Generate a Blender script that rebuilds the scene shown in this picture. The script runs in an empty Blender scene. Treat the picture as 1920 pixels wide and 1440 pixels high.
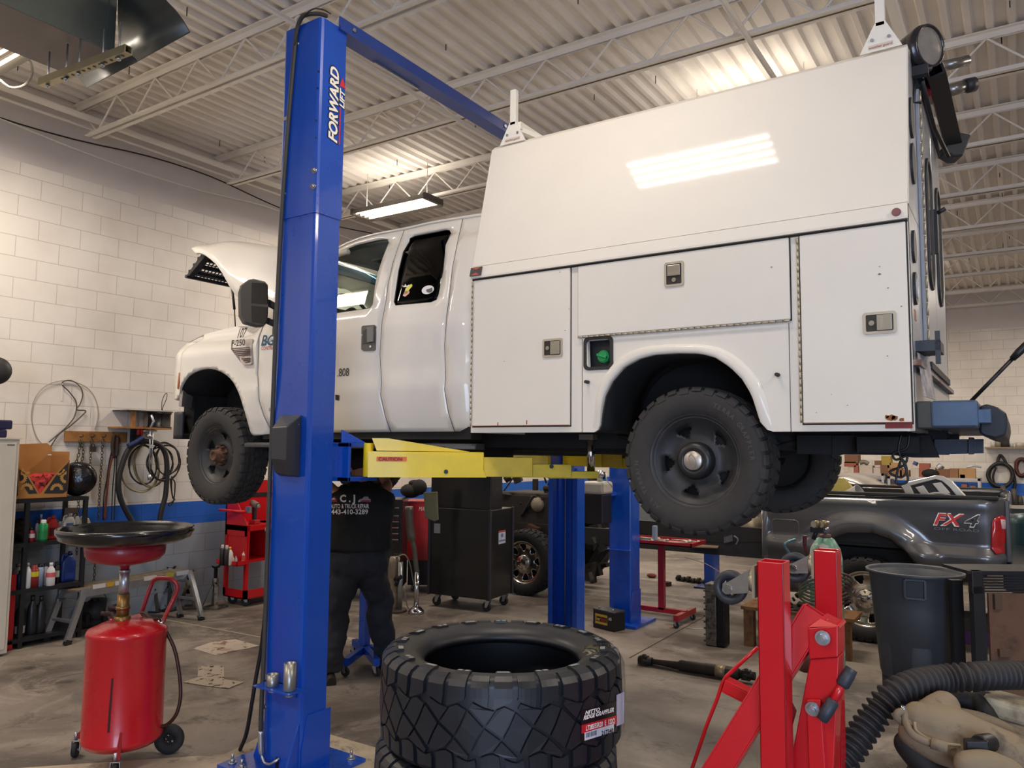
import bpy, bmesh, math, random
from mathutils import Vector as V, Matrix, noise
from mathutils.geometry import delaunay_2d_cdt
R = math.radians; PI = math.pi
rnd = random.Random(7)
C = bpy.context.scene.collection
CAM = V((0, 0, 1.85)); FPX = 1440.0
_a, _p, _r = R(33.4), R(4.74), R(.52)
_f = V((-math.sin(_a)*math.cos(_p), math.cos(_a)*math.cos(_p), math.sin(_p)))
_r0 = V((math.cos(_a), math.sin(_a), 0)); _u0 = _r0.cross(_f)
_rt = _r0*math.cos(_r) + _u0*math.sin(_r); _up = _u0*math.cos(_r) - _r0*math.sin(_r)
def ray(px, py): return _f*FPX + _rt*(px-960) + _up*(720-py)
def PY(px, py, y):
    d = ray(px, py); return CAM + d*((y-CAM.y)/d.y)
def PX(px, py, x):
    d = ray(px, py); return CAM + d*((x-CAM.x)/d.x)
def PZ(px, py, z=0.):
    d = ray(px, py); return CAM + d*((z-CAM.z)/d.z)
def PD(px, py, dist):
    d = ray(px, py); return CAM + d*(dist/FPX)          # depth along the lens axis
def pix(p):
    d = V(p)-CAM; z = d.dot(_f); return (960+FPX*d.dot(_rt)/z, 720-FPX*d.dot(_up)/z, z)
def lin(c): return tuple((x/12.92 if x <= .04045 else ((x+.055)/1.055)**2.4) for x in c)
def hexc(h):
    h = h.lstrip('#'); return lin(tuple(int(h[i:i+2], 16)/255 for i in (0, 2, 4)))
_M = {}
def mat(name, col, rough=.5, metal=0., var=0., vscale=6., bump=0., bscale=60., coat=0., col2=None, thr=None, emit=None, es=0., spec=.5, trans=0., aniso=None):
    if name in _M: return _M[name]
    m = bpy.data.materials.new(name); m.use_nodes = True; nt = m.node_tree; N = nt.nodes; L = nt.links
    b = N['Principled BSDF']; c = hexc(col) if isinstance(col, str) else col
    b.inputs['Base Color'].default_value = (*c, 1); b.inputs['Roughness'].default_value = rough
    b.inputs['Metallic'].default_value = metal; b.inputs['Coat Weight'].default_value = coat; b.inputs['Coat Roughness'].default_value = .06
    b.inputs['Specular IOR Level'].default_value = spec
    if trans: b.inputs['Transmission Weight'].default_value = trans
    if emit:
        b.inputs['Emission Color'].default_value = (*(hexc(emit) if isinstance(emit, str) else emit), 1); b.inputs['Emission Strength'].default_value = es
    if var or col2 or bump:
        tc = N.new('ShaderNodeTexCoord')
    if var or col2:
        nz = N.new('ShaderNodeTexNoise'); nz.inputs['Scale'].default_value = vscale; nz.inputs['Detail'].default_value = 6; nz.inputs['Roughness'].default_value = .65
        L.new(tc.outputs['Object'], nz.inputs['Vector'])
        rp = N.new('ShaderNodeValToRGB'); L.new(nz.outputs['Fac'], rp.inputs['Fac'])
        if col2:
            c2 = hexc(col2) if isinstance(col2, str) else col2
            t = thr or (.5, .62)
            rp.color_ramp.elements[0].position = t[0]; rp.color_ramp.elements[1].position = t[1]
            rp.color_ramp.elements[0].color = (*c, 1); rp.color_ramp.elements[1].color = (*c2, 1)
        else:
            rp.color_ramp.elements[0].position = .3; rp.color_ramp.elements[1].position = .7
            rp.color_ramp.elements[0].color = (*[x*(1-var) for x in c], 1); rp.color_ramp.elements[1].color = (*[min(1, x*(1+var)) for x in c], 1)
        L.new(rp.outputs['Color'], b.inputs['Base Color'])
        if rough > .15:
            mr = N.new('ShaderNodeMapRange'); mr.inputs['To Min'].default_value = rough*.8; mr.inputs['To Max'].default_value = min(1, rough*1.2)
            L.new(nz.outputs['Fac'], mr.inputs['Value']); L.new(mr.outputs['Result'], b.inputs['Roughness'])
    if bump:
        n2 = N.new('ShaderNodeTexNoise'); n2.inputs['Scale'].default_value = bscale; n2.inputs['Detail'].default_value = 4
        L.new(tc.outputs['Object'], n2.inputs['Vector'])
        bp = N.new('ShaderNodeBump'); bp.inputs['Strength'].default_value = bump; bp.inputs['Distance'].default_value = .01
        L.new(n2.outputs['Fac'], bp.inputs['Height']); L.new(bp.outputs['Normal'], b.inputs['Normal'])
    _M[name] = m; return m
class MB:
    def __init__(s): s.v = []; s.f = []; s.sm = []
    def add(s, vs, fs, sm=False):
        n = len(s.v); s.v += [V(p) for p in vs]; s.f += [tuple(i+n for i in f) for f in fs]; s.sm += [sm]*len(fs); return s
    def frame(s, c, size, X=V((1, 0, 0)), Y=V((0, 1, 0)), Z=V((0, 0, 1))):
        c = V(c); x, y, z = [V(a)*(k/2) for a, k in zip((X, Y, Z), size)]
        vs = [c+x*i+y*j+z*k for i in (-1, 1) for j in (-1, 1) for k in (-1, 1)]
        return s.add(vs, [(0, 1, 3, 2), (4, 6, 7, 5), (0, 4, 5, 1), (2, 3, 7, 6), (0, 2, 6, 4), (1, 5, 7, 3)])
    def box(s, c, size, rz=0):
        m = Matrix.Rotation(rz, 3, 'Z'); return s.frame(c, size, m@V((1, 0, 0)), m@V((0, 1, 0)))
    def bx(s, x0, x1, y0, y1, z0, z1): return s.frame(((x0+x1)/2, (y0+y1)/2, (z0+z1)/2), (abs(x1-x0), abs(y1-y0), abs(z1-z0)))
    def beam(s, a, b, w, h, up=V((0, 0, 1))):
        a, b = V(a), V(b); d = b-a; n = d.normalized(); sd = n.cross(V(up))
        if sd.length < 1e-4: sd = n.cross(V((0, 1, 0)))
        sd.normalize(); u = sd.cross(n)
        return s.frame((a+b)/2, (d.length, w, h), n, sd, u)
    def chan(s, a, b, w, h, t, up=V((0, 0, 1)), open_='top'):          # hollow square tube / channel
        a, b = V(a), V(b); d = b-a; n = d.normalized(); sd = n.cross(V(up)); sd.normalize(); u = sd.cross(n)
        for o, ww, hh in ((sd*(w/2-t/2), t, h), (-sd*(w/2-t/2), t, h), (u*(h/2-t/2), w-2*t, t), (-u*(h/2-t/2), w-2*t, t)):
            s.frame((a+b)/2+o, (d.length, ww, hh), n, sd, u)
        return s
    def cyl(s, a, b, r0, r1=None, n=20, cap=True):
        a, b = V(a), V(b); r1 = r0 if r1 is None else r1; d = (b-a).normalized()
        x = d.orthogonal().normalized(); y = d.cross(x); k = len(s.v); vs = []
        for p, r in ((a, r0), (b, r1)):
            vs += [p+(x*math.cos(2*PI*i/n)+y*math.sin(2*PI*i/n))*r for i in range(n)]
        s.add(vs, [(i, (i+1) % n, n+(i+1) % n, n+i) for i in range(n)], True)
        if cap: s.v += []; s.f += [tuple(k+i for i in range(n))[::-1], tuple(k+n+i for i in range(n))]; s.sm += [False]*2
        return s
    def tube(s, pts, r, n=8, cap=True, closed=False):
        pts = [V(p) for p in pts]; m = len(pts); rs = r if isinstance(r, (list, tuple)) else [r]*m; vs = []; x = None
        for i, p in enumerate(pts):
            if closed: t = pts[(i+1) % m]-pts[i-1]
            else: t = pts[min(i+1, m-1)]-pts[max(i-1, 0)]
            t.normalize()
            if x is None: x = t.orthogonal().normalized()
            x = (x-t*x.dot(t)); x = x.normalized() if x.length > 1e-6 else t.orthogonal().normalized()
            y = t.cross(x); vs += [p+(x*math.cos(2*PI*k/n)+y*math.sin(2*PI*k/n))*rs[i] for k in range(n)]
        fs = [(i*n+k, i*n+(k+1) % n, (i+1) % m*n+(k+1) % n, (i+1) % m*n+k) for i in range(m if closed else m-1) for k in range(n)]
        b = len(s.v); s.add(vs, fs, True)
        if cap and not closed: s.f += [tuple(b+k for k in range(n))[::-1], tuple(b+(m-1)*n+k for k in range(n))]; s.sm += [False]*2
        return s
    def lathe(s, prof, o=(0, 0, 0), ax=(0, 0, 1), n=32, closed=False, sm=True, a0=0, a1=2*PI, sx=1., x=None):
        o = V(o); ax = V(ax).normalized(); x = V(x) if x is not None else (V((1, 0, 0)) if abs(ax.x) < .9 else V((0, 1, 0))); x = (x-ax*x.dot(ax)).normalized(); y = ax.cross(x)
        full = abs(a1-a0-2*PI) < 1e-6; k = n if full else n+1; m = len(prof); vs = []
        for i in range(k):
            t = a0+(a1-a0)*i/n; d = x*math.cos(t)+y*math.sin(t)*sx; vs += [o+d*r+ax*h for r, h in prof]
        fs = []
        for i in range(n):
            j = (i+1) % k
            for q in range(m if closed else m-1):
                q2 = (q+1) % m; fs.append((i*m+q, j*m+q, j*m+q2, i*m+q2))
        return s.add(vs, fs, sm)
    def prism(s, pts, ext):
        pts = [V(p) for p in pts]; n = len(pts); e = V(ext)
        return s.add(pts+[p+e for p in pts], [tuple(range(n))[::-1], tuple(range(n, 2*n))]+[(i, (i+1) % n, n+(i+1) % n, n+i) for i in range(n)])
    def quad(s, *p): return s.add(p, [tuple(range(len(p)))])
    def grid(s, rows, sm=True, cu=False, cv=False):
        m = len(rows); n = len(rows[0]); vs = [p for r in rows for p in r]
        return s.add(vs, [(i*n+j, i*n+(j+1) % n, (i+1) % m*n+(j+1) % n, (i+1) % m*n+j) for i in range(m if cu else m-1) for j in range(n if cv else n-1)], sm)
    def ball(s, c, r, n=12, sc=(1, 1, 1)):
        c = V(c); rows = []
        for i in range(n//2+1):
            t = PI*i/(n//2); rows.append([c+V((r*sc[0]*math.sin(t)*math.cos(2*PI*k/n), r*sc[1]*math.sin(t)*math.sin(2*PI*k/n), r*sc[2]*math.cos(t))) for k in range(n)])
        return s.grid(rows, True, False, True)
    def xf(s, M): s.v = [M@p for p in s.v]; return s
    def join(s, o): return s.add(o.v, []) if not o.f else s._j(o)
    def _j(s, o):
        n = len(s.v); s.v += o.v; s.f += [tuple(i+n for i in f) for f in o.f]; s.sm += o.sm; return s
def curve(pts, k=6, closed=False):                       # Catmull-Rom
    pts = [V(p) for p in pts]; n = len(pts); out = []
    for i in range(n if closed else n-1):
        p0 = pts[i-1] if (i or closed) else pts[0]; p1 = pts[i]; p2 = pts[(i+1) % n]; p3 = pts[(i+2) % n] if (closed or i+2 < n) else pts[-1]
        for j in range(k):
            t = j/k; out.append(.5*((2*p1)+(p2-p0)*t+(2*p0-5*p1+4*p2-p3)*t*t+(3*p1-p0-3*p2+p3)*t**3))
    if not closed: out.append(pts[-1])
    return out
MATS = {}
def T(name, label, cat, loc=(0, 0, 0), rz=0, group=None, kind=None):
    o = bpy.data.objects.new(name, None); C.objects.link(o); o.empty_display_size = .1
    o.location = loc; o.rotation_euler = (0, 0, rz); o['label'] = label; o['category'] = cat
    if group: o['group'] = group
    if kind: o['kind'] = kind
    MATS[o.name] = Matrix.Translation(V(loc))@Matrix.Rotation(rz, 4, 'Z'); return o
def base(o):
    while o.parent: o = o.parent
    return MATS.get(o.name, Matrix.Identity(4))
def obj(name, mb, mat_, parent=None, world=True, bev=0, seg=2, label=None, sub=0, solid=0, soff=-1, smooth=None):
    me = bpy.data.meshes.new(name)
    M = base(parent).inverted() if (parent is not None and world) else None
    vs = [M@p for p in mb.v] if M is not None else mb.v
    me.from_pydata([tuple(p) for p in vs], [], mb.f)
    bm = bmesh.new(); bm.from_mesh(me)
    for f, sm in zip(bm.faces, mb.sm): f.smooth = sm if smooth is None else smooth
    bmesh.ops.recalc_face_normals(bm, faces=bm.faces); bm.to_mesh(me); bm.free()
    for m in (mat_ if isinstance(mat_, (list, tuple)) else [mat_]): me.materials.append(m)
    o = bpy.data.objects.new(name, me); C.objects.link(o)
    if parent is not None: o.parent = parent
    if solid:
        md = o.modifiers.new('s', 'SOLIDIFY'); md.thickness = solid; md.offset = soff
    if bev:
        md = o.modifiers.new('b', 'BEVEL'); md.width = bev; md.segments = seg; md.limit_method = 'ANGLE'; md.angle_limit = R(40); md.harden_normals = False
    if sub:
        md = o.modifiers.new('u', 'SUBSURF'); md.levels = sub; md.render_levels = sub
    if label: o['label'] = label
    return o
def solo(name, mb, m, label, cat, group=None, loc=None, **k):  # one-mesh thing
    c = V(loc) if loc is not None else V((sum(p.x for p in mb.v)/len(mb.v), sum(p.y for p in mb.v)/len(mb.v), min(p.z for p in mb.v)))
    mb.v = [p-c for p in mb.v]; o = obj(name, mb, m, **k); o.location = c; MATS[o.name] = Matrix.Translation(c)
    o['label'] = label; o['category'] = cat
    if group: o['group'] = group
    return o
def struct(name, mb, m, parent=None, **k):
    o = obj(name, mb, m, parent, **k)
    if parent is None: o['kind'] = 'structure'
    return o
def text(name, s, o, X, Y, size, m, parent, ext=.0012, shear=0, bold=0, al='LEFT', fit=None, sp=1.):
    cu = bpy.data.curves.new(name, 'FONT'); cu.body = s; cu.size = 1; cu.extrude = 0; cu.shear = shear; cu.offset = bold; cu.align_x = al; cu.space_character = sp
    cu.resolution_u = 3
    tmp = bpy.data.objects.new(name, cu); me = tmp.to_mesh(); vs = [v.co.copy() for v in me.vertices]; fs = [tuple(p.vertices) for p in me.polygons]; tmp.to_mesh_clear()
    bpy.data.objects.remove(tmp); bpy.data.curves.remove(cu)
    X, Y = V(X).normalized(), V(Y).normalized(); Z = X.cross(Y)
    sx = sy = size
    if fit:
        w = max(v.x for v in vs)-min(v.x for v in vs); mn = min(v.x for v in vs); sx = fit/w
        for v in vs: v.x -= mn
    mb = MB(); o = V(o); mb.add([o+X*v.x*sx+Y*v.y*sy+Z*ext for v in vs], fs)
    ob = obj(name, mb, m, parent) ; return ob
def dup(root, loc=None, rz=None, label=None, group=None, kind=None):
    def cp(o, par):
        c = o.copy(); C.objects.link(c); c.parent = par
        for ch in o.children: cp(ch, c)
        return c
    kids = list(root.children); r = root.copy(); C.objects.link(r)
    for ch in kids: cp(ch, r)
    if loc is not None: r.location = loc
    if rz is not None: r.rotation_euler = (0, 0, rz)
    if label: r['label'] = label
    if group: r['group'] = group
    MATS[r.name] = Matrix.Translation(r.location)@r.rotation_euler.to_matrix().to_4x4(); return r
def pip(x, y, poly):
    c = False; j = len(poly)-1
    for i in range(len(poly)):
        xi, yi = poly[i]; xj, yj = poly[j]
        if (yi > y) != (yj > y) and x < (xj-xi)*(y-yi)/(yj-yi)+xi: c = not c
        j = i
    return c
def sheet(outer, holes, fn, step=.08, th=.012, d=(0, 1, 0)):
    """a panel cut to an outline (with holes) in (a, b) and laid on the surface fn(a, b), th thick along d"""
    pts = []; edges = []
    for loop in [outer]+holes:
        k = len(pts); pts += [V((p[0], p[1])) for p in loop]; edges += [(k+i, k+(i+1) % len(loop)) for i in range(len(loop))]
    nb = len(pts)
    x0, x1 = min(p[0] for p in outer), max(p[0] for p in outer); y0, y1 = min(p[1] for p in outer), max(p[1] for p in outer)
    y = y0+step*.5
    allb = [outer]+holes
    def near(a, b):
        for lp in allb:
            for i in range(len(lp)):
                p = V(lp[i][:2]); q = V(lp[(i+1) % len(lp)][:2]); e = q-p; t = max(0, min(1, (V((a, b))-p).dot(e)/max(e.length_squared, 1e-12)))
                if (p+e*t-V((a, b))).length < step*.3: return True
        return False
    while y < y1:
        x = x0+step*.5
        while x < x1:
            if pip(x, y, outer) and not any(pip(x, y, h) for h in holes) and not near(x, y): pts.append(V((x, y)))
            x += step
        y += step
    r = delaunay_2d_cdt(pts, edges, [], 0, 1e-5); vs, fs = r[0], r[2]; mb = MB(); keep = []
    for f in fs:
        c = sum((vs[i] for i in f), V((0, 0)))/len(f)
        if pip(c.x, c.y, outer) and not any(pip(c.x, c.y, h) for h in holes): keep.append(f)
    P = [V(fn(p.x, p.y)) for p in vs]; d = V(d)*th; n = len(P)
    cnt = {}
    for f in keep:
        for i in range(len(f)):
            e = (f[i], f[(i+1) % len(f)]); cnt[tuple(sorted(e))] = cnt.get(tuple(sorted(e)), [])+[e]
    mb.add(P+[p+d for p in P], [tuple(f) for f in keep]+[tuple(i+n for i in f)[::-1] for f in keep], True)
    side = [(e[0][1], e[0][0], e[0][0]+n, e[0][1]+n) for e in cnt.values() if len(e) == 1]
    mb.add([], []); mb.f += [tuple(f) for f in side]; mb.sm += [False]*len(side)
    return mb
def rrect(x0, x1, y0, y1, r, n=4):
    o = []
    for cx, cy, a in ((x1-r, y1-r, 0), (x0+r, y1-r, 90), (x0+r, y0+r, 180), (x1-r, y0+r, 270)):
        o += [(cx+r*math.cos(R(a+90*i/n)), cy+r*math.sin(R(a+90*i/n))) for i in range(n+1)]
    return o
WX, BY, RX, FY, DZ = -8.07, 19.5, 9.0, -5.0, 5.36
def wall_mat():
    m = bpy.data.materials.new('painted_block'); m.use_nodes = True; nt = m.node_tree; N = nt.nodes; L = nt.links; b = N['Principled BSDF']
    tc = N.new('ShaderNodeTexCoord'); sp = N.new('ShaderNodeSeparateXYZ'); L.new(tc.outputs['Object'], sp.inputs[0])
    ge = N.new('ShaderNodeNewGeometry'); sn = N.new('ShaderNodeSeparateXYZ'); L.new(ge.outputs['Normal'], sn.inputs[0])
    ab = N.new('ShaderNodeMath'); ab.operation = 'ABSOLUTE'; L.new(sn.outputs['X'], ab.inputs[0])
    mx = N.new('ShaderNodeMix'); mx.data_type = 'FLOAT'; L.new(ab.outputs[0], mx.inputs[0]); L.new(sp.outputs['X'], mx.inputs[2]); L.new(sp.outputs['Y'], mx.inputs[3])
    cb = N.new('ShaderNodeCombineXYZ'); L.new(mx.outputs[0], cb.inputs[0]); L.new(sp.outputs['Z'], cb.inputs[1])
    br = N.new('ShaderNodeTexBrick'); br.offset = .5; br.inputs['Scale'].default_value = 1; br.inputs['Brick Width'].default_value = .4064; br.inputs['Row Height'].default_value = .2032
    br.inputs['Mortar Size'].default_value = .0035; br.inputs['Mortar Smooth'].default_value = .2; br.inputs['Bias'].default_value = 0
    br.inputs['Color1'].default_value = (1, 1, 1, 1); br.inputs['Color2'].default_value = (.97, .97, .97, 1); br.inputs['Mortar'].default_value = (.70, .67, .63, 1)
    L.new(cb.outputs[0], br.inputs['Vector'])
    nz = N.new('ShaderNodeTexNoise'); nz.inputs['Scale'].default_value = 1.3; nz.inputs['Detail'].default_value = 8; L.new(tc.outputs['Object'], nz.inputs['Vector'])
    wr = N.new('ShaderNodeValToRGB'); L.new(nz.outputs['Fac'], wr.inputs['Fac']); e = wr.color_ramp.elements
    e[0].position = .3; e[0].color = (*hexc('#d8d0c6'), 1); e[1].position = .6; e[1].color = (*hexc('#ebe5dc'), 1)
    zr = N.new('ShaderNodeMapRange'); zr.inputs['From Min'].default_value = 0; zr.inputs['From Max'].default_value = 2.4; L.new(sp.outputs['Z'], zr.inputs['Value'])
    ban = N.new('ShaderNodeValToRGB'); ban.color_ramp.interpolation = 'CONSTANT'; L.new(zr.outputs[0], ban.inputs['Fac']); e = ban.color_ramp.elements
    e[0].position = 0; e[0].color = (*hexc('#8e969e'), 1); e[1].position = .93/2.4; e[1].color = (*hexc('#1a5fbe'), 1)
    n = e.new(1.195/2.4); n.color = (1, 1, 1, 1)
    gt = N.new('ShaderNodeMath'); gt.operation = 'GREATER_THAN'; gt.inputs[1].default_value = 1.195; L.new(sp.outputs['Z'], gt.inputs[0])
    m1 = N.new('ShaderNodeMix'); m1.data_type = 'RGBA'; L.new(gt.outputs[0], m1.inputs[0]); L.new(ban.outputs[0], m1.inputs[6]); L.new(wr.outputs[0], m1.inputs[7])
    m2 = N.new('ShaderNodeMix'); m2.data_type = 'RGBA'; m2.blend_type = 'MULTIPLY'; m2.inputs[0].default_value = 1; L.new(m1.outputs[2], m2.inputs[6]); L.new(br.outputs['Color'], m2.inputs[7])
    L.new(m2.outputs[2], b.inputs['Base Color']); b.inputs['Roughness'].default_value = .62
    n2 = N.new('ShaderNodeTexNoise'); n2.inputs['Scale'].default_value = 60; L.new(tc.outputs['Object'], n2.inputs['Vector'])
    ad = N.new('ShaderNodeMath'); ad.operation = 'MULTIPLY_ADD'; ad.inputs[1].default_value = .12; L.new(n2.outputs['Fac'], ad.inputs[0])
    iv = N.new('ShaderNodeMath'); iv.operation = 'SUBTRACT'; iv.inputs[0].default_value = 1; L.new(br.outputs['Fac'], iv.inputs[1]); L.new(iv.outputs[0], ad.inputs[2])
    bp = N.new('ShaderNodeBump'); bp.inputs['Strength'].default_value = .5; bp.inputs['Distance'].default_value = .006; L.new(ad.outputs[0], bp.inputs['Height']); L.new(bp.outputs[0], b.inputs['Normal'])
    return m
def floor_mat(name, base_, dark, light, sc=1.):
    m = bpy.data.materials.new(name); m.use_nodes = True; nt = m.node_tree; N = nt.nodes; L = nt.links; b = N['Principled BSDF']
    tc = N.new('ShaderNodeTexCoord')
    def nz(s, d=8, r=.6, dist=0):
        n = N.new('ShaderNodeTexNoise'); n.inputs['Scale'].default_value = s; n.inputs['Detail'].default_value = d; n.inputs['Roughness'].default_value = r; n.inputs['Distortion'].default_value = dist
        L.new(tc.outputs['Object'], n.inputs['Vector']); return n
    def ramp(src, a, ca, b_, cb):
        r = N.new('ShaderNodeValToRGB'); L.new(src, r.inputs['Fac']); e = r.color_ramp.elements; e[0].position = a; e[0].color = (*ca, 1); e[1].position = b_; e[1].color = (*cb, 1); return r
    def mix(f, a, b_, k=None, mode='MIX'):
        x = N.new('ShaderNodeMix'); x.data_type = 'RGBA'; x.blend_type = mode
        if k is not None: x.inputs[0].default_value = k
        else: L.new(f, x.inputs[0])
        L.new(a, x.inputs[6]); L.new(b_, x.inputs[7]); return x
    big = ramp(nz(.55*sc, 10, .62, .6).outputs['Fac'], .42, hexc(dark), .60, hexc(base_))
    li = ramp(nz(1.7*sc, 12, .7, 1.2).outputs['Fac'], .5, (0, 0, 0), .72, (1, 1, 1))
    lc = N.new('ShaderNodeRGB'); lc.outputs[0].default_value = (*hexc(light), 1)
    a = mix(li.outputs[0], big.outputs[0], lc.outputs[0])
    st = ramp(nz(3.1*sc, 12, .75, .5).outputs['Fac'], .55, (0, 0, 0), .66, (.75, .75, .75))
    dc = N.new('ShaderNodeRGB'); dc.outputs[0].default_value = (*hexc('#3b3530'), 1)
    a2 = mix(st.outputs[0], a.outputs[2], dc.outputs[0])
    sp = ramp(nz(42, 3, .5).outputs['Fac'], .68, (0, 0, 0), .74, (.6, .6, .6))
    wc = N.new('ShaderNodeRGB'); wc.outputs[0].default_value = (*hexc('#a39b90'), 1)
    a3 = mix(sp.outputs[0], a2.outputs[2], wc.outputs[0])
    L.new(a3.outputs[2], b.inputs['Base Color'])
    rr = N.new('ShaderNodeMapRange'); rr.inputs['To Min'].default_value = .32; rr.inputs['To Max'].default_value = .75; L.new(st.outputs[0], rr.inputs[0]); L.new(nz(2.2).outputs['Fac'], rr.inputs[0]); L.new(rr.outputs[0], b.inputs['Roughness'])
    bp = N.new('ShaderNodeBump'); bp.inputs['Strength'].default_value = .25; bp.inputs['Distance'].default_value = .004; L.new(nz(35, 6).outputs['Fac'], bp.inputs['Height']); L.new(bp.outputs[0], b.inputs['Normal'])
    return m
M_wall = wall_mat()
M_floor = floor_mat('stained_concrete', '#8a8076', '#5b534c', '#9e9489')
M_pad = floor_mat('newer_concrete', '#bcae99', '#a3957f', '#cabda8', 1.5)
M_steelw = mat('ceiling_paint', '#e6e0d6', .6, var=.06, vscale=2)
M_deck = mat('deck_paint', '#e2dcd3', .65, var=.08, vscale=1.2)
M_upper = mat('upper_wall_paint', '#d6cfc9', .7, var=.05, vscale=2)
M_black = mat('black_plastic', '#17171a', .45, var=.2); M_rub = mat('rubber', '#232324', .75, var=.25, vscale=12, bump=.1)
M_chrome = mat('chrome', '#d8d8dc', .12, 1); M_zinc = mat('zinc', '#b9bcc2', .35, .9, var=.15, vscale=20)
M_white = mat('white_enamel', '#e4e1da', .35)
mb = MB().bx(WX-.3, RX+.3, FY-.3, BY+.3, -.2, 0); struct('floor', mb, M_floor)
mb = MB().bx(WX-.2, WX, FY-.2, BY+.2, 0, 4.60); struct('wall_left', mb, M_wall)
mb = MB().bx(WX-.2, WX-.03, FY-.2, BY+.2, 4.60, DZ+.06); struct('wall_left_upper', mb, M_upper)
mb = MB().bx(WX-.2, RX+.2, BY, BY+.2, 0, 4.52); struct('wall_back', mb, M_wall)
mb = MB().bx(WX-.2, RX+.2, BY+.03, BY+.2, 4.52, DZ+.06); struct('wall_back_upper', mb, M_upper)
mb = MB().bx(RX, RX+.2, FY-.2, BY+.2, 0, DZ+.06); struct('wall_right', mb, M_wall)
mb = MB()
DX0, DX1, DH = 1.2, 5.4, 3.9
mb.bx(WX-.2, DX0, FY-.2, FY, 0, DZ+.06); mb.bx(DX1, RX+.2, FY-.2, FY, 0, DZ+.06); mb.bx(DX0, DX1, FY-.2, FY, DH, DZ+.06)
struct('wall_front', mb, M_wall)
mb = MB(); ribs = []; x = WX-.25; pitch = .1524
while x < RX+.3:                                         # corrugated roof deck, flutes run away from the camera
    ribs += [(x, DZ), (x+.042, DZ), (x+.058, DZ+.04), (x+.136, DZ+.04)]; x += pitch
ribs += [(x, DZ)]
mb.grid([[V((a, y, z)) for a, z in ribs] for y in (FY-.25, BY+.25)], sm=False); 
struct('ceiling', mb, M_deck, solid=.02, soff=1)
pp = [PZ(400, 1400), PZ(487, 1377), PZ(604, 1375), PZ(703, 1402)]
mb = MB().prism([V((-4.05, 3.05, 0)), V((-4.12, 3.42, 0)), V((-3.85, 3.63, 0)), V((-3.2, 3.64, 0)), V((-2.6, 3.3, 0)), V((-2.6, 2.2, 0)), V((-4.9, 2.2, 0))][::-1], (0, 0, .003)); struct('trim_1', mb, M_pad)
M_joint = mat('floor_joint', '#3a342f', .9)
for k, (a, b) in enumerate((((1180, 1234), (1345, 1143)), ((1345, 1143), (1440, 1086)))):
    p, q = PZ(*a), PZ(*b); struct('trim_%d' % (k+2), MB().beam(p+V((0, 0, .001)), q+V((0, 0, .001)), .012, .002), M_joint)
p, q = PZ(300, 1160), PZ(490, 1195); struct('trim_4', MB().beam(p+V((0, 0, .001)), q+V((0, 0, .001)), .02, .002), mat('joint_light', '#978c7e', .9))
def joist(y):
    t = T('bar_joist', 'painted open-web steel bar joist spanning under the corrugated roof deck', 'joist', ((WX+RX)/2, y, 4.98), group='bar joists under the roof deck')
    m = MB()
    for s in (-1, 1): m.bx(WX-.02, RX, y+s*.012, y+s*.062, DZ-.012, DZ-.004); m.bx(WX-.02, RX, y+s*.012, y+s*.019, DZ-.062, DZ-.004)
    obj('top_chord', m, M_steelw, t)
    m = MB()
    for s in (-1, 1): m.bx(WX+.25, RX-.3, y+s*.012, y+s*.058, 4.975, 4.983); m.bx(WX+.25, RX-.3, y+s*.012, y+s*.019, 4.975, 5.025)
    obj('bottom_chord', m, M_steelw, t)
    m = MB(); x = WX+.05; up = True; pts = []
    while x < RX: pts.append(V((x, y, DZ-.05 if up else 5.0))); x += .33; up = not up
    for a, b in zip(pts, pts[1:]): m.cyl(a, b, .010, n=6, cap=False)
    obj('web', m, M_steelw, t); return t
jt = joist(3.98); JY = [3.98+1.68*k for k in range(-5, 10)]
for k, y in enumerate(JY):
    if abs(y-3.98) > .01: dup(jt, (jt.location.x, y, 4.98))
def pipe(name, label, cat, pts, r, m, group=None, n=8, k=6): return solo(name, MB().tube(curve(pts, k) if k > 1 else pts, r, n), m, label, cat, group)
for x, lab in ((-4.35, 'thin bridging angle crossing joists above the blue post'), (-1.6, 'thin bridging angle crossing joists above the white box truck'), (1.1, 'thin bridging angle crossing the joists beyond the work lamp')):
    m = MB(); m.bx(x-.018, x+.018, FY, BY, 4.965, 4.971); m.bx(x-.018, x-.013, FY, BY, 4.945, 4.971)
    solo('bridging_angle', m, M_steelw, lab, 'ceiling brace', 'bridging angles')
pipe('conduit', 'fat pale pipe running along the top of the left wall under the joists', 'pipe', [(-7.75, y, 5.14) for y in (-4.9, 4, 12, 19.4)], .035, M_steelw, k=1)
pipe('conduit', 'thin pale pipe just below the fat pipe on the left wall', 'pipe', [(-7.86, y, 5.08) for y in (-4.9, 4, 12, 19.4)], .014, M_steelw, k=1)
pipe('wall_cable', 'black cable sagging along the top of the left wall', 'cable', [(-7.98, y, 5.0-.07*math.sin((y+5)*1.7)) for y in [-4.9+.8*i for i in range(31)]], .008, M_black, k=3)
pipe('wall_cable', 'white cable sagging below the black one along the left wall', 'cable', [(-7.98, y, 4.93-.09*abs(math.sin((y+.3)*.93))) for y in [-4.9+.8*i for i in range(31)]], .009, M_white, k=3)
pipe('loose_cable', 'loop of pale flexible cable hanging beside the heater', 'cable', [PX(x_, y_, -6.6) for x_, y_ in ((0, 150), (20, 164), (45, 160), (60, 140), (58, 118), (50, 110))], .010, mat('cable_grey', '#8f8a82', .6))
m = MB().cyl((0, 0, 0), (0, 0, -.055), .0045, n=6); m.cyl((0, 0, 0), (0, 0, .02), .0045, n=6)
s0 = None; r2 = random.Random(3)
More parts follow.
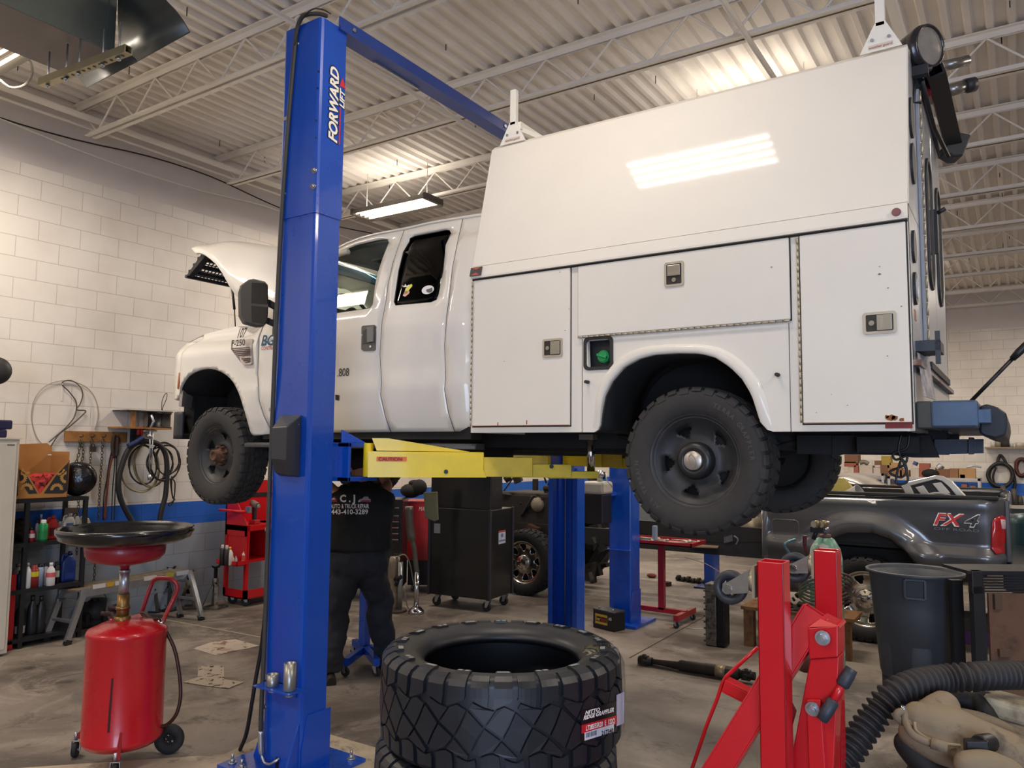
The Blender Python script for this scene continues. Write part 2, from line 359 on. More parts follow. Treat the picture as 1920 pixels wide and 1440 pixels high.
for i in range(23):
    for j in range(9):
        x = -7.6+.69*i+r2.uniform(-.1, .1); y = 2.6+1.55*j+r2.choice((.25, .6, .9, 1.2))
        p = pix((x, y, DZ-.02))
        if p[2] < 0 or not (-20 < p[0] < 1940 and -20 < p[1] < 620): continue
        if s0 is None:
            s0 = solo('roofing_screw', m, M_black, 'black roofing screw tip poking down through the corrugated deck', 'screw', 'roofing screws', loc=(0, 0, 0)); s0.location = (x, y, DZ)
        else: dup(s0, (x, y, DZ))
M_tube = mat('lamp_tube', '#ffffff', .5, emit=(1, .80, .56), es=5.5)
M_refl = mat('lamp_reflector', '#55524d', .5)
def fixture(x, y, label):
    z = 4.80
    t = T('ceiling_light', label, 'ceiling light', (x, y, z), group='four tube fluorescent ceiling lights')
    m = MB(); rows = []
    for xx in (x-.60, x+.60): rows.append([V((xx, y-.19, z-.01)), V((xx, y-.13, z+.07)), V((xx, y+.13, z+.07)), V((xx, y+.19, z-.01))])
    m.grid(rows, sm=False); obj('reflector', m, M_refl, t, solid=.004, soff=1)
    for s in (-1, 1): obj('end_cap', MB().bx(x+s*.6-.02, x+s*.6+.02, y-.17, y+.17, z-.005, z+.07), M_refl, t)
    for k in range(4): obj('tube', MB().cyl((x-.56, y-.12+.08*k, z+.015), (x+.56, y-.12+.08*k, z+.015), .013, n=10), M_tube, t)
    m = MB()
    for s in (-1, 1): m.cyl((x+s*.5, y, z+.07), (x+s*.5, y, DZ), .004, n=5)
    obj('hanger', m, M_steelw, t)
    near = (x, y) == (-2.0, 2.72)                   # the fixture mirrored in the truck box: one strip light per tube
    for k in (range(4) if near else (1.5,)):
        ld = bpy.data.lights.new('tube_light', 'AREA'); ld.shape = 'RECTANGLE'; ld.size = 1.12; ld.size_y = .028 if near else .3; ld.energy = LAMP*(.095 if near else 1); ld.color = (1, .875, .74)
        lo = bpy.data.objects.new('tube_glow', ld); C.objects.link(lo); lo.location = (x, y-.12+.08*k, z-.01 if near else z-.03)
    lu = bpy.data.lights.new('deck_fill', 'AREA'); lu.shape = 'RECTANGLE'; lu.size = 1.1; lu.size_y = .25; lu.energy = LAMP*.10; lu.color = (1, .89, .78); lu.specular_factor = 0
    lo = bpy.data.objects.new('deck_fill', lu); C.objects.link(lo); lo.location = (x, y, z+.09); lo.rotation_euler = (PI, 0, 0)  # added upward fill above the reflector, brightens the roof deck
    return t
LAMP = 80
for x, y, lab in ((-6.4, 7.03, 'lit fluorescent ceiling light above the truck cab roof, right of the blue post'), (-6.5, 2.5, 'lit fluorescent ceiling light at left edge behind the hanging heater'),
                  (-2.0, 2.72, 'fluorescent ceiling light mirrored in the white truck box panel'), (-6.4, 11.4, 'fluorescent ceiling light far down the left side of the shop'), (-2.0, 7.03, 'fluorescent ceiling light above the truck box roof'),
                  (-2.0, 11.4, 'fluorescent ceiling light over the grey pickup bed'), (2.4, 2.72, 'fluorescent ceiling light over the right side near the camera'), (2.4, 7.03, 'fluorescent ceiling light past the truck tail'),
                  (2.4, 11.4, 'fluorescent ceiling light past the pickup tailgate'), (-6.4, 16, 'fluorescent ceiling light at the far left corner'), (-2., 16, 'fluorescent ceiling light over the parts shelves'), (2.4, 16, 'fluorescent ceiling light near far right shelves'),
                  (-2, -1.6, 'fluorescent ceiling light behind the camera'), (-6.4, -1.6, 'fluorescent ceiling light behind the camera by left wall')):
    fixture(x, y, lab)
hm = mat('galvanised', '#7d8582', .35, .75, var=.12, vscale=3); hd = mat('dark_sheet', '#565a58', .4, .6, var=.12, vscale=2); hb = mat('heater_brown', '#6f6763', .5, .4, var=.1)
t = T('unit_heater', 'grey sheet metal unit heater hanging from the roof deck at top left', 'heater', (-5.6, 2.2, 4.55))
z0_ = 4.45; A_ = PZ(207, 97, z0_); B_ = PZ(112, 133, z0_); zt = 4.955; x0, x1, y0, y1 = B_.x, A_.x, .6, A_.y
obj('housing', MB().bx(x0, x1, y0, y1, z0_+.004, zt), hm, t, bev=.006); obj('lower_panel', MB().bx(x0, x1, y0, y1, z0_, z0_+.004), hb, t)
obj('corner_flange', MB().bx(x1, x1+.012, y1-.03, y1+.02, z0_, zt), hm, t)
def sh(L1, L2, zs, nm, k=6):
    ra = curve([PZ(a, b, z) for (a, b), z in zip(L1, zs)], k); rb = curve([PZ(a, b, z) for (a, b), z in zip(L2, zs)], k); obj(nm, MB().grid([ra, rb]), hd, t, solid=.01)
sh([(258, 116), (240, 104), (228, 90), (224, 60), (223, -30)], [(357, 61), (344, 38), (329, 18), (308, -6), (280, -60)], (4.40, 4.46, 4.54, 4.66, 4.86), 'deflector')
sh([(165, 164), (158, 154), (145, 143)], [(258, 116), (252, 108), (240, 100)], (4.36, 4.39, 4.43), 'louvre')
ms = mat('strut_zinc', '#b5aa88', .4, .7, var=.1)
sa, sb = PZ(78, 156, 4.24), PZ(241, 93, 4.24)
m = MB().chan(sa, sb, .05, .05, .006); obj('strut_channel', m, ms, t)
m = MB(); mh = MB()
for k in range(12):
    p = sa.lerp(sb, .26+.062*k); mh.cyl(p+V((0, 0, -.027)), p+V((0, 0, -.0245)), .011, n=10)
for k in (.08, .3, .45, .72, .9):
    p = sa.lerp(sb, k); m = MB(); m.cyl(p+V((0, 0, -.05)), p+V((0, 0, .20 if k < .95 else .7)), .006, n=8); m.cyl(p+V((0, 0, -.045)), p+V((0, 0, -.028)), .014, n=6); obj('threaded_rod', m, M_zinc, t)
obj('slots', mh, M_black, t)
for xx in (x0+.1, x1-.1):
    for yy in (y0+.1, y1-.1): obj('hanger_rod', MB().cyl((xx, yy, zt), (xx, yy, DZ), .006, n=6), M_zinc, t)
cd = bpy.data.cameras.new('camera'); co = bpy.data.objects.new('camera', cd); C.objects.link(co)
co.matrix_world = Matrix.Translation(CAM)@Matrix((( _rt.x, _up.x, -_f.x), (_rt.y, _up.y, -_f.y), (_rt.z, _up.z, -_f.z))).to_4x4()
cd.sensor_width = 36; cd.lens = 36*FPX/1920; cd.clip_start = .05; cd.clip_end = 100
bpy.context.scene.camera = co
w = bpy.data.worlds.new('sky'); bpy.context.scene.world = w; w.use_nodes = True; nt = w.node_tree
sk = nt.nodes.new('ShaderNodeTexSky'); sk.sky_type = 'NISHITA'; sk.sun_disc = False; sk.sun_elevation = R(38); sk.sun_rotation = R(200)
nt.links.new(sk.outputs[0], nt.nodes['Background'].inputs[0]); nt.nodes['Background'].inputs[1].default_value = .35
ld = bpy.data.lights.new('door_daylight', 'AREA'); ld.shape = 'RECTANGLE'; ld.size = DX1-DX0-.2; ld.size_y = DH-.2; ld.energy = 400; ld.color = (.50, .66, 1)
lo = bpy.data.objects.new('door_daylight', ld); C.objects.link(lo); lo.location = ((DX0+DX1)/2, FY+.02, DH/2); lo.rotation_euler = (R(102), 0, 0); 
sc = bpy.context.scene; sc.view_settings.view_transform = 'Standard'; sc.view_settings.look = 'None'; sc.view_settings.gamma = 1; sc.view_settings.use_curve_mapping = False
sc.view_settings.exposure = 0.0
sc.cycles.max_bounces = 7; sc.cycles.diffuse_bounces = 6; sc.cycles.glossy_bounces = 3; sc.cycles.transmission_bounces = 4; sc.cycles.caustics_reflective = False; sc.cycles.caustics_refractive = False
sc.cycles.use_denoising = True; sc.cycles.sample_clamp_indirect = 6; sc.cycles.use_adaptive_sampling = True; sc.cycles.adaptive_threshold = .02
def tire_mb(Rt, rr, W, style='at', n=32, depth=.014, seg=96, liner=False):
    m = MB(); h = Rt-rr; Rg = Rt-depth; w = W/2
    prof = [(rr, -w*.74), (rr+.012, -w*.84), (rr+h*.22, -w*.93), (rr+h*.45, -w), (rr+h*.70, -w*.985), (rr+h*.86, -w*.90), (Rg-.004, -w*.80), (Rg, -w*.5), (Rg+.002, 0), (Rg, w*.5), (Rg-.004, w*.80),
            (rr+h*.86, w*.90), (rr+h*.70, w*.985), (rr+h*.45, w), (rr+h*.22, w*.93), (rr+.012, w*.84), (rr, w*.74)]
    t = .014
    inner = [(rr, w*.60), (rr+.02, w*.74), (rr+h*.45, w-t), (rr+h*.8, w*.8), (Rg-t*1.2, w*.6), (Rg-t, 0), (Rg-t*1.2, -w*.6), (rr+h*.8, -w*.8), (rr+h*.45, -w+t), (rr+.02, -w*.74), (rr, -w*.60)]
    if not liner: inner = [(rr-.004, w*.5), (rr-.004, -w*.5)]
    m.lathe(prof+inner, ax=(0, 1, 0), n=seg, closed=True)
    def P(a, r, y): return V((r*math.cos(a), y, r*math.sin(a)))
    crown = lambda y: Rt-.006*(abs(y)/(w*.8))**2
    def slab(cols):          # cols: list of columns, each a list of (angle, r_top, r_base, y)
        a = [[P(q[0], q[1], q[3]) for q in c] for c in cols]; b = [[P(q[0], q[2], q[3] if len(q) < 5 else q[4]) for q in c] for c in cols]
        k = len(m.v); nc, nr = len(cols), len(cols[0]); vs = [p for c in a for p in c]+[p for c in b for p in c]; N = nc*nr; fs = []
        for i in range(nc-1):
            for j in range(nr-1): fs.append((i*nr+j, (i+1)*nr+j, (i+1)*nr+j+1, i*nr+j+1))
        for j in range(nr-1): fs += [(j, j+1, N+j+1, N+j), ((nc-1)*nr+j, (nc-1)*nr+j+1, N+(nc-1)*nr+j+1, N+(nc-1)*nr+j)]
        for i in range(nc-1): fs += [(i*nr, (i+1)*nr, N+(i+1)*nr, N+i*nr), (i*nr+nr-1, (i+1)*nr+nr-1, N+(i+1)*nr+nr-1, N+i*nr+nr-1)]
        m.add(vs, fs)
    def poly(pts):           # pts: (angle, y)
        k = len(pts); m.add([P(a, crown(y), y) for a, y in pts]+[P(a, Rg-.002, y) for a, y in pts], [tuple(range(k))]+[(i, (i+1) % k, k+(i+1) % k, k+i) for i in range(k)])
    tri = lambda x: abs(((x % 1)+1) % 1*2-1)*2-1
    if style == 'ridge':
        dt = 2*PI/n; P2 = dt*2; c0 = w*.48; amp = w*.10
        wu = lambda a, s: amp*tri(a/P2+(0 if s < 0 else .5))
        def wv(a, v): k = v/c0; return v+(wu(a, -1)*(1-k)/2+wu(a, 1)*(1+k)/2)
        for s in (-1, 1):
            for i in range(n):
                big = i % 2 == 0; a0 = (i+.06)*dt+(0 if s < 0 else dt*.5); a1 = a0+dt*.76; yin = c0+w*.045
                side = [(w*.84, Rt-.005, Rt-.03, w*.78), (w*.95, Rt-.018, Rt-.03, w*.85), (w*1.02, Rt-.038, Rt-.042, w*.88)]+([(w*1.045, Rt-.056, Rt-.058, w*.9), (w*1.04, Rt-.074, Rt-.076, w*.9)] if big else [(w*1.015, Rt-.045, Rt-.05, w*.9), (w*1.0, Rt-.05, Rt-.055, w*.9)])
                cols = []
                for q in range(4):
                    a = a0+(a1-a0)*q/3; yi = s*yin+wu(a, s)
                    sk = .10*dt*math.sin(q)
                    rows = [(a, crown(yi), Rg-.002, yi), (a+.04*dt, crown(s*w*.64), Rg-.002, s*w*.64)]+[(a+.04*dt, rt, rb, s*y, s*yb) for y, rt, rb, yb in side]
                    cols.append(rows)
                slab(cols)
        def clip(pl, nx, ny, d):
            o = []
            for i in range(len(pl)):
                p, q = pl[i], pl[(i+1) % len(pl)]; fp, fq = nx*p[0]+ny*p[1]-d, nx*q[0]+ny*q[1]-d
                if fp <= 0: o.append(p)
                if (fp < 0) != (fq < 0) and abs(fp-fq) > 1e-12: t_ = fp/(fp-fq); o.append((p[0]+(q[0]-p[0])*t_, p[1]+(q[1]-p[1])*t_))
            return o
        L = P2; k1 = (2*c0)/(1.35*L*Rt); k2 = (2*c0)/(-.55*L*Rt)   # slopes in metric (x=a*Rt, y)
        X = L*Rt
        for i in range(-2, n//2+3):
            for j in range(-4, n+10):
                pl = [(-9, -c0), (9, -c0), (9, c0), (-9, c0)]
                def ln(sl, x0, g, sign):
                    nx, ny = sl, -1.; l = math.hypot(nx, ny); nx /= l; ny /= l; d = nx*x0
                    return (nx*sign, ny*sign, d*sign-g)
                for a_ in (ln(k1, i*X, .0055, -1), ln(k1, (i+1)*X, .0055, 1), ln(k2, j*X*.5+.3*X, .003, 1), ln(k2, (j+1)*X*.5+.3*X, .003, -1)):
                    pl = clip(pl, *a_)
                    if len(pl) < 3: break
                if len(pl) < 3: continue
                cx = sum(p[0] for p in pl)/len(pl)
                if not (0 <= cx < 2*PI*Rt): continue
                ar = abs(sum(pl[q][0]*pl[(q+1) % len(pl)][1]-pl[(q+1) % len(pl)][0]*pl[q][1] for q in range(len(pl))))/2
                if ar < 1.5e-4: continue
                fine = []
                for q in range(len(pl)):
                    p, r_ = pl[q], pl[(q+1) % len(pl)]; kk = max(1, int(math.hypot(p[0]-r_[0], p[1]-r_[1])/.03))
                    fine += [(p[0]+(r_[0]-p[0])*t_/kk, p[1]+(r_[1]-p[1])*t_/kk) for t_ in range(kk)]
                poly([(x/Rt, wv(x/Rt, y)) for x, y in fine])
    else:
        dt = 2*PI/n
        for s in (-1, 1):
            for i in range(n):
                a0 = i*dt+(0 if s < 0 else dt*.5); a1 = a0+dt*.72; big = i % 2; yin = w*.50
                side = [(w*.84, Rt-.005, Rt-.03, w*.78), (w*.94, Rt-.016, Rt-.028, w*.84)]+([(w*1.005, Rt-.042, Rt-.046, w*.88)] if big else [(w*.985, Rt-.028, Rt-.034, w*.87)])
                cols = []
                for q in range(3):
                    a = a0+(a1-a0)*q/2; yi = s*(yin+(w*.05 if q == 1 else 0))
                    cols.append([(a+.12*dt, crown(yi), Rg-.002, yi)]+[(a, rt, rb, s*y, s*yb) for y, rt, rb, yb in side])
                slab(cols)
        for row, (y0, y1) in enumerate(((-.44, -.17), (-.13, .13), (.17, .44))):
            for i in range(n):
                a0 = (i+.33*row)*dt; g = .13*dt; y0_, y1_ = y0*w, y1*w; j = .16*dt*(1 if row % 2 else -1)
                poly([(a0+g, y0_+.03*w), (a0+dt*.45, y0_-.02*w), (a0+dt-g, y0_+.04*w), (a0+dt-g+j, (y0_+y1_)/2), (a0+dt-g, y1_-.03*w), (a0+dt*.5, y1_+.02*w), (a0+g, y1_-.02*w), (a0+g+j, (y0_+y1_)/2)])
    return m
def Mloc(c, rz=0, tilt=0, spin=0): return Matrix.Translation(V(c))@Matrix.Rotation(rz, 4, 'Z')@Matrix.Rotation(tilt, 4, 'X')@Matrix.Rotation(spin, 4, 'Y')
M_tire = mat('tyre_worn', '#353332', .8, var=.22, vscale=14, bump=.15, bscale=120)
M_tnew = mat('tyre_new', '#1d1f24', .42, var=.15, vscale=8)
M_rimd = mat('rim_dark_steel', '#3b3c3e', .5, .5, var=.2, vscale=9, col2='#55504a', thr=(.55, .75))
M_rust = mat('rusty_hub', '#6b4a35', .8, .2, var=.3, vscale=30, col2='#3d3028', thr=(.45, .65))
def arc_text(s, m4, r, y, a0, size, m, parent, outward=True, name='sidewall_lettering', step=None):
    mb = MB(); cu = bpy.data.curves.new('t', 'FONT'); cu.size = 1; cu.resolution_u = 2; cu.offset = .02
    st = step or size*.78/r; a = a0
    for ch in s:
        if ch != ' ':
            cu.body = ch; o = bpy.data.objects.new('t', cu); me = o.to_mesh()
            rad = V((math.cos(a), 0, math.sin(a))); tan = V((math.sin(a), 0, -math.cos(a))) if outward else V((-math.sin(a), 0, math.cos(a)))
            up = rad if outward else -rad
            mb.add([m4@(rad*r+V((0, y, 0))+tan*(v.co.x-.3)*size+up*(v.co.y-.35)*size) for v in me.vertices], [tuple(p.vertices) for p in me.polygons]); o.to_mesh_clear(); bpy.data.objects.remove(o)
        a += -st if outward else st
    bpy.data.curves.remove(cu)
    return obj(name, mb, m, parent)
def hdisc(m, rad, holes, jw, segs=80):
    vs = []; fs = []; nr = len(rad)
    for i in range(segs):
        a = 2*PI*i/segs
        for r, y in rad: vs.append(V((r*math.cos(a), y, r*math.sin(a))))
    for i in range(segs):
        u = (i+.5)/segs*holes % 1
        for j in range(nr-1):
            if j in jw and abs(u-.5) < jw[j]: continue
            fs.append((i*nr+j, (i+1) % segs*nr+j, (i+1) % segs*nr+j+1, i*nr+j+1))
    m.add(vs, fs, True)
def steel_wheel(par, c, rz=0, cap='silver', holes=5, R_=.402, rr=.232, W=.26, spin=.3, name='wheel', flip=False):
    m4 = Mloc(c, rz+(PI if flip else 0), 0, spin)
    tire = obj('tire', tire_mb(R_, rr, W, 'at', 34).xf(m4), M_tire, par, bev=.0)
    w = W/2
    m = MB().lathe([(rr-.004, w*.72), (rr+.008, w*.75), (rr+.008, w*.70), (rr-.012, w*.5), (rr-.045, 0), (rr-.02, -w*.5), (rr-.006, -w*.66), (rr+.010, -w*.70), (rr+.012, -w*.78), (rr+.002, -w*.79), (rr-.012, -w*.66), (rr-.022, -w*.35)], ax=(0, 1, 0), n=64)
    hdisc(m, [(.080, -w*.30), (.098, -w*.34), (.118, -w*.26), (.135, -w*.24), (.150, -w*.26), (.168, -w*.30), (.186, -w*.36), (rr-.030, -w*.50), (rr-.014, -w*.62), (rr-.006, -w*.66)], holes, {3: .085, 4: .14, 5: .19})
    obj('rim', m.xf(m4), M_rimd, tire, solid=.006)
    drum = MB().lathe([(.0, -.008), (.207, -.008), (.207, .09), (0, .09)], ax=(0, 1, 0), n=32); obj('brake_drum', drum.xf(m4), mat('brake_dark', '#1b1a19', .8), tire)
    if cap == 'silver':
        m = MB().lathe([(.100, -w*.34), (.099, -w*.62), (.092, -w*.80), (.075, -w*.86), (.052, -w*.88), (.052, -w*.80), (0, -w*.80)], ax=(0, 1, 0), n=40); obj('hub_cap', m.xf(m4), mat('cap_black', '#222326', .38, var=.1), tire)
        m = MB().lathe([(.051, -w*.80), (.051, -w*.92), (.046, -w*.95), (0, -w*.955)], ax=(0, 1, 0), n=36); disc = obj('cap_disc', m.xf(m4), mat('brushed_cap', '#b9b2a8', .35, .7), tire)
        m4b = Mloc(c, rz+(PI if flip else 0), 0, 0)
        pts = [V((.017*math.cos(a), -w*.958, .034*math.sin(a)-.0)) for a in [2*PI*k/24 for k in range(24)]]
        pts = [V((p.x*math.cos(.35)-p.z*math.sin(.35), p.y, p.x*math.sin(.35)+p.z*math.cos(.35))) for p in pts]
        obj('oval_emblem', MB().tube([m4b@p for p in pts], .0016, 6, closed=True), mat('emblem_grey', '#8a847b', .4, .5), tire)
    else:
        m = MB().lathe([(.088, -w*.25), (.062, -w*.42), (.05, -w*.75), (.044, -w*.78), (.044, -w*.98), (.03, -w*1.0), (.03, -w*.9), (0, -w*.9)], ax=(0, 1, 0), n=28); obj('hub', m.xf(m4), M_rust, tire)
        for k in range(8):
            a = 2*PI*k/8; p = V((.072*math.cos(a), 0, .072*math.sin(a)))
            obj('lug_nut', MB().cyl(m4@(p+V((0, -w*.25, 0))), m4@(p+V((0, -w*.68, 0))), .012, .009, 6), M_rust, tire)
    return tire
M_wb = mat('truck_white', '#e6e1d6', .5, spec=.25, coat=.45, var=.03, vscale=1.5)
M_wc = mat('cab_white', '#e0dcd4', .45, spec=.3, coat=.8, var=.03, vscale=1.5)
M_gap = mat('gap_shadow_seal', '#2b2622', .8)
M_und = mat('underbody_black', '#141415', .75, var=.3, vscale=8, bump=.2)
M_liner = mat('liner_black', '#0f1012', .9, var=.3, vscale=10, bump=.3)
M_rustm = mat('rust_stain', '#8a5226', .8, var=.3, vscale=40)
M_hinge = mat('hinge_steel', '#b8ad97', .45, .7, var=.2, vscale=50)
M_trimb = mat('trim_black', '#26272a', .5, var=.15)
M_dkgrey = mat('handle_grey', '#55534f', .45)
YS, YC = 3.85, 4.90
truck = T('service_truck', 'white extended cab service truck with a high utility box, raised on the blue lift', 'truck', (-3.2, YC, 1.38))
def q(px, py, y=YS): p = PY(px, py, y); return (p.x, p.z)
XB0, XB1, ZB, ZL = -2.842, -.384, 1.94, 2.905
arch = [(1113.9, 812), (1121, 806), (1125, 797), (1128, 771.6), (1133.8, 743), (1148, 714.6), (1170.8, 689), (1199, 673.4), (1227.7, 665.7), (1270, 662.8), (1313, 663.4), (1341.6, 670.5), (1370, 689), (1392.8, 711.8), (1409.9, 740), (1418.4, 765.9), (1425.5, 791.5), (1438.4, 805.7), (1449.7, 812)]
A = [q(*a) for a in arch]; A[0] = (A[0][0], ZB); A[-1] = (A[-1][0], ZB)
outer = [(XB0, ZB)]+A+[(XB1, ZB), (XB1, ZL+.03), (XB0, ZL+.03)]
fh = [q(*p) for p in ((1101, 639), (1145, 636), (1147, 686), (1103, 689))]
body = obj('service_body', sheet(outer, [fh], lambda a, b: (a, YS, b), .12, .03), M_wb, truck, smooth=False)
m = MB().bx(XB0, XB1, 2*YC-YS-.03, 2*YC-YS, ZB, ZL+.03); obj('far_side_panel', m, M_wb, truck)
m = MB().bx(XB0, XB0+.03, YS+.03, 2*YC-YS-.03, ZB, ZL+.03).bx(XB1-.04, XB1-.01, YS+.03, 2*YC-YS-.03, ZB, 2.1)
obj('body_bulkhead', m, M_wb, truck)
mid = [((A[i][0]), A[i][1]) for i in range(len(A))]
m = MB().grid([[V((a, y, b)) for a, b in A] for y in (YS+.012, YS+.55)], sm=True); m.prism([V((a, YS+.55, b)) for a, b in A], (0, .01, 0)); obj('wheel_housing', m, M_liner, truck, solid=.004, soff=1)
fl = [(1112, 800), (1115.3, 771.6), (1118, 743), (1128, 711.8), (1148, 683), (1176.5, 660.6), (1210.6, 649), (1256, 645), (1313, 645), (1347, 650.6), (1378.6, 666), (1404, 689), (1427, 717.5), (1438.4, 748.8), (1443, 771.6), (1447, 797)]
F = [q(*a) for a in fl]; Ai = A[2:-2]
def resamp(pts, n):
    L = [0]
    for i in range(1, len(pts)): L.append(L[-1]+math.hypot(pts[i][0]-pts[i-1][0], pts[i][1]-pts[i-1][1]))
    o = []
    for k in range(n):
        s = L[-1]*k/(n-1); i = max(j for j in range(len(pts)) if L[j] <= s+1e-9); i = min(i, len(pts)-2); t = (s-L[i])/max(L[i+1]-L[i], 1e-9); o.append((pts[i][0]+(pts[i+1][0]-pts[i][0])*t, pts[i][1]+(pts[i+1][1]-pts[i][1])*t))
    return o
Fo, Fi = resamp(F, 40), resamp(A[1:-1], 40); rows = []
for k in range(40):
    o_, i_ = Fo[k], Fi[k]; e = min(1, min(k, 39-k)/4)
    rows.append([V((o_[0]+(i_[0]-o_[0])*t, YS-.001-.021*e*g, o_[1]+(i_[1]-o_[1])*t)) for t, g in ((0, 0), (.12, .55), (.35, .95), (.7, 1), (.93, .85), (1, .5), (1, -.3))])
obj('wheel_flare', MB().grid(rows), M_wb, truck)
def bdoor(x0, x1, z0, z1, name='compartment_door'):
    obj('door_gap', MB().bx(x0-.006, x1+.006, YS-.0015, YS+.01, z0-.007, z1+.004), M_gap, truck)
    return obj(name, MB().bx(x0, x1, YS-.014, YS+.02, z0, z1), M_wb, truck, bev=.004)
xa = q(1070, 650)[0]; zd = q(885, 799.5)[1]
d1 = bdoor(XB0+.018, xa, zd, ZL-.012)
xb, xc = q(1085.5, 600)[0], q(1482, 560)[0]
d2 = bdoor(xb, xc, 2.487, ZL-.012)
xd, xe = q(1503, 600)[0], q(1704, 600)[0]
d3 = bdoor(xd, xe, zd-.002, ZL-.012)
def hinge(p, qq, n, par):
    m = MB(); p, qq = V(p), V(qq)
    for k in range(n):
        a, b = p.lerp(qq, (k+.04)/n), p.lerp(qq, (k+.96)/n); m.cyl(a, b, .0052 if k % 2 else .0044, n=8)
    obj('piano_hinge', m, M_hinge, par)
hinge((XB0+.009, YS-.016, zd), (XB0+.009, YS-.016, ZL-.02), 26, d1); hinge((xb, YS-.016, 2.480), (xc, YS-.016, 2.480), 34, d2); hinge((xd-.008, YS-.016, zd), (xd-.008, YS-.016, ZL-.02), 26, d3)
for x in (q(1091.5, 720)[0],): obj('panel_seam', MB().bx(x-.0015, x+.0015, YS-.0008, YS+.004, ZB, 2.47), M_gap, truck)
x = q(1481, 700)[0]; obj('panel_seam', MB().bx(x-.0015, x+.0015, YS-.0008, YS+.004, ZB, 2.47), M_gap, truck)
m = MB().prism([V((XB0, YS-.026, ZL)), V((XB0, YS-.026, ZL+.012)), V((XB0, YS-.012, ZL+.075)), V((XB0, YS+.02, ZL+.075)), V((XB0, YS+.02, ZL))], (XB1-XB0, 0, 0)); obj('drip_rail', m, M_wb, truck)
obj('drip_shadow_gap', MB().bx(XB0, XB1-.002, YS-.004, YS+.01, ZL-.011, ZL), M_gap, truck)
zc, zt, ln = ZL+.075, 3.82, .20
def cp(x, z, o=0): return V((x, YS+.012+(z-zc)/(zt-zc)*ln-o, z))
def can(s): return lambda y: y if s < 0 else 2*YC-y
sec = [(YS+.012, zc), (YS+.012+ln*.985, zt-.02), (YS+.012+ln+.02, zt), (YC, zt+.03), (2*YC-YS-.032-ln, zt), (2*YC-YS-.012-ln*.985, zt-.02), (2*YC-YS-.012, zc)]
m = MB().grid([[V((x, y, z)) for y, z in sec] for x in (XB0+.002, XB1)], sm=False); obj('canopy', m, M_wb, truck, solid=.02, soff=1)
obj('canopy_front_wall', MB().prism([V((XB0+.004, y, z)) for y, z in sec], (.02, 0, 0)), M_wb, truck)
m = MB()
for x0, x1 in ((XB1-.05, XB1+.004), (XB0-.003, XB0+.035)):
    m.add([cp(x0, zc, .004), cp(x1, zc, .004), cp(x1, zt, .004), cp(x0, zt, .004)]+[cp(x0, zc, -.01), cp(x1, zc, -.01), cp(x1, zt, -.01), cp(x0, zt, -.01)], [(0, 1, 2, 3), (4, 7, 6, 5), (0, 4, 5, 1), (1, 5, 6, 2), (2, 6, 7, 3), (3, 7, 4, 0)])
obj('canopy_corner_trim', m, M_wb, truck)
m = MB()
for x, z0, z1, r in ((XB1-.052, zc+.01, zt-.02, .003),): m.tube([cp(x, z0, .004), cp(x, z1, .004)], .0018, 5)
m.tube([cp(XB1-.052, zc+.012, .005), cp(XB1-.005, zc+.016, .005)], .004, 5); m.tube([cp(XB0+.03, zt-.02, .005), cp(XB0+.028, zt-.1, .005)], .004, 5)
m.tube([cp(XB1-.06, zt-.012, .005), cp(XB1-.004, zt-.012, .005)], .004, 5)
obj('rust_streak', m, M_rustm, truck)
m = MB(); r3 = random.Random(5)
for cx, cz, s in ((1671, 784, .022), (1678, 783, .018), (1691, 787, .014), (1664, 781, .012)):
    x, z = q(cx, cz); m.prism([V((x+s*math.cos(a)*r3.uniform(.6, 1.1), YS-.0158, z+s*.7*math.sin(a)*r3.uniform(.6, 1.1))) for a in [2*PI*k/9 for k in range(9)]], (0, .003, 0))
m.bx(XB0+.02, xa, YS-.0165, YS-.013, zd, zd+.004); m.bx(xd, xe, YS-.0165, YS-.013, zd-.001, zd+.002)
for cx, cz in ((936, 796), (990, 792)): x, z = q(cx, cz); m.bx(x-.003, x+.003, YS-.016, YS-.012, z-.012, z+.012)
obj('rust_patch', m, M_rustm, truck)
m = MB()
for cx, cz, s in ((1650, 501, .004), (1650, 515, .008), (1666, 541, .004), (1691, 575, .004), (1146, 437, .004), (948, 678, .003), (1448, 502, .005), (1052, 511, .004), (1665, 668, .004), (1532, 774, .003), (1590, 760, .003), (1560, 740, .003), (1062, 620, .004), (1069, 580, .003)):
    if cz < 440: p = cp(q(cx, cz)[0], q(cx, cz, 3.92)[1], .002); x, z, y = p.x, p.z, p.y-.002
    else: x, z = q(cx, cz); y = YS-.0162
    m.prism([V((x-s, y, z)), V((x, y, z-s*.5)), V((x+s, y, z)), V((x, y, z+s*.6))], (0, .003, 0))
obj('paint_chip', m, mat('chip', '#6b655b', .8), truck)
M_latch = mat('latch_steel', '#a9a69d', .3, .85); M_latchf = mat('latch_frame', '#bdb5a4', .4, .5); M_lin = mat('latch_recess', '#3a3834', .5, .4)
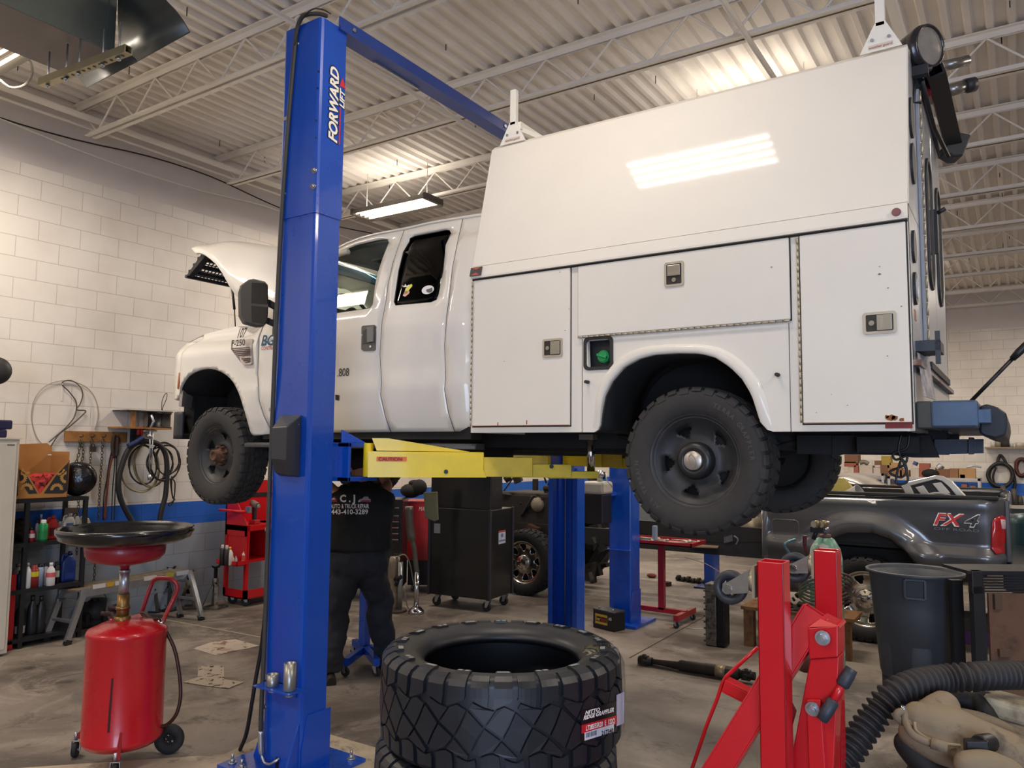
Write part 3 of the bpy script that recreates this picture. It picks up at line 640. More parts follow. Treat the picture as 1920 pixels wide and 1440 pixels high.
def latch(x0, y0, x1, y1, vert, par, word):
    a, b = q(x0, y1), q(x1, y0); X0, Z0, X1, Z1 = a[0], a[1], b[0], b[1]; Y = YS-.014
    fr = MB(); fr = sheet(rrect(X0, X1, Z0, Z1, .012), [rrect(X0+.012, X1-.012, Z0+.012, Z1-.012, .006)], lambda u, v: (u, Y-.006, v), .5, .006)
    f = obj('latch', fr, M_latchf, par, smooth=False)
    obj('latch_recess', MB().bx(X0+.008, X1-.008, Y-.0015, Y+.002, Z0+.008, Z1-.008), M_lin, par)
    w, h = X1-X0, Z1-Z0
    if vert:
        pd = MB().bx(X0+w*.17, X1-w*.17, Y-.012, Y-.001, Z0+h*.42, Z1-h*.14); kc = V((X0+w*.5, Y-.004, Z0+h*.26)); to, X, Yd, sz = V((X0+w*.22, Y-.0125, Z0+h*.5)), (1, 0, 0), (0, 0, 1), w*.56
    else:
        pd = MB().bx(X0+w*.42, X1-w*.12, Y-.012, Y-.001, Z0+h*.14, Z1-h*.14); kc = V((X0+w*.26, Y-.004, Z0+h*.5)); to, X, Yd, sz = V((X0+w*.62, Y-.0125, Z0+h*.22)), (0, 0, 1), (-1, 0, 0), h*.56
    pdo = obj('latch_paddle', pd, M_latch, par, bev=.002)
    obj('key_cylinder', MB().cyl(kc+V((0, .004, 0)), kc+V((0, -.004, 0)), .012, n=16).cyl(kc+V((0, -.004, 0)), kc+V((0, -.006, 0)), .007, n=12), M_latch, par)
    if word: text('latch_lettering', word, to, X, Yd, .018, M_latchf, par, .0004, fit=sz)
latch(1020, 634, 1057.5, 671.5, False, d1, ''); latch(1248, 489.5, 1284, 540, True, d2, 'TRIMARK'); latch(1620, 583, 1681, 628.5, False, d3, 'TRIMARK')
fo = [q(*p) for p in ((1095, 633), (1150, 629), (1152, 692), (1097, 694))]
x0, x1, z0, z1 = fo[0][0], fo[1][0], fo[2][1], fo[0][1]
ff = obj('fuel_filler_bezel', sheet(rrect(x0, x1, z0, z1, .03), [rrect(x0+.018, x1-.018, z0+.018, z1-.018, .02)], lambda u, v: (u, YS-.008, v), .5, .01), M_trimb, truck, smooth=False)
m = MB().bx(x0+.012, x1-.012, YS+.07, YS+.075, z0+.012, z1-.012)
for a in ((x0+.012, x0+.017, z0+.012, z1-.012), (x1-.017, x1-.012, z0+.012, z1-.012), (x0+.012, x1-.012, z0+.012, z0+.017), (x0+.012, x1-.012, z1-.017, z1-.012)): m.bx(a[0], a[1], YS, YS+.075, a[2], a[3])
obj('filler_pocket', m, M_trimb, truck)
c_ = V((*[q(1126, 667)[0]], YS+.03, q(1126, 667)[1])); m = MB().cyl(c_+V((0, .04, 0)), c_, .036, n=24).cyl(c_, c_+V((0, -.008, 0)), .030, n=24).frame(c_+V((0, -.014, 0)), (.062, .02, .014), V((.95, 0, -.3)), V((0, 1, 0)), V((.3, 0, .95)))
obj('fuel_cap', m, mat('cap_green', '#1f9a55', .35), truck, bev=.002)
for px_, py_ in ((1103, 716.5), (1459, 703)):
    x, z = q(px_, py_); obj('rubber_bumper', MB().cyl((x, YS+.01, z), (x, YS-.035, z), .011, .009, 14), M_trimb, truck)
x, z = q(1682, 400.5); obj('marker_lamp', MB().cyl((x, YS-.01, z), (x, YS-.034, z), .021, .018, 18), mat('marker_red', '#7c4a4e', .3), truck)
x, z = q(898, 515); bp_ = [V((XB0, YS-.029, ZL+.014)), V((XB0+.085, YS-.029, ZL+.014)), V((XB0+.085, YS-.014, ZL+.07)), V((XB0, YS-.014, ZL+.07))]
rp_ = obj('front_marker', MB().prism(bp_, (0, -.008, 0)), mat('marker_dark', '#4a4340', .4), truck)
m = MB().prism([V((XB0+.01, YS-.0385, ZL+.016)), V((XB0+.08, YS-.0385, ZL+.016)), V((XB0+.045, YS-.033, ZL+.034))], (0, .001, 0)).prism([V((XB0+.01, YS-.024, ZL+.067)), V((XB0+.08, YS-.024, ZL+.067)), V((XB0+.045, YS-.0285, ZL+.052))], (0, .001, 0)); obj('marker_reflector', m, mat('red_reflector', '#b3564c', .4), rp_)
x0, z0 = q(1660, 806); x1, z1 = q(1711, 795.5); obj('reflective_tape', MB().bx(x0, x1, YS-.002, YS+.002, ZB+.012, ZB+.05), mat('tape_red', '#7d2a2b', .35, var=.15, vscale=40), truck)
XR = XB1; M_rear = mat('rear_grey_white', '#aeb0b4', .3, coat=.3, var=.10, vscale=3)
m = MB().bx(XR-.02, XR, YS, 2*YC-YS, ZB, ZL+.08); m.prism([V((XR-.02, y, z)) for y, z in sec], (.02, 0, 0)); obj('rear_wall', m, M_rear, truck)
def rp(py_, pz_): return V((XR, py_, pz_))
yl = YC-.56; yr = YC+.56
m = MB().bx(XR, XR+.022, yl, YC-.004, 2.30, 3.72); rd = obj('rear_door', m, M_rear, truck, bev=.006)
m = MB().bx(XR, XR+.022, YC+.004, yr, 2.30, 3.72); rd2 = obj('rear_door', m, M_rear, truck, bev=.006)
hinge((XR+.026, yl-.012, 2.32), (XR+.026, yl-.012, 3.70), 20, rd)
for y0, y1, z0, z1 in ((yl-.03, yr+.03, 3.72, 3.76), (yl-.03, yr+.03, 2.26, 2.295)): obj('door_frame', MB().bx(XR, XR+.04, y0, y1, z0, z1), M_trimb, truck)
for d_, y in ((rd, YC-.28), (rd2, YC+.28)):
    pts = rrect(y-.13, y+.13, 2.72, 3.42, .12, 8); obj('oval_window', MB().prism([V((XR+.023, a, b)) for a, b in pts], (.006, 0, 0)), mat('dark_glass', '#1b1f24', .08, coat=.5), d_)
    obj('window_seal', MB().tube([V((XR+.027, a, b)) for a, b in pts], .010, 6, closed=True), M_trimb, d_)
obj('door_handle', MB().bx(XR+.02, XR+.05, YC-.1, YC-.07, 2.95, 3.2).cyl((XR+.05, YC-.085, 3.18), (XR+.09, YC-.085, 3.2), .012), M_trimb, rd)
M_red = mat('lamp_red', '#7a1f22', .2, coat=.5)
for z, r_, mm in ((3.47, .10, M_trimb), (3.24, .10, M_trimb), (2.81, .078, M_trimb), (2.61, .078, M_trimb)):
    y = YS+.15 if z < 3 else YS+.24
    pts = [V((XR, y+r_*.8*math.cos(a), z+r_*math.sin(a))) for a in [2*PI*k/28 for k in range(28)]]
    o_ = obj('tail_lamp', MB().prism(pts, (.012, 0, 0)), mm, truck)
    if z < 2.7: obj('lamp_lens', MB().prism([V((XR+.012, y+(p.y-y)*.45, z+(p.z-z)*.6)) for p in pts], (.006, 0, 0)), mat('lens_clear', '#cfd3d8', .15), o_)
obj('rear_sticker', MB().bx(XR, XR+.002, YS+.13, YS+.19, 2.46, 2.51), mat('sticker_brown', '#8a5b45', .5), truck)
obj('step_bracket', MB().bx(XR, XR+.10, YS+.12, YS+.34, 2.31, 2.36).bx(XR+.08, XR+.10, YS+.12, YS+.15, 2.25, 2.40), mat('bracket_grey', '#3d4249', .5, .3), truck)
p0 = V((XR+.03, YS+.10, 2.10)); m = MB().prism([p0, p0+V((.02, .30, -.0)), p0+V((.0, .28, .20)), p0+V((-.02, -.02, .20))], (.003, 0, 0)); lp_ = obj('licence_plate', m, mat('plate_worn', '#8d8f96', .4, var=.2, col2='#c7bdb9', thr=(.45, .6), vscale=18), truck)
m = MB().bx(XR, XR+.03, YS, 2*YC-YS, 2.235, 2.26); obj('sill_rail', m, mat('sill_rusty', '#9a8d88', .6, col2='#6a4638', thr=(.5, .65), vscale=9), truck)
M_bl = mat('bumper_blue_grey', '#4d6078', .35, .5, var=.15, vscale=5); M_bl2 = mat('bumper_olive', '#474945', .4, .4)
xo = PY(1835, 790, 3.9).x
bmp = obj('rear_bumper', MB().bx(XR+.06, xo, YS+.03, 2*YC-YS-.03, 1.955, 2.075), M_bl, truck, bev=.01); obj('bumper_end', MB().bx(XR+.002, XR+.065, YS+.04, 2*YC-YS-.04, 1.952, 2.075), M_bl2, truck, bev=.006)
pr = [(1836, 762), (1850, 757), (1872, 764), (1887, 774), (1889, 796), (1885, 817), (1866, 823), (1845, 818), (1836, 812)]
ye = 4.05; m = MB().prism([PY(a, b, ye) for a, b in pr], (0, 1.7, 0)); obj('bumper_guard', m, mat('guard_black', '#20262f', .5, .2), truck, bev=.01)
obj('guard_bracket', MB().bx(xo-.01, xo+.045, 3.98, 4.05, 1.975, 2.04), M_bl, truck, bev=.005)
m = MB().beam((-1.0, 4.35, 1.88), (XR+.02, 4.35, 1.88), .08, .10).beam((-1.0, 5.45, 1.88), (XR+.02, 5.45, 1.88), .08, .10); m.bx(XR-.30, XR-.02, 4.2, 5.6, 1.84, 1.92)
m.prism([PY(1560, 818, 4.3), PY(1600, 816, 4.3), PY(1660, 822, 4.3), PY(1745, 822, 4.3), PY(1760, 858, 4.3), PY(1710, 858, 4.3), PY(1650, 850, 4.3), PY(1590, 848, 4.3), PY(1560, 858, 4.3)], (0, .06, 0))
obj('tow_frame', m, M_und, truck)
obj('hitch_receiver', MB().prism([PY(*a_, 4.4) for a_ in ((1752, 824), (1843, 823), (1843, 850), (1752, 852))], (0, .12, 0)).prism([PY(*a_, 4.38) for a_ in ((1816, 820), (1824, 820), (1824, 852), (1816, 852))], (0, .16, 0)), mat('hitch_steel', '#2c3440', .4, .5), truck)
m = MB().tube(curve([PY(*a) for a in ((1705, 815, 4.2), (1700, 840, 4.2), (1675, 850, 4.2), (1680, 862, 4.2), (1700, 855, 4.2), (1695, 872, 4.2), (1668, 885, 4.2), (1690, 895, 4.2), (1700, 880, 4.2), (1690, 862, 4.2), (1680, 905, 4.2), (1702, 902, 4.2), (1695, 870, 4.2), (1685, 845, 4.2), (1690, 815, 4.2))], 6), .006, 6); obj('trailer_cable', m, M_black, truck)
m = MB()
for y in (YC-.43, YC+.43): m.bx(-6.3, -.3, y-.04, y+.04, 1.85, 1.96)
for x in (-6.2, -5.0, -3.9, -2.9, -2.2, -.9, -.4): m.bx(x-.04, x+.04, YC-.43, YC+.43, 1.86, 1.94)
m.bx(-4.9, -4.1, YC-.25, YC+.25, 1.72, 1.92); m.bx(-3.9, -3.2, YC-.38, YC-.02, 1.76, 1.9); m.cyl((-4.1, YC, 1.88), (-1.45, YC, 1.83), .04)
m.cyl((-4.3, YC+.2, 1.87), (-2.2, YC+.32, 1.87), .045); m.cyl((-3.4, YC+.2, 1.86), (-2.7, YC+.24, 1.86), .07)
obj('chassis', m, M_und, truck)
m = MB().cyl((-1.44, 4.16, 1.785), (-1.44, 5.64, 1.785), .055).ball((-1.44, YC, 1.785), .17, 16).cyl((-5.46, 4.1, 1.76), (-5.46, 5.7, 1.76), .05).ball((-5.46, YC+.2, 1.75), .13, 14)
obj('axle', m, M_und, truck)
m = MB()
for y in (YC-.5, YC+.5):
    for k in range(4): m.tube(curve([(-2.1+.12*k, y, 1.93-.012*k), (-1.44, y, 1.84-.015*k), (-.75-.12*k, y, 1.93-.012*k)], 5), .012, 6)
    m.cyl((-5.46, y, 1.78), (-5.46, y, 2.1), .06)
obj('leaf_spring', m, M_und, truck)
obj('spare_tire', MB().lathe([(.2, -.1), (.36, -.11), (.38, 0), (.36, .11), (.2, .1)], o=(-.85, YC, 1.955), ax=(0, 0, 1), n=30, closed=True), M_tire, truck)
obj('floor_pan', MB().bx(-4.95, -2.87, 3.98, 5.82, 1.95, 2.0).bx(-2.84, -.4, 4.4, 5.4, 1.96, 2.0), M_und, truck)
wr_ = steel_wheel(truck, (-1.438, 4.035, 1.79), 0, 'silver', 5, .397, .243, .262, 1.15)
m4 = Mloc((-1.438, 4.035, 1.79))
M_tl = mat('tyre_letters', '#4a4845', .7)
arc_text('TERRA GRAPPLER', m4, .315, -.1315, R(66), .034, M_tl, wr_); arc_text('ALL TERRAIN', m4, .315, -.1315, R(232), .034, M_tl, wr_)
steel_wheel(truck, (-1.438, 5.70, 1.80), 0, 'silver', 5, .397, .232, .262, .4, flip=True)
wf_ = steel_wheel(truck, (-5.475, 4.03, 1.765), R(-2), 'hub', 5, .40, .235, .262, .5)
steel_wheel(truck, (-5.475, 5.70, 1.765), 0, 'hub', 5, .40, .232, .262, .2, flip=True)
x, z = q(1213, 889, 3.92); obj('chalk_mark', MB().lathe([(.006, 0), (.012, 0)], o=(x, 3.955, z), ax=(0, -1, 0), n=16), mat('chalk_red', '#8c4b40', .9), wr_)
def fy(x, z):
    """near-side surface of the cab, Y as a function of x and z"""
    pts = [(1.85, .075), (1.95, .045), (2.05, .022), (2.2, .004), (2.275, 0), (2.30, .004), (2.33, .016), (2.45, .016), (2.60, .018), (2.655, .020), (2.675, .032), (2.70, .032), (2.74, .045), (2.80, .055), (3.18, .185), (3.26, .225), (3.32, .28), (3.36, .36)]
    z = max(1.85, min(3.36, z)); o = 0
    for (a, b), (c, d) in zip(pts, pts[1:]):
        if a <= z <= c: o = b+(d-b)*(z-a)/(c-a); break
    y = 3.868+o
    if x > -2.99: t = min(1, (x+2.99)/.13); y += .13*(1-math.sqrt(max(0, 1-t*t)))
    if x < -4.95:                                   # front fender pulls out round the wheel
        t = min(1, (-4.95-x)/.3); r_ = math.hypot(x+5.47, (z-1.80)); b_ = max(0, 1-abs(r_-.46)/.24)
        o = 0
        y = 3.868+o*(1-t)+(y-3.868)*(1-t) + t*(.03 if z > 2.2 else .02)-t*.030*(b_*b_*(3-2*b_) if b_ < 1 else 1)
        if z > 2.60: y += t*min(.2, ((z-2.60)/.12)**2*.10)
    if x < -5.93: t = min(1, (-5.93-x)/.12); y += .10*(1-math.sqrt(max(0, 1-t*t)))
    return y
def S(px_, py_):
    y = 3.88
    for _ in range(8): p = PY(px_, py_, y); y = .4*y+.6*fy(p.x, p.z)
    return (p.x, p.z)
def side(outer_, holes_, name, m, th=.03, step=.06, off=0, far=True, parent=truck, px=True, nm2=None):
    o_ = [S(*a) for a in outer_] if px else outer_; h_ = [[S(*a) for a in h] for h in holes_] if px else holes_
    f = lambda a, b: (a, fy(a, b)+off, b); ob = obj(name, sheet(o_, h_, f, step, th), m, parent, smooth=True)
    md = ob.modifiers.new('ws', 'WEIGHTED_NORMAL')
    if far:
        f2 = lambda a, b: (a, 2*YC-fy(a, b)-off, b); obj(nm2 or name, sheet(o_, h_, f2, step, -th), m, parent, smooth=True)
    return ob, o_, h_
Bc = [(757, 432), (746, 459), (735.8, 493), (727, 533), (723.8, 560), (715.5, 604), (711.7, 663), (715, 716.7), (713, 740), (721.7, 780), (732.7, 810)]
Cc = [(867, 411), (857.8, 450), (847.5, 502), (841.5, 560), (836.7, 593), (833, 646.7), (835, 708), (833, 730), (840, 773), (851.7, 809)]
g = 1.1
roofB, roofC = [(806, 420.5)], []
rw = [(741, 573), (738, 566), (746.7, 506.7), (755, 473), (763, 453), (768, 446), (778, 442), (810, 436), (836, 430.8), (842.5, 431), (844, 436), (831, 510), (822.5, 552), (819, 562), (808, 567)]
o1 = [(x+g, y) for x, y in Bc]+[(x-g, y) for x, y in Cc[::-1]]+[(806, 421)]
rdoor, O1, H1 = side(o1, [rw], 'rear_door', M_wc)
Fc = [(515, 596), (492.7, 613.5), (485.4, 633), (483, 700), (484.4, 725.8), (485.4, 750.8), (493.8, 778), (510, 813)]
fw = [(548, 590), (556, 560), (575, 522), (602, 490), (638.7, 471.5), (668.7, 459.5), (700, 452), (718, 448.6), (726, 449), (729, 454), (717, 484.7), (708, 512), (703, 536), (699, 571), (694, 578), (635, 586.7), (600, 590.5)]
rl = [(525, 590), (545, 552), (566, 519), (596, 484), (620, 471), (638.7, 465), (651.6, 458.5), (677, 449), (703, 442)]
o2 = [(x+g, y) for x, y in Fc[::-1]]+rl[0:]+[(x-g, y) for x, y in Bc]
o2 = [(x+g, y) for x, y in Fc[::-1]]+rl+[(x-g, y) for x, y in Bc]
o2 = o2[:len(Fc)]+rl+[(x-g, y) for x, y in Bc]
fdoor, O2, H2 = side(o2, [fw], 'front_door', M_wc)
o3 = [(x+g, y) for x, y in Cc]
P3 = [S(*a) for a in o3]; P3 = P3+[(-2.865, P3[-1][1]), (-2.865, 3.27), (-2.90, P3[0][1])]
side(P3, [], 'cab_corner', M_wc, px=False)
fo_ = [(x-g, y) for x, y in Fc]
arcF = [(478, 817), (470.8, 813), (464.6, 792.5), (456, 763), (447.9, 738), (437.5, 717.5), (425, 704), (408, 694.6), (389.6, 691.5), (368.8, 695.6), (350, 707), (337.5, 728), (331, 750.8)]
arcF = [(p.x, p.y) for p in curve([V((a, b, 0)) for a, b in arcF], 3)]
top_ = [(325, 748), (327, 700), (329, 669), (335, 656), (352, 641.7), (383, 627), (425, 615.6), (445.8, 611.5), (492.7, 611)]
o4 = fo_[1:]+arcF+top_
fend, O4, _ = side(o4, [], 'front_fender', M_wc, step=.035)
LA = [S(*a) for a in arcF[3:]]
for sgn in (0, 1):
    yy = lambda y: y if not sgn else 2*YC-y
    m = MB().grid([[V((a, yy(fy(a, b)+.02), b)) for a, b in LA], [V((a, yy(4.45), b)) for a, b in LA]]); m.prism([V((a, yy(4.45), b)) for a, b in LA]+[V((LA[0][0], yy(4.45), 1.9))], (0, .01, 0)); obj('wheel_liner', m, M_liner, truck, solid=.005)
def strip(pts, name, w_=.01):
    m = MB(); P_ = [S(*a) for a in pts]
    for (a, b), (c, d) in zip(P_, P_[1:]): m.beam((a, fy(a, b)+.012, b), (c, fy(c, d)+.012, d), .006, .014, up=(0, 1, 0))
    obj(name, m, M_gap, truck)
strip(Bc, 'door_seal'); strip(Cc, 'door_seal'); strip(Fc, 'door_seal')
def glass_mat(name, tint, f=.12, refl=.06):
    m = bpy.data.materials.new(name); m.use_nodes = True; nt = m.node_tree; N = nt.nodes; L = nt.links; N.remove(N['Principled BSDF'])
    tr = N.new('ShaderNodeBsdfTransparent'); tr.inputs[0].default_value = (*tint, 1); gl = N.new('ShaderNodeBsdfGlossy'); gl.inputs[1].default_value = .03
    fr = N.new('ShaderNodeMath'); fr.operation = 'MULTIPLY'; f0 = N.new('ShaderNodeFresnel'); f0.inputs[0].default_value = 1.4; ge = N.new('ShaderNodeNewGeometry'); iv = N.new('ShaderNodeMath'); iv.operation = 'SUBTRACT'; iv.inputs[0].default_value = 1; L.new(ge.outputs['Backfacing'], iv.inputs[1]); L.new(f0.outputs[0], fr.inputs[0]); L.new(iv.outputs[0], fr.inputs[1]); mx = N.new('ShaderNodeMixShader'); L.new(fr.outputs[0], mx.inputs[0]); L.new(tr.outputs[0], mx.inputs[1]); L.new(gl.outputs[0], mx.inputs[2]); L.new(mx.outputs[0], N['Material Output'].inputs[0]); return m
M_gl = glass_mat('door_glass', (.86, .92, .89)); M_gld = glass_mat('privacy_glass', (.035, .04, .045)); M_ws = glass_mat('windscreen_glass', (.75, .85, .80))
def glass(h, par, m):
    f = lambda a, b: (a, fy(a, b)+.010, b); o_ = obj('window_glass', sheet(h, [], f, .1, .004), m, par)
    f2 = lambda a, b: (a, 2*YC-fy(a, b)-.010, b); obj('far_window_glass', sheet(h, [], f2, .1, -.004), m, truck); return o_
glass(H1[0], rdoor, M_gld); glass(H2[0], fdoor, M_gl)
for h, par in ((H1[0], rdoor), (H2[0], fdoor)):
    obj('window_seal', MB().tube([V((a, fy(a, b)+.006, b)) for a, b in h], .005, 6, closed=True), M_trimb, par)
rs = [S(*a) for a in ((596, 484), (620, 471), (638.7, 465), (651.6, 458.5), (677, 449), (703, 442), (757, 432), (806, 421), (867, 411))]
ze = rs+[(-2.90, rs[-1][1]), (-2.865, rs[-1][1]-.03)]
rows = []
for k, (x, z) in enumerate(ze):
    y0 = fy(x, z); h = .055 if k > 1 else .03
    if k == len(ze)-1: h = .02
    rows.append([V((x, y0+(2*YC-2*y0)*t, z+h*(1-(2*t-1)**4)**.6)) for t in [i/16 for i in range(17)]])
obj('roof', MB().grid(rows), M_wc, truck, solid=.02, soff=1)
wa, wb_ = rs[0], S(532, 592); wt = [V((wa[0], fy(*wa)+.02, wa[1])), V((wa[0], 2*YC-fy(*wa)-.02, wa[1]))]; wl = [V((wb_[0]+.0, fy(*wb_)+.03, wb_[1]+.02)), V((wb_[0], 2*YC-fy(*wb_)-.03, wb_[1]+.02))]
rows = []
for t in [i/6 for i in range(7)]:
    a, b = wl[0].lerp(wt[0], t), wl[1].lerp(wt[1], t); rows.append([a.lerp(b, s)+V((-.10*(1-(2*s-1)**2), 0, .02*(1-(2*s-1)**2))) for s in [j/12 for j in range(13)]])
obj('windscreen', MB().grid(rows), M_ws, truck)
obj('sun_band', MB().grid([[p+V((.004, 0, 0)) for p in r] for r in [rows[5], rows[6]]]), glass_mat('tint_band', (.12, .22, .35)), truck)
for s in (0, 1): obj('windscreen_pillar', MB().tube([wl[s], wt[s], wt[s]+V((.3, .0, .02))], .022, 8), M_wc, truck)
m = MB().bx(wb_[0]-.20, wb_[0]+.06, 4.0, 5.8, wb_[1]-.06, wb_[1]-.01); obj('cowl', m, M_trimb, truck)
obj('cab_rear_wall', MB().bx(-2.90, -2.87, 4.02, 5.78, 1.97, 2.74).bx(-2.90, -2.87, 4.15, 5.65, 3.12, 3.30).bx(-2.90, -2.87, 4.15, 4.3, 2.74, 3.12).bx(-2.90, -2.87, 5.5, 5.65, 2.74, 3.12), M_wc, truck)
M_int = mat('interior_grey', '#3b3937', .8, var=.1)
m = MB().bx(-4.95, -4.62, 4.02, 5.78, 2.2, 2.70).bx(-5.02, -4.95, 4.02, 5.78, 2.0, 2.6); obj('dashboard', m, M_int, truck, bev=.03)
m = MB().bx(-4.15, -3.6, 4.1, 4.7, 2.1, 2.35).bx(-3.72, -3.58, 4.1, 4.7, 2.3, 2.86).bx(-4.15, -3.6, 5.1, 5.7, 2.1, 2.35).bx(-3.72, -3.58, 5.1, 5.7, 2.3, 2.86).bx(-3.3, -3.05, 4.1, 5.7, 2.1, 2.8); obj('seats', m, M_int, truck, bev=.03)
c_ = PY(662, 588, 4.40); ax = V((.86, 0, .5)).normalized(); m = MB().lathe([(.185+.014*math.cos(a), .014*math.sin(a)) for a in [2*PI*k/8 for k in range(8)]], o=c_, ax=ax, n=40, closed=True)
m.cyl(c_, c_-ax*.35, .03); m.cyl(c_+V((0, -.18, 0)), c_+V((0, .18, 0)), .014); m.lathe([(0, .02), (.05, .02), (.06, -.02), (0, -.03)], o=c_, ax=ax, n=18); obj('steering_wheel', m, M_trimb, truck)
obj('headliner', MB().bx(-4.0, -2.92, 4.14, 5.66, 3.235, 3.245), M_int, truck)
def sp_(px_, py_, off=.0): a, b = S(px_, py_); return V((a, fy(a, b)-off, b))
def badge(pts, name, m, par, t=.003, off=.001): return obj(name, MB().prism([sp_(*p, off+t) for p in pts], (0, t, 0)), m, par)
hd_ = badge([(681, 611), (703, 609.5), (706.5, 612), (705, 656), (702, 657.5), (682, 658), (678.5, 655), (679, 614)], 'door_handle', M_dkgrey, fdoor, .006)
badge([(691, 614), (703, 612), (702, 641), (691.5, 642.5)], 'handle_pull', mat('handle_light', '#716f6b', .4), fdoor, .012, .006)
badge([(682, 615), (689.5, 614), (690, 644), (681, 645)], 'handle_cup', M_trimb, fdoor, .001, .0065)
p = sp_(696, 650, .006); obj('door_lock', MB().cyl(p, p+V((0, -.004, 0)), .009, n=14), M_chrome, fdoor)
p = sp_(633, 706, .0025); text('door_number', '.808', p, (1, 0, 0), (0, 0, 1), .082, mat('decal_black', '#151515', .5), fdoor, .0005, fit=.115)
badge([(629, 740), (637, 741), (635.5, 742.5), (637, 744), (635.5, 745.5), (637, 747), (635.5, 748.5), (637, 751), (629, 750)], 'door_decal', mat('decal_black', '#151515'), fdoor, .001)
p = sp_(448, 634, .02); X_ = V((1, 0, .0)); text('unit_number', '107', p, X_, (0, .15, 1), .115, mat('decal_black', '#151515'), fend, .001, shear=.3, bold=.02, fit=.115)
p = sp_(490, 648, .003); X_ = (sp_(512, 647, .003)-p).normalized(); text('company_logo', 'BGS', p, X_, (0, 0, 1), .115, mat('decal_teal', '#1d5468', .5), fdoor, .001, shear=.3, bold=.02, fit=.22)
p = sp_(490, 656.5, .003); text('company_lettering', 'CONTRACTORS', p, X_, (0, 0, 1), .04, mat('decal_red', '#b8452f', .5), fdoor, .001, bold=.01, fit=.27)
vb = badge([(437.5, 641), (441, 639), (474, 635.5), (476.5, 637), (475, 682), (472, 684), (460, 684.5), (457, 682), (437, 656)], 'fender_vent', mat('vent_silver', '#b7b0ab', .3, .6), fend, .018)
for k in range(9):
    if k == 5: continue
    y0 = 652.5+k*3.25; xl = 439.5+max(0, (k-1.0)*3.3); badge([(xl, y0+.9), (472.5, y0-1.2), (472.5, y0+.7), (xl+1.5, y0+2.6)], 'vent_slot', mat('vent_dark', '#43262b', .6), vb, .002, .019)
p = sp_(438.5, 650.3, .021); X_ = (sp_(472, 647, .021)-p).normalized(); text('badge_lettering', 'F-250', p, X_, (0, 0, 1), .072, mat('decal_black', '#151515'), vb, .0008, bold=.015, fit=.185)
def wp(px_, py_, o=.0): a, b = S(px_, py_); return V((a, fy(a, b)+.008-o, b))
pts = [(801+11.5*math.cos(a)-.0*math.sin(a), 543-8*math.sin(a)-2*math.cos(a)) for a in [2*PI*k/24 for k in range(24)]]
st_ = obj('window_sticker', MB().prism([wp(*p, .002) for p in pts], (0, .001, 0)), mat('sticker_white', '#dcdde0', .4), rdoor)
pts = [(804+6*math.cos(a), 544-4.5*math.sin(a)) for a in [R(-200+23*k) for k in range(10)]]+[(809, 539), (804, 541)]
obj('sticker_swirl', MB().prism([wp(*p, .003) for p in pts], (0, .001, 0)), mat('sticker_dark', '#4a4c50', .4), rdoor)
for col, pl, nm in (('#cfd04e', [(756, 552), (759, 541), (766, 534), (771, 532), (772, 536), (766, 543), (763, 549)], 'fish_sticker'), ('#d8928a', [(754, 554), (758, 545), (762, 545), (767, 546), (765, 551), (758, 556)], 'fish_sticker'), ('#d9d6cf', [(752, 535), (757, 536), (759, 532), (761, 536), (766, 533), (763, 538), (756, 538)], 'fish_sticker')):
    obj(nm, MB().prism([wp(a, b, .002) for a, b in pl], (0, .001, 0)), mat('st'+col[1:], col, .4), rdoor)
m = MB(); yb = 3.93
pr = [(3.80, 1.835), (3.80, 1.862), (3.83, 1.872), (4.0, 1.872), (4.0, 1.835)]
xs = [-5.02, -4.96, -3.0, -2.84]; rows = []
for i, x in enumerate(xs):
    k = .5 if i in (0, 3) else 1; rows.append([V((x, 4.0-(4.0-a)*k, b)) for a, b in pr])
m.grid(rows, sm=False, cv=True); m.f += [tuple(range(len(m.v)-5, len(m.v))), (0, 1, 2, 3, 4)]; m.sm += [False]*2
obj('running_board', m, mat('board_grey', '#3e3f41', .45), truck, bev=.006)
m = MB()
for x in (-4.7, -4.0, -3.2): m.bx(x-.03, x+.03, 3.95, 4.5, 1.84, 1.88)
m.bx(-4.9, -2.9, 3.93, 4.05, 1.90, 1.98); obj('board_bracket', m, M_und, truck)
def mp(px_, py_, y=3.60): return PY(px_, py_, y)
mo = [(452, 590), (451, 545), (455, 532), (466, 523.5), (476, 522), (497, 527), (503, 534), (504, 575), (502, 603), (497, 611), (485, 611.5), (460, 605)]
obj('mirror', MB().prism([mp(*a, 3.60) for a in mo], (-.10, .05, 0)), M_trimb, truck, bev=.012, seg=3)
mi = [(472, 530), (497, 531), (500.5, 538), (501, 570), (471, 568)]; obj('mirror_glass', MB().prism([mp(*a, 3.596) for a in mi], (.0, .002, 0)), mat('mirror_face', '#101215', .08, .3), truck)
mi = [(471, 573), (501, 576), (500, 600), (496, 607), (472, 603)]; obj('mirror_glass', MB().prism([mp(*a, 3.596) for a in mi], (.0, .002, 0)), mat('mirror_face', '#101215', .08, .3), truck)
e1, e2 = mp(503, 568, 3.65), mp(503, 602, 3.65); f1 = V((-4.72, 3.93, e1.z)); f2 = V((-4.72, 3.93, e2.z))
obj('mirror_arm', MB().cyl(e1, f1, .026).cyl(e2, f2, .024).bx(-4.80, -4.66, 3.90, 3.95, e2.z-.06, e1.z+.05), M_trimb, truck)
def nose(y): return 0
m = MB().prism([V((-5.92, 3.93, 1.98)), V((-5.98, 3.93, 2.16)), V((-6.2, 4.02, 2.17)), V((-6.32, 4.25, 2.17)), V((-6.32, 4.25, 1.97)), V((-6.2, 4.02, 1.95))], (0, 0, 0))
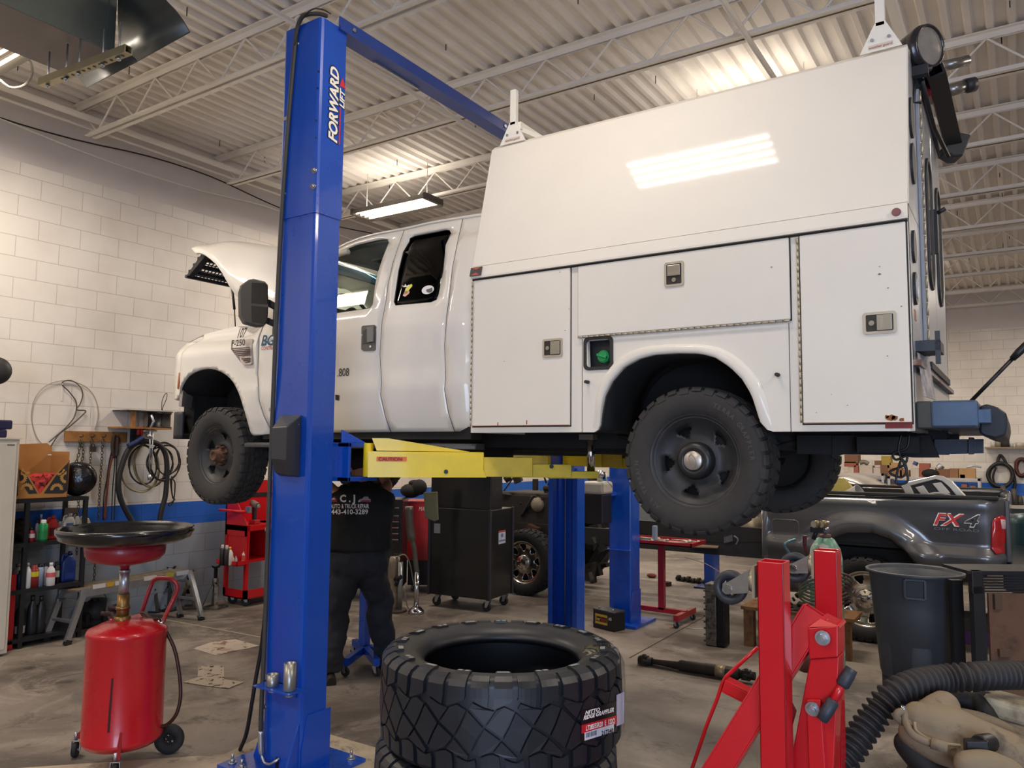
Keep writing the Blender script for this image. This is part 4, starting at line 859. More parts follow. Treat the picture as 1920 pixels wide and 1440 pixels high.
pts = [(-5.93, 3.90), (-6.08, 3.93), (-6.22, 4.08), (-6.30, 4.35), (-6.33, YC), (-6.30, 5.45), (-6.22, 5.72), (-6.08, 5.87), (-5.93, 5.90)]
m = MB().grid([[V((x, y, z)) for x, y in pts] for z in (1.90, 1.94, 2.10, 2.13)]); obj('front_bumper', m, mat('bumper_dark', '#2f3134', .5, var=.2), truck, solid=.03)
for s in (0, 1):
    yy = (lambda y: y) if not s else (lambda y: 2*YC-y)
    L_ = obj('headlight', MB().prism([V((-6.02, yy(3.93), 2.18)), V((-6.22, yy(4.25), 2.16)), V((-6.22, yy(4.3), 2.48)), V((-6.02, yy(3.95), 2.46))], (.04, 0, 0)), mat('headlight_clear', '#9a938c', .2), truck)
    obj('turn_signal', MB().prism([V((-6.03, yy(3.925), 2.335)), V((-6.10, yy(3.98), 2.33)), V((-6.10, yy(3.99), 2.46)), V((-6.02, yy(3.93), 2.47))], (-.02, 0, 0)), mat('amber', '#b0663a', .3), L_)
obj('radiator_support', MB().bx(-6.2, -6.05, 4.1, 5.7, 1.95, 2.45).bx(-6.0, -5.1, 4.4, 5.4, 2.0, 2.45), M_und, truck)
E = [(366, 474), (373, 473), (383, 476), (393, 484), (404, 494), (417, 512.5), (429, 535), (442, 554), (452, 565), (475, 590), (505, 610), (530, 618)]
Tt = [(372, 470.5), (382, 467.5), (393, 465), (405, 461), (418, 456), (433, 452.5), (450, 452.5), (470, 455), (495, 459), (519, 464), (545, 480), (560, 500)]
rows = []
for e, t in zip(E, Tt):
    a = PY(*e, 4.02); b = PY(*t, 4.30); c = a.lerp(b, .55)+V((0, -.055, .03))
    half = [a, a.lerp(c, .5)+V((0, -.02, .01)), c, c.lerp(b, .5)+V((0, -.0, .03)), b, V((b.x, 4.6, b.z+.03)), V((b.x, YC, b.z+.04))]
    rows.append(half+[V((p.x, 2*YC-p.y, p.z)) for p in half[-2::-1]])
obj('bonnet', MB().grid(rows), M_wc, truck, solid=.02, soff=-1)
m = MB().grid([[V((p.x-.035, p.y, p.z-.03)) for p in r[4:9]] for r in rows[2:10]]); obj('bonnet_liner', m, M_und, truck, solid=.01)
g0, g1, g2, g3 = PY(384, 476, 4.15), PY(354, 519, 4.15), PY(362, 522, 4.15), PY(404, 488, 4.15)
m = MB()
for a, b in ((g0, g1), (g1, PY(425, 523, 4.6)), (PY(384, 476, 5.6), PY(384, 476, 4.15))): pass
gx = lambda t, y: g0.lerp(g1, t)+V((0, y-4.15, 0))
ga = MB(); 
for y0, y1 in ((4.12, 4.18), (5.62, 5.68)): ga.prism([gx(0, y0), gx(1, y0), gx(1, y0)+V((.05, 0, .0)), gx(0, y0)+V((.09, 0, -.01))], (0, y1-y0, 0))
for t in (0, .22, .5, .78, 1): ga.beam(gx(t, 4.12), gx(t, 5.68), .035, .03)
ga.beam(gx(0, YC), gx(1, YC), .2, .03); gr = obj('grille', ga, M_trimb, truck, bev=.004)
gm = MB()
for k in range(40): y = 4.18+1.44*k/39; gm.beam(gx(.05, y), gx(.95, y), .008, .008)
for k in range(9): gm.beam(gx(.08+.1*k, 4.18), gx(.08+.1*k, 5.62), .008, .008)
obj('grille_mesh', gm, M_trimb, gr)
obj('bonnet_strut', MB().cyl(PY(435, 538, 4.2), PY(439.6, 580, 4.2), .011).cyl(PY(439.6, 580, 4.2), PY(441.5, 615, 4.2), .005), M_black, truck)
M_rack = mat('rack_white', '#e9e6dc', .4)
def rack(cx, cyb, half_w, top_y, nm, word_px):
    Y_ = 4.04; b0, b1 = PY(cx-half_w, cyb+half_w*.11, Y_), PY(cx+half_w, cyb-half_w*.13, Y_)
    b0.z = b1.z = (b0.z+b1.z)/2-.0; cx_ = (b0.x+b1.x)/2; zb = b0.z; h1 = zb+.14 if half_w < 35 else zb+.145; s = .022
    pts = [V((b0.x, Y_, zb)), V((b1.x, Y_, zb)), V((cx_+s*1.1, Y_, h1)), V((cx_-s*1.1, Y_, h1))]
    t_ = obj('ladder_rack_post', MB().prism(pts, (0, .006, 0)), M_rack, truck)
    obj('rack_upright', MB().bx(cx_-s, cx_+s, Y_, Y_+.035, h1-.02, PY(cx, top_y, Y_).z), M_rack, t_, bev=.003)
    for sx in (-1, 1): obj('rack_bolt', MB().cyl((cx_+sx*(b1.x-b0.x)*.2, Y_, zb+.06), (cx_+sx*(b1.x-b0.x)*.2, Y_-.006, zb+.06), .008, n=10), M_zinc, t_)
    w = (b1.x-b0.x)*.55; o_ = V((cx_-w/2, Y_-.001, zb+.016)); obj('rack_label', MB().bx(o_.x-.004, o_.x+w+.004, Y_-.001, Y_, o_.z-.004, o_.z+.019), mat('label_cream', '#d6c9bc', .5), t_)
    text('rack_lettering', 'weather guard', o_+V((0, -.0005, 0)), (1, 0, 0), (0, 0, 1), .018, mat('decal_maroon', '#8a2f32', .5), t_, .0006, shear=.2, fit=w)
    return cx_, zb
c1 = rack(961, 268, 24, 168, 'f', 0); c2 = rack(1652, 94, 40, -60, 'r', 0)
obj('rack_crossbar', MB().beam(V((c1[0]+.02, 4.07, c1[1]+.12)), V((c1[0]+.02, 5.76, c1[1]+.12)), .05, .05).beam((c1[0]+.02, 4.08, c1[1]+.1), (c1[0]+.25, 4.5, c1[1]+.02), .03, .03), M_rack, truck)
obj('rack_crossbar', MB().beam(V((c2[0], 4.07, c2[1]+.5)), V((c2[0], 5.76, c2[1]+.5)), .05, .05), M_rack, truck)
wl_c = PY(1732, 90, 4.22); face = PY(1748, 86, 4.22)
ax = V((.85, -.53, -.08)).normalized()
M_lampb = mat('lamp_black', '#1d1d20', .25, coat=.4)
c_ = PD(1738, 88, pix((-.36, 4.2, 3.7))[2]+.05)
m = MB().lathe([(0, -.16), (.05, -.155), (.085, -.12), (.102, -.05), (.106, -.02), (.112, -.018), (.112, 0), (.106, .0), (.108, .02), (.098, .024), (.094, .012)], o=c_, ax=ax, n=36); lampo = obj('work_lamp', m, M_lampb, truck)
obj('lamp_glass', MB().lathe([(.096, .012), (.05, .022), (0, .026)], o=c_, ax=ax, n=30), mat('lamp_lens', '#99948c', .12, .3, coat=.6, var=.15, vscale=15), lampo)
zz = pix(c_)[2]
def tp(px_, py_, o=0): return PD(px_, py_, zz+o)
m = MB().cyl(tp(1727, 120), tp(1720, 140), .018).frame(tp(1722, 135), (.09, .05, .05)).cyl(tp(1715, 130), tp(1745, 128), .016); obj('lamp_bracket', m, M_trimb, lampo)
m = MB().tube([tp(1716, 148), tp(1713, 192), tp(1727, 192)], .008, 6).tube([tp(1728, 150, .02), tp(1752, 240, .3), tp(1778, 293, .45)], .012, 8); obj('lamp_wire', m, M_black, lampo)
a, b = tp(1752, 130, .05), tp(1785, 262, .75); m = MB().chan(a, b, .085, .085, .012, up=(0, 1, 0)); obj('light_bar', m, mat('bar_black', '#232427', .5, .2), truck)
m = MB().prism([tp(1775, 268, .72), tp(1799, 247, .72), tp(1822, 252, .72), tp(1806, 292, .72), tp(1790, 293, .72), tp(1773, 283, .72)], V((-.05, .12, 0))); obj('light_bar_end', m, M_trimb, truck, bev=.01)
m = MB().cyl(tp(1765, 125, .9), tp(1815, 113, .9), .032); obj('rack_tube', m, mat('tube_alu', '#8d8a86', .3, .8), truck)
m = MB().cyl(tp(1772, 172, 1.0), tp(1808, 162, 1.0), .040); o_ = obj('rack_tube', m, mat('tube_alu', '#8d8a86'), truck); obj('tube_cap', MB().cyl(tp(1808, 162, 1.0), tp(1827, 158, 1.0), .046), M_trimb, o_)
obj('brake_lamp', MB().frame(tp(1741, 165, .2), (.03, .12, .14)), M_red, truck)
M_blue = mat('lift_blue', '#0e4ab2', .28, coat=.4, var=.05, vscale=2)
M_blued = mat('lift_blue_beam', '#1b3f90', .35, coat=.3, var=.1, vscale=3)
M_yel = mat('arm_yellow', '#e8cc10', .4, coat=.2, var=.08, vscale=6); M_yel2 = mat('arm_yellow_worn', '#d8bd35', .5, var=.15, vscale=6)
def c_column(x0, x1, y, d, s, z0, z1, t=.009, g=0):        # C section open towards s (+1: +Y)
    x0 -= g; x1 += g; y -= g*s; r = .022
    o = [(x0, y+d*s), (x0, y+r*s), (x0+r*.3, y+r*.3*s), (x0+r, y), (x1-r, y), (x1-r*.3, y+r*.3*s), (x1, y+r*s), (x1, y+d*s), (x1-.05, y+d*s), (x1-.05, y+(d-t)*s), (x1-t, y+(d-t)*s), (x1-t, y+(r+t)*s), (x1-r, y+t*s), (x0+r, y+t*s), (x0+t, y+(r+t)*s), (x0+t, y+(d-t)*s), (x0+.05, y+(d-t)*s), (x0+.05, y+d*s)]
    return MB().prism([V((a, b, z0)) for a, b in o], (0, 0, z1-z0))
lift = T('two_post_lift', 'tall blue two-post vehicle lift with yellow arms holding up the white truck', 'car lift', (-3.56, 4.85, 0))
LX0, LX1, LY = -3.722, -3.405, 3.05
col = obj('column', c_column(LX0, LX1, LY, .19, 1, .02, 3.24), M_blue, lift, smooth=False)
ext = obj('column_extension', c_column(LX0, LX1, LY, .205, 1, 3.22, 4.42, g=.007), M_blue, lift)
obj('base_plate', MB().bx(-3.92, -3.28, 2.90, 3.45, 0, .022), M_blue, lift, bev=.003)
m = MB()
obj('gusset', MB().prism([V((LX0-.001, 3.10, .02)), V((LX0-.13, 3.10, .02)), V((LX0-.001, 3.10, .36))], (0, .012, 0)), M_blue, lift)
obj('gusset', MB().prism([V((LX1+.002, 3.06, .02)), V((LX1+.002, 3.06, .16)), V((LX1+.002, 3.10, .34)), V((LX1+.002, 3.27, .34)), V((LX1+.002, 3.27, .02))], (.008, 0, 0)).prism([V((LX1-.02, 2.95, .02)), V((LX1-.02, 3.05, .30)), V((LX1-.02, 3.05, .02))], (.012, 0, 0)), M_blue, lift)
for x, y in ((-3.86, 2.96), (-3.86, 3.2), (-3.75, 2.94), (-3.34, 3.39), (-3.34, 3.0), (-3.86, 3.39)): obj('anchor_bolt', MB().cyl((x, y, .022), (x, y, .03), .024, n=16).cyl((x, y, .03), (x, y, .048), .014, n=6).cyl((x, y, .048), (x, y, .075), .008, n=10), M_zinc, lift)
def onback(px_, py_): return PY(px_, py_, LY-.007)
for a in ((590, 320), (588, 350), (534, 333), (532, 364)):
    p = onback(*a); obj('bolt', MB().cyl(p, p+V((0, -.005, 0)), .018, n=18).cyl(p+V((0, -.005, 0)), p+V((0, -.018, 0)), .012, n=6), M_chrome, lift)
m = MB()
for a in ((597, 134), (595.5, 165), (593, 226), (592, 258), (539, 242), (537, 273)): p = onback(*a); m.cyl(p, p+V((0, -.0015, 0)), .007, n=10)
obj('bolt_holes', m, M_black, col)
for a in ((541, 222), (514, 768), (507, 993), (499.5, 1325), (560.5, 83)):
    p = PY(a[0], a[1], LY); obj('clamp_screw', MB().cyl(p, p+V((0, -.012, 0)), .009, n=10).frame(p+V((-.022, -.004, 0)), (.03, .012, .022)), M_zinc, lift)
obj('slot', MB().prism([V((PY(520, 1420, LY).x+a, LY-.001, .045+b)) for a, b in [(-.015, -.02), (.015, -.02)]+[(.015*math.cos(R(t)), .03+.015*math.sin(R(t))) for t in (0, 45, 90, 135, 180)]], (0, .002, 0)), M_black, col)
m = MB(); zb0, zb1 = 4.40, 4.488; xb0, xb1 = -3.50, -3.39
for x0, x1, z0, z1 in ((xb1-.006, xb1, zb0+.02, zb1), (xb0, xb0+.006, zb0+.02, zb1), (xb0, xb1, zb0+.0, zb0+.006), (xb1-.006, xb1+.012, zb0-.0, zb0+.022)): m.bx(x0, x1, 3.18, 6.62, z0, z1)
bm_ = obj('overhead_beam', m, M_blued, lift)
for y in (3.30, 5.0, 5.2, 5.35, 5.5, 5.65, 5.8): p = V((xb1, y, 4.45)); obj('beam_bolt', MB().cyl(p, p+V((.01, 0, 0)), .014, n=8), M_chrome, bm_)
p = PX(702, 100, -3.48); obj('limit_switch', MB().cyl(p, p+V((0, 0, -.05)), .012, n=8).beam(p+V((0, 0, -.06)), p+V((0, .45, -.06)), .012, .012), M_zinc, bm_)
def mc(px_, py_, y): return PY(px_, py_, y)
b = [mc(527, 778, 3.05), mc(566, 778, 3.05), mc(562, 895, 3.05), mc(524, 893, 3.05)]; f = [mc(510, 802, 2.90), mc(538, 800, 2.90), mc(536, 862, 2.90), mc(509, 860, 2.90)]; l = [mc(513, 884, 2.96), mc(545, 892, 2.96)]
m = MB().add(b+f+l, [(0, 1, 5, 4), (4, 5, 6, 7), (1, 2, 9, 6, 5), (0, 4, 7, 8, 3), (7, 6, 9, 8), (8, 9, 2, 3), (0, 3, 2, 1)]); obj('cable_sheave_cover', m, mat('cover_grey', '#37383c', .5), lift, bev=.006)
for a in ((561, 796), (557, 886)): p = PY(*a, 3.03); obj('cover_screw', MB().cyl(p, p+V((0, -.02, 0)), .008, n=10), M_chrome, lift)
hp = [PY(*a) for a in ((612, 30, 3.12), (598, 26, 3.06), (578, 27, 3.02), (565, 34, 3.02), (556, 60, 3.03), (551, 110, 3.03), (543, 200, 3.03), (535, 300, 3.03), (527, 420, 3.03), (520, 560, 3.03), (514, 700, 3.03), (509, 830, 3.05), (504, 950, 3.03), (500, 1080, 3.03), (496, 1200, 3.03), (490, 1330, 3.02), (489, 1370, 3.02))]
obj('hydraulic_hose', MB().tube(curve(hp, 5), .013, 10), mat('hose_grey', '#3a3937', .6), lift)
hp = [PY(*a) for a in ((489, 1370, 3.02), (490, 1410, 3.02), (495, 1428, 3.02), (505, 1433, 3.02), (516, 1428, 3.03), (524, 1422, 3.05))]; obj('hose_fitting', MB().tube(curve(hp, 5), [.017]*6+[.009]*20, 10), M_zinc, lift)
obj('thin_cable', MB().tube(curve([PY(*a) for a in ((552, 85, 3.0), (565, 40, 3.0), (585, 18, 3.0), (605, 18, 3.05), (620, 26, 3.15))], 6), .004, 6), M_black, lift)
def carriage(s, yb):
    m = MB().bx(-3.66, -3.46, yb-.08, yb+.10*s+.02, 1.55, 2.0); return m
obj('carriage', MB().bx(LX0+.03, LX1-.03, 3.07, 3.23, 1.60, 2.35).bx(LX0+.03, LX1-.03, 3.2, 3.33, 1.64, 1.87).bx(LX0-.0, LX1+.06, 3.31, 3.56, 1.640, 1.665).bx(LX0-.0, LX1+.06, 3.31, 3.56, 1.845, 1.87).bx(LX0-.0, LX1+.06, 3.31, 3.33, 1.64, 1.87).prism([V((LX1-.01, 3.31, 1.87)), V((LX1+.06, 3.45, 1.87)), V((LX1-.01, 3.31, 1.95))], (.01, .0, 0)), M_blue, lift, bev=.003)
def arm(a, bpt, par, seg=((0, .5, .15, .155, 0), (.45, .72, .125, .12, .004), (.6, .90, .10, .082, .0), (.8, 1.03, .08, .045, -.006)), zb=1.665, m0=None):
    a, bpt = V(a), V(bpt); a.z = bpt.z = 0; ms = (m0 or M_yel)
    o = None
    for i, (t0, t1, w_, h_, dz) in enumerate(seg):
        p, r = a.lerp(bpt, t0), a.lerp(bpt, t1); zc_ = zb+dz+h_/2; m = MB().chan(p+V((0, 0, zc_)), r+V((0, 0, zc_)), w_, h_, .008)
        if i == 0:
            d = (r-p).normalized(); m.cyl(p+V((0, 0, zb)), p+V((0, 0, zb+h_+.05)), .03, n=16)
            o = obj('lift_arm', m, ms, par, bev=.004)
        else: obj('arm_extension', m, [ms, M_yel2][1], o, bev=.003)
    d = (bpt-a).normalized(); n_ = V((0, 0, 1)).cross(d)
    return o, d, n_
tip = PY(1108, 893, 4.42); tip.z = 0
A0 = V((-3.33, 3.46, 0))
ao, d_, n_ = arm(A0, (tip.x, 4.42, 0), lift)
obj('arm_bracket', MB().prism([A0+d_*.05+n_*0+V((0, 0, 1.825)), A0+d_*.62+V((0, 0, 1.822)), A0+d_*.12+V((0, 0, 1.90)), A0+d_*.02+V((0, 0, 1.90))], -n_*.05), M_yel, ao)
sd_ = -n_*.078
m = MB().prism([A0+d_*.0+sd_+V((0, 0, 1.665)), A0+d_*.72+sd_+V((0, 0, 1.665)), A0+d_*.66+sd_+V((0, 0, 1.80)), A0+d_*.0+sd_+V((0, 0, 1.82))], -n_*-.004); obj('arm_cheek', m, M_yel, ao)
m = MB()
for t_, z_ in ((.47, 1.70), (1.13, 1.735)): p = A0+d_*t_+sd_*1.02+V((0, 0, z_)); m.cyl(p, p-n_*.004, .013, n=14)
obj('arm_pin_hole', m, M_black, ao)
p = A0+d_*.06+sd_*1.035+V((0, 0, 1.765)); text('caution_lettering', 'CAUTION', p, d_, (0, 0, 1), .03, mat('caution_red', '#b32b16'), ao, .001, bold=.02, fit=.14)
p = A0+d_*.06+sd_*1.03+V((0, 0, 1.73)); obj('caution_label', MB().frame(p+d_*.08+V((0, 0, .045)), (.18, .001, .028), d_, n_), mat('caution_orange', '#e87424'), ao)
text('caution_lettering', 'CAUTION', A0+d_*.065+sd_*1.045+V((0, 0, 1.766)), d_, (0, 0, 1), .024, mat('caution_dark', '#7c1c10'), ao, .001, bold=.02, fit=.14)
arm((-3.8, 3.46, 0), (-4.75, 4.40, 0), lift)
fz = 1.69
fx1 = PY(1082, 1000, 6.4).x; fyb = PX(1098, 1000, fx1).y
obj('column', c_column(-3.79, fx1, fyb, fyb-6.4, -1, .02, 4.42), M_blue, lift, smooth=False)
obj('base_plate', MB().bx(-3.87, fx1+.03, 6.36, fyb+.1, 0, .022), M_blue, lift)
obj('carriage', MB().bx(-3.75, fx1-.03, 6.34, 6.50, 1.60, 2.35).bx(-3.80, -3.40, 6.1, 6.36, 1.665, 1.69).bx(-3.80, -3.40, 6.1, 6.36, 1.87, 1.9), M_blue, lift)
obj('lifting_cable', MB().cyl((-3.66, 6.50, .05), (-3.66, 6.50, 4.3), .006, n=6), M_zinc, lift)
obj('hydraulic_cylinder', MB().cyl((-3.585, 6.56, .05), (-3.585, 6.56, 2.6), .03, n=12), mat('cyl_black', '#15161a', .3), lift); obj('guide_strip', MB().bx(-3.545, -3.53, 6.50, 6.52, .05, 4.2), mat('strip_grey', '#8e9096', .4), lift)
arm((-3.66, 6.16, 0), (-4.75, 5.36, 0), lift, zb=1.695); arm((-3.42, 6.16, 0), (-2.25, 5.36, 0), lift, zb=1.695)
tz = 1.78
ad0 = T('lift_adapter', 'chrome round height adapter standing on the near yellow arm tip under the box', 'lift adapter', (tip.x, 4.42, 1.75), group='lift adapters holding up the chassis')
obj('adapter_tube', MB().cyl((tip.x, 4.42, 1.70), (tip.x, 4.42, 1.93), .026, n=20), M_chrome, ad0); obj('saddle', MB().bx(tip.x-.06, tip.x+.04, 4.37, 4.49, 1.905, 1.94), mat('saddle_steel', '#77736a', .5, .5), ad0)
ad0['label'] = 'chrome round height adapter on the near yellow arm tip, beside rear wheel'
for (x, y, zz_, lab) in ((-4.72, 4.42, 1.75, 'chrome height adapter on the near front arm under the cab'), (-4.7, 5.38, 1.78, 'chrome height adapter on the far front arm under the cab'), (-2.3, 5.38, 1.78, 'chrome height adapter on the far rear arm under the box')): dup(ad0, (x, y, zz_), label=lab)
fx = LX1+.0085
M_lw = mat('decal_white', '#f0ece4', .4); M_lb = mat('decal_outline', '#17181c', .4); M_lr = mat('decal_bright_red', '#d22a2a', .4)
p = PX(624, 266, fx); ptop = PX(630.5, 128, fx); L_ = ptop.z-p.z; ty = PX(633, 200, fx).y
obj('logo_backing', MB(), M_lb, ext) if False else None
text('logo_outline', 'FORWARD', V((fx+.0005, ty+.004, p.z-.006)), (0, 0, 1), (0, -1, 0), .105, M_lb, ext, .0002, shear=.25, bold=.075, fit=L_+.012)
text('logo_lettering', 'FORWARD', V((fx+.001, ty, p.z)), (0, 0, 1), (0, -1, 0), .095, M_lw, ext, .0006, shear=.25, bold=.035, fit=L_)
text('logo_outline', 'LIFT', V((fx+.0005, ty+.055, p.z+L_*.50)), (0, 0, 1), (0, -1, 0), .062, M_lb, ext, .0012, shear=.25, bold=.07, fit=L_*.27)
text('logo_lettering', 'LIFT', V((fx+.001, ty+.052, p.z+L_*.505)), (0, 0, 1), (0, -1, 0), .055, M_lw, ext, .0018, shear=.25, bold=.035, fit=L_*.26)
zt_ = p.z+L_*.79; obj('logo_arrow', MB().prism([V((fx, ty+.012, zt_)), V((fx, ty+.062, zt_)), V((fx, ty+.034, zt_+L_*.13))], (.001, 0, 0)), M_lr, ext); obj('logo_line', MB().bx(fx, fx+.001, ty+.018, ty+.026, p.z, p.z+L_*.5), M_lr, ext)
br = PY(520, 1290, 3.0)
z_ = PY(520, 1292, 2.98).z
obj('adapter_shelf', MB().bx(PY(487, 1290, 2.98).x, PY(555, 1295, 2.98).x, 2.93, 3.05, z_, z_+.006).bx(PY(490, 1290, 3.04).x, PY(554, 1295, 3.04).x, 3.04, 3.05, z_-.05, z_+.006), M_blue, lift)
for (cx, y0, y1, lab) in ((541, 1245, 1303, 'tall grey steel lift adapter standing in the rack low on the blue post'), (509, 1266, 1303, 'short grey steel lift adapter in the rack low on the blue post')):
    c_ = PY(cx, y1, 2.98); z1 = PY(cx, y0, 2.98).z
    solo('lift_adapter', MB().lathe([(.022, -.03), (.022, 0), (.032, .0), (.034, .005), (.034, z1-z_), (.027, z1-z_), (.027, .02), (0, .02)], o=(c_.x, 2.985, z_+.006), n=24), mat('adapter_steel', '#a3a29c', .35, .8), lab, 'lift adapter', 'spare lift adapters')
cord = [PZ(450, 1406, .01)]+[PD(x_, y_, d) for x_, y_, d in ((462, 1375, 4.62), (472, 1320, 4.6), (480, 1270, 4.6), (490, 1215, 4.6), (497, 1150, 4.58), (500, 1090, 4.56))]
solo('cord_drop', MB().tube(curve(cord, 6), .012, 8), M_black, 'thick black cord hanging down the left of the blue post to the floor', 'cord')
m = c_column(PY(1140, 1000, 7.55).x+.03, PY(1200, 1000, 7.55).x, 7.55, .25, 1, .02, 4.4)
x0, x1 = PY(1141, 1000, 7.55).x, PY(1184, 1000, 7.55).x; d2_ = PX(1199, 1000, x1).y-7.55
l2 = T('lift_post', 'blue lift post standing behind the near rear wheel beside the battery', 'car lift', ((x0+x1)/2, 7.7, 0)); obj('column', c_column(x0, x1, 7.55, d2_, 1, .02, 4.4), M_blue, l2)
obj('base_plate', MB().bx(x0-.12, x1+.10, 7.42, 7.95, 0, .03), M_blue, l2); obj('gusset', MB().prism([V((x1+.002, 7.50, .03)), V((x1+.002, 7.56, .36)), V((x1+.002, 7.55+d2_, .36)), V((x1+.002, 7.55+d2_, .03))], (.01, 0, 0)), M_blue, l2)
obj('tray_bracket', MB().bx(x0, x1, 7.48, 7.55, .78, .785), M_blue, l2); 
x2, x3 = PY(1318, 980, 10.2).x, PY(1338, 980, 10.2).x
l3 = T('lift_post', 'dark blue lift post far behind the rear tyre, left of the grey pickup', 'car lift', ((x2+x3)/2, 10.3, 0)); obj('column', c_column(x2, x3, 10.2, .22, 1, .02, 4.4), M_blued, l3); obj('base_plate', MB().bx(x2-.1, x3+.05, 10.1, 10.5, 0, .02), M_blued, l3)
ps = PY(1088, 930, 7.2); t = T('hydraulic_power_unit', 'black and white hydraulic pump unit hanging beside the far blue post', 'pump', (ps.x+.1, 7.3, PY(1110, 982, 7.2).z))
xa_, xb_ = PY(1088, 930, 7.2).x, PY(1133, 930, 7.2).x
obj('motor_housing', MB().bx(xa_+.03, xb_-.02, 7.2, 7.42, PY(1110, 982, 7.2).z, PY(1110, 927, 7.2).z), M_black, t, bev=.01)
obj('oil_tank', MB().bx(xa_+.02, xb_-.01, 7.19, 7.44, PY(1110, 927, 7.2).z, PY(1110, 903, 7.2).z), mat('tank_white', '#b9b4a6', .4), t, bev=.03, seg=3)
obj('pump_valve', MB().cyl(PY(1125, 905, 7.3), PY(1125, 882, 7.3), .03).ball(PY(1128, 890, 7.28), .03), M_zinc, t); obj('release_lever', MB().tube([PY(1136, 886, 7.2), PY(1137, 900, 7.2), PY(1149, 914, 7.2)], .006, 6), M_zinc, t); obj('mount_bracket', MB().bx(xb_-.03, x0+.02, 7.3, 7.56, ps.z, ps.z+.04), M_blue, t)
from mathutils.bvhtree import BVHTree
def skin(name, verts, edges, radii, m, parent, sub=2, root=0):
    me = bpy.data.meshes.new(name); Mi = base(parent).inverted(); me.from_pydata([tuple(Mi@V(p)) for p in verts], edges, []); o = bpy.data.objects.new(name, me); C.objects.link(o); o.parent = parent; me.materials.append(m)
    md = o.modifiers.new('sk', 'SKIN'); md.use_smooth_shade = True; md.branch_smoothing = .6
    for v, r_ in zip(me.skin_vertices[0].data, radii): v.radius = r_ if isinstance(r_, tuple) else (r_, r_)
    me.skin_vertices[0].data[root].use_root = True
    o.modifiers.new('su', 'SUBSURF').render_levels = sub; o.modifiers['su'].levels = sub; return o
M_skin = mat('skin', '#b98363', .55); M_shirt = mat('shirt_black', '#101114', .85, var=.2, vscale=4, bump=.1, bscale=200); M_pants = mat('pants_charcoal', '#20242e', .85, var=.2, vscale=4, bump=.15, bscale=150)
Fd = V((-.80, .60, 0)).normalized(); Rd = V((Fd.y, -Fd.x, 0)); Up = V((0, 0, 1))
pc = V((-4.52, 4.62, 0))                       # below the pelvis
ps_ = T('person', 'person in black shop shirt and dark trousers standing under the truck, back turned', 'person', tuple(pc))
def B(r, f, z): return pc+Rd*r+Fd*f+Up*z
LF, RF = V((-4.60, 4.41, 0)), V((-4.50, 4.93, 0))
def leg(s, foot):
    hip = B(.095*s, 0, .93); kn = hip.lerp(foot+Up*.09, .5)+Fd*.03+Rd*.02*s; an = foot+Up*.09; return hip, kn, an
hl, kl, al = leg(-1, LF); hr, kr, ar = leg(1, RF)
shL, shR = B(-.20, .02, 1.46), B(.20, .02, 1.46); elL, elR = B(-.27, .20, 1.55), B(.26, .22, 1.53); haL, haR = B(-.20, .36, 1.74), B(.14, .38, 1.74)
verts = [B(0, 0, .97), B(0, 0, 1.15), B(0, .01, 1.38), B(0, .03, 1.52), B(0, .06, 1.60), B(0, .09, 1.70), B(0, .08, 1.77), hl, kl, al, LF+Fd*.13+Up*.04, hr, kr, ar, RF+Fd*.13+Up*.04, shL, elL, haL, shR, elR, haR]
ed = [(0, 1), (1, 2), (2, 3), (3, 4), (4, 5), (5, 6), (0, 7), (7, 8), (8, 9), (9, 10), (0, 11), (11, 12), (12, 13), (13, 14), (2, 15), (15, 16), (16, 17), (2, 18), (18, 19), (19, 20)]
rad = [(.15, .11), (.13, .10), (.16, .11), .065, (.075, .08), (.08, .10), (.05, .06), .09, .06, .045, .04, .09, .06, .045, .04, .06, .045, .03, .06, .045, .03]
skin('body', verts, ed, rad, M_skin, ps_)
hc = B(0, .09, 1.69); 
obj('head', MB().ball(hc+Up*.02, .10, 20, (.85, 1.0, 1.12)), M_skin, ps_); obj('hair', MB().ball(hc+Up*.035-Fd*.012, .104, 20, (.88, .98, 1.05)), mat('hair_dark', '#1d1714', .8), ps_)
for s in (-1, 1): obj('ear', MB().ball(hc+Rd*.088*s+Up*.0, .028, 10, (.5, .8, 1)), M_skin, ps_)
obj('nose', MB().ball(hc+Fd*.10+Up*.0, .018, 8), M_skin, ps_)
for s, w_ in ((-1, haL), (1, haR)):
    for k in range(5):
        a = w_+Rd*(.022*(k-2)*s)+Up*.02; pts = [a, a+Up*.05+Fd*.01, a+Up*.08-Fd*.015, a+Up*.09-Fd*.04] if k else [a+Rd*(-.01*s), a+Up*.03-Fd*.03, a+Up*.05-Fd*.045]
        obj('finger', MB().tube(curve(pts, 4), [.009]*4+[.008]*20 if False else .0085, 8), M_skin, ps_)
    obj('palm', MB().ball(w_+Up*.0, .045, 12, (.9, .6, 1)), M_skin, ps_)
m = MB(); rows = []
for z, a, b_, f in ((1.06, .205, .15, 0), (1.0, .232, .165, 0), (.93, .245, .175, -.01), (.86, .235, .165, -.01), (.80, .20, .13, 0), (.77, .12, .08, 0)): rows.append([B(a*math.cos(t), f+b_*math.sin(t), z) for t in [2*PI*k/32 for k in range(32)]])
m.grid(rows, cv=True); m.f += [tuple(range(32)), tuple(range(len(m.v)-32, len(m.v)))]; m.sm += [True]*2
for h_, k_, a_ in ((hl, kl, al), (hr, kr, ar)):
    cv_ = curve([h_+Up*.06, h_-Up*.12, k_+Up*.08, k_-Up*.08, a_+Up*.10, a_+Up*.0], 5); n_ = len(cv_); m.tube(cv_, [.135-.042*(i/(n_-1))**.7+.006*math.sin(i*1.9) for i in range(n_)], 20)
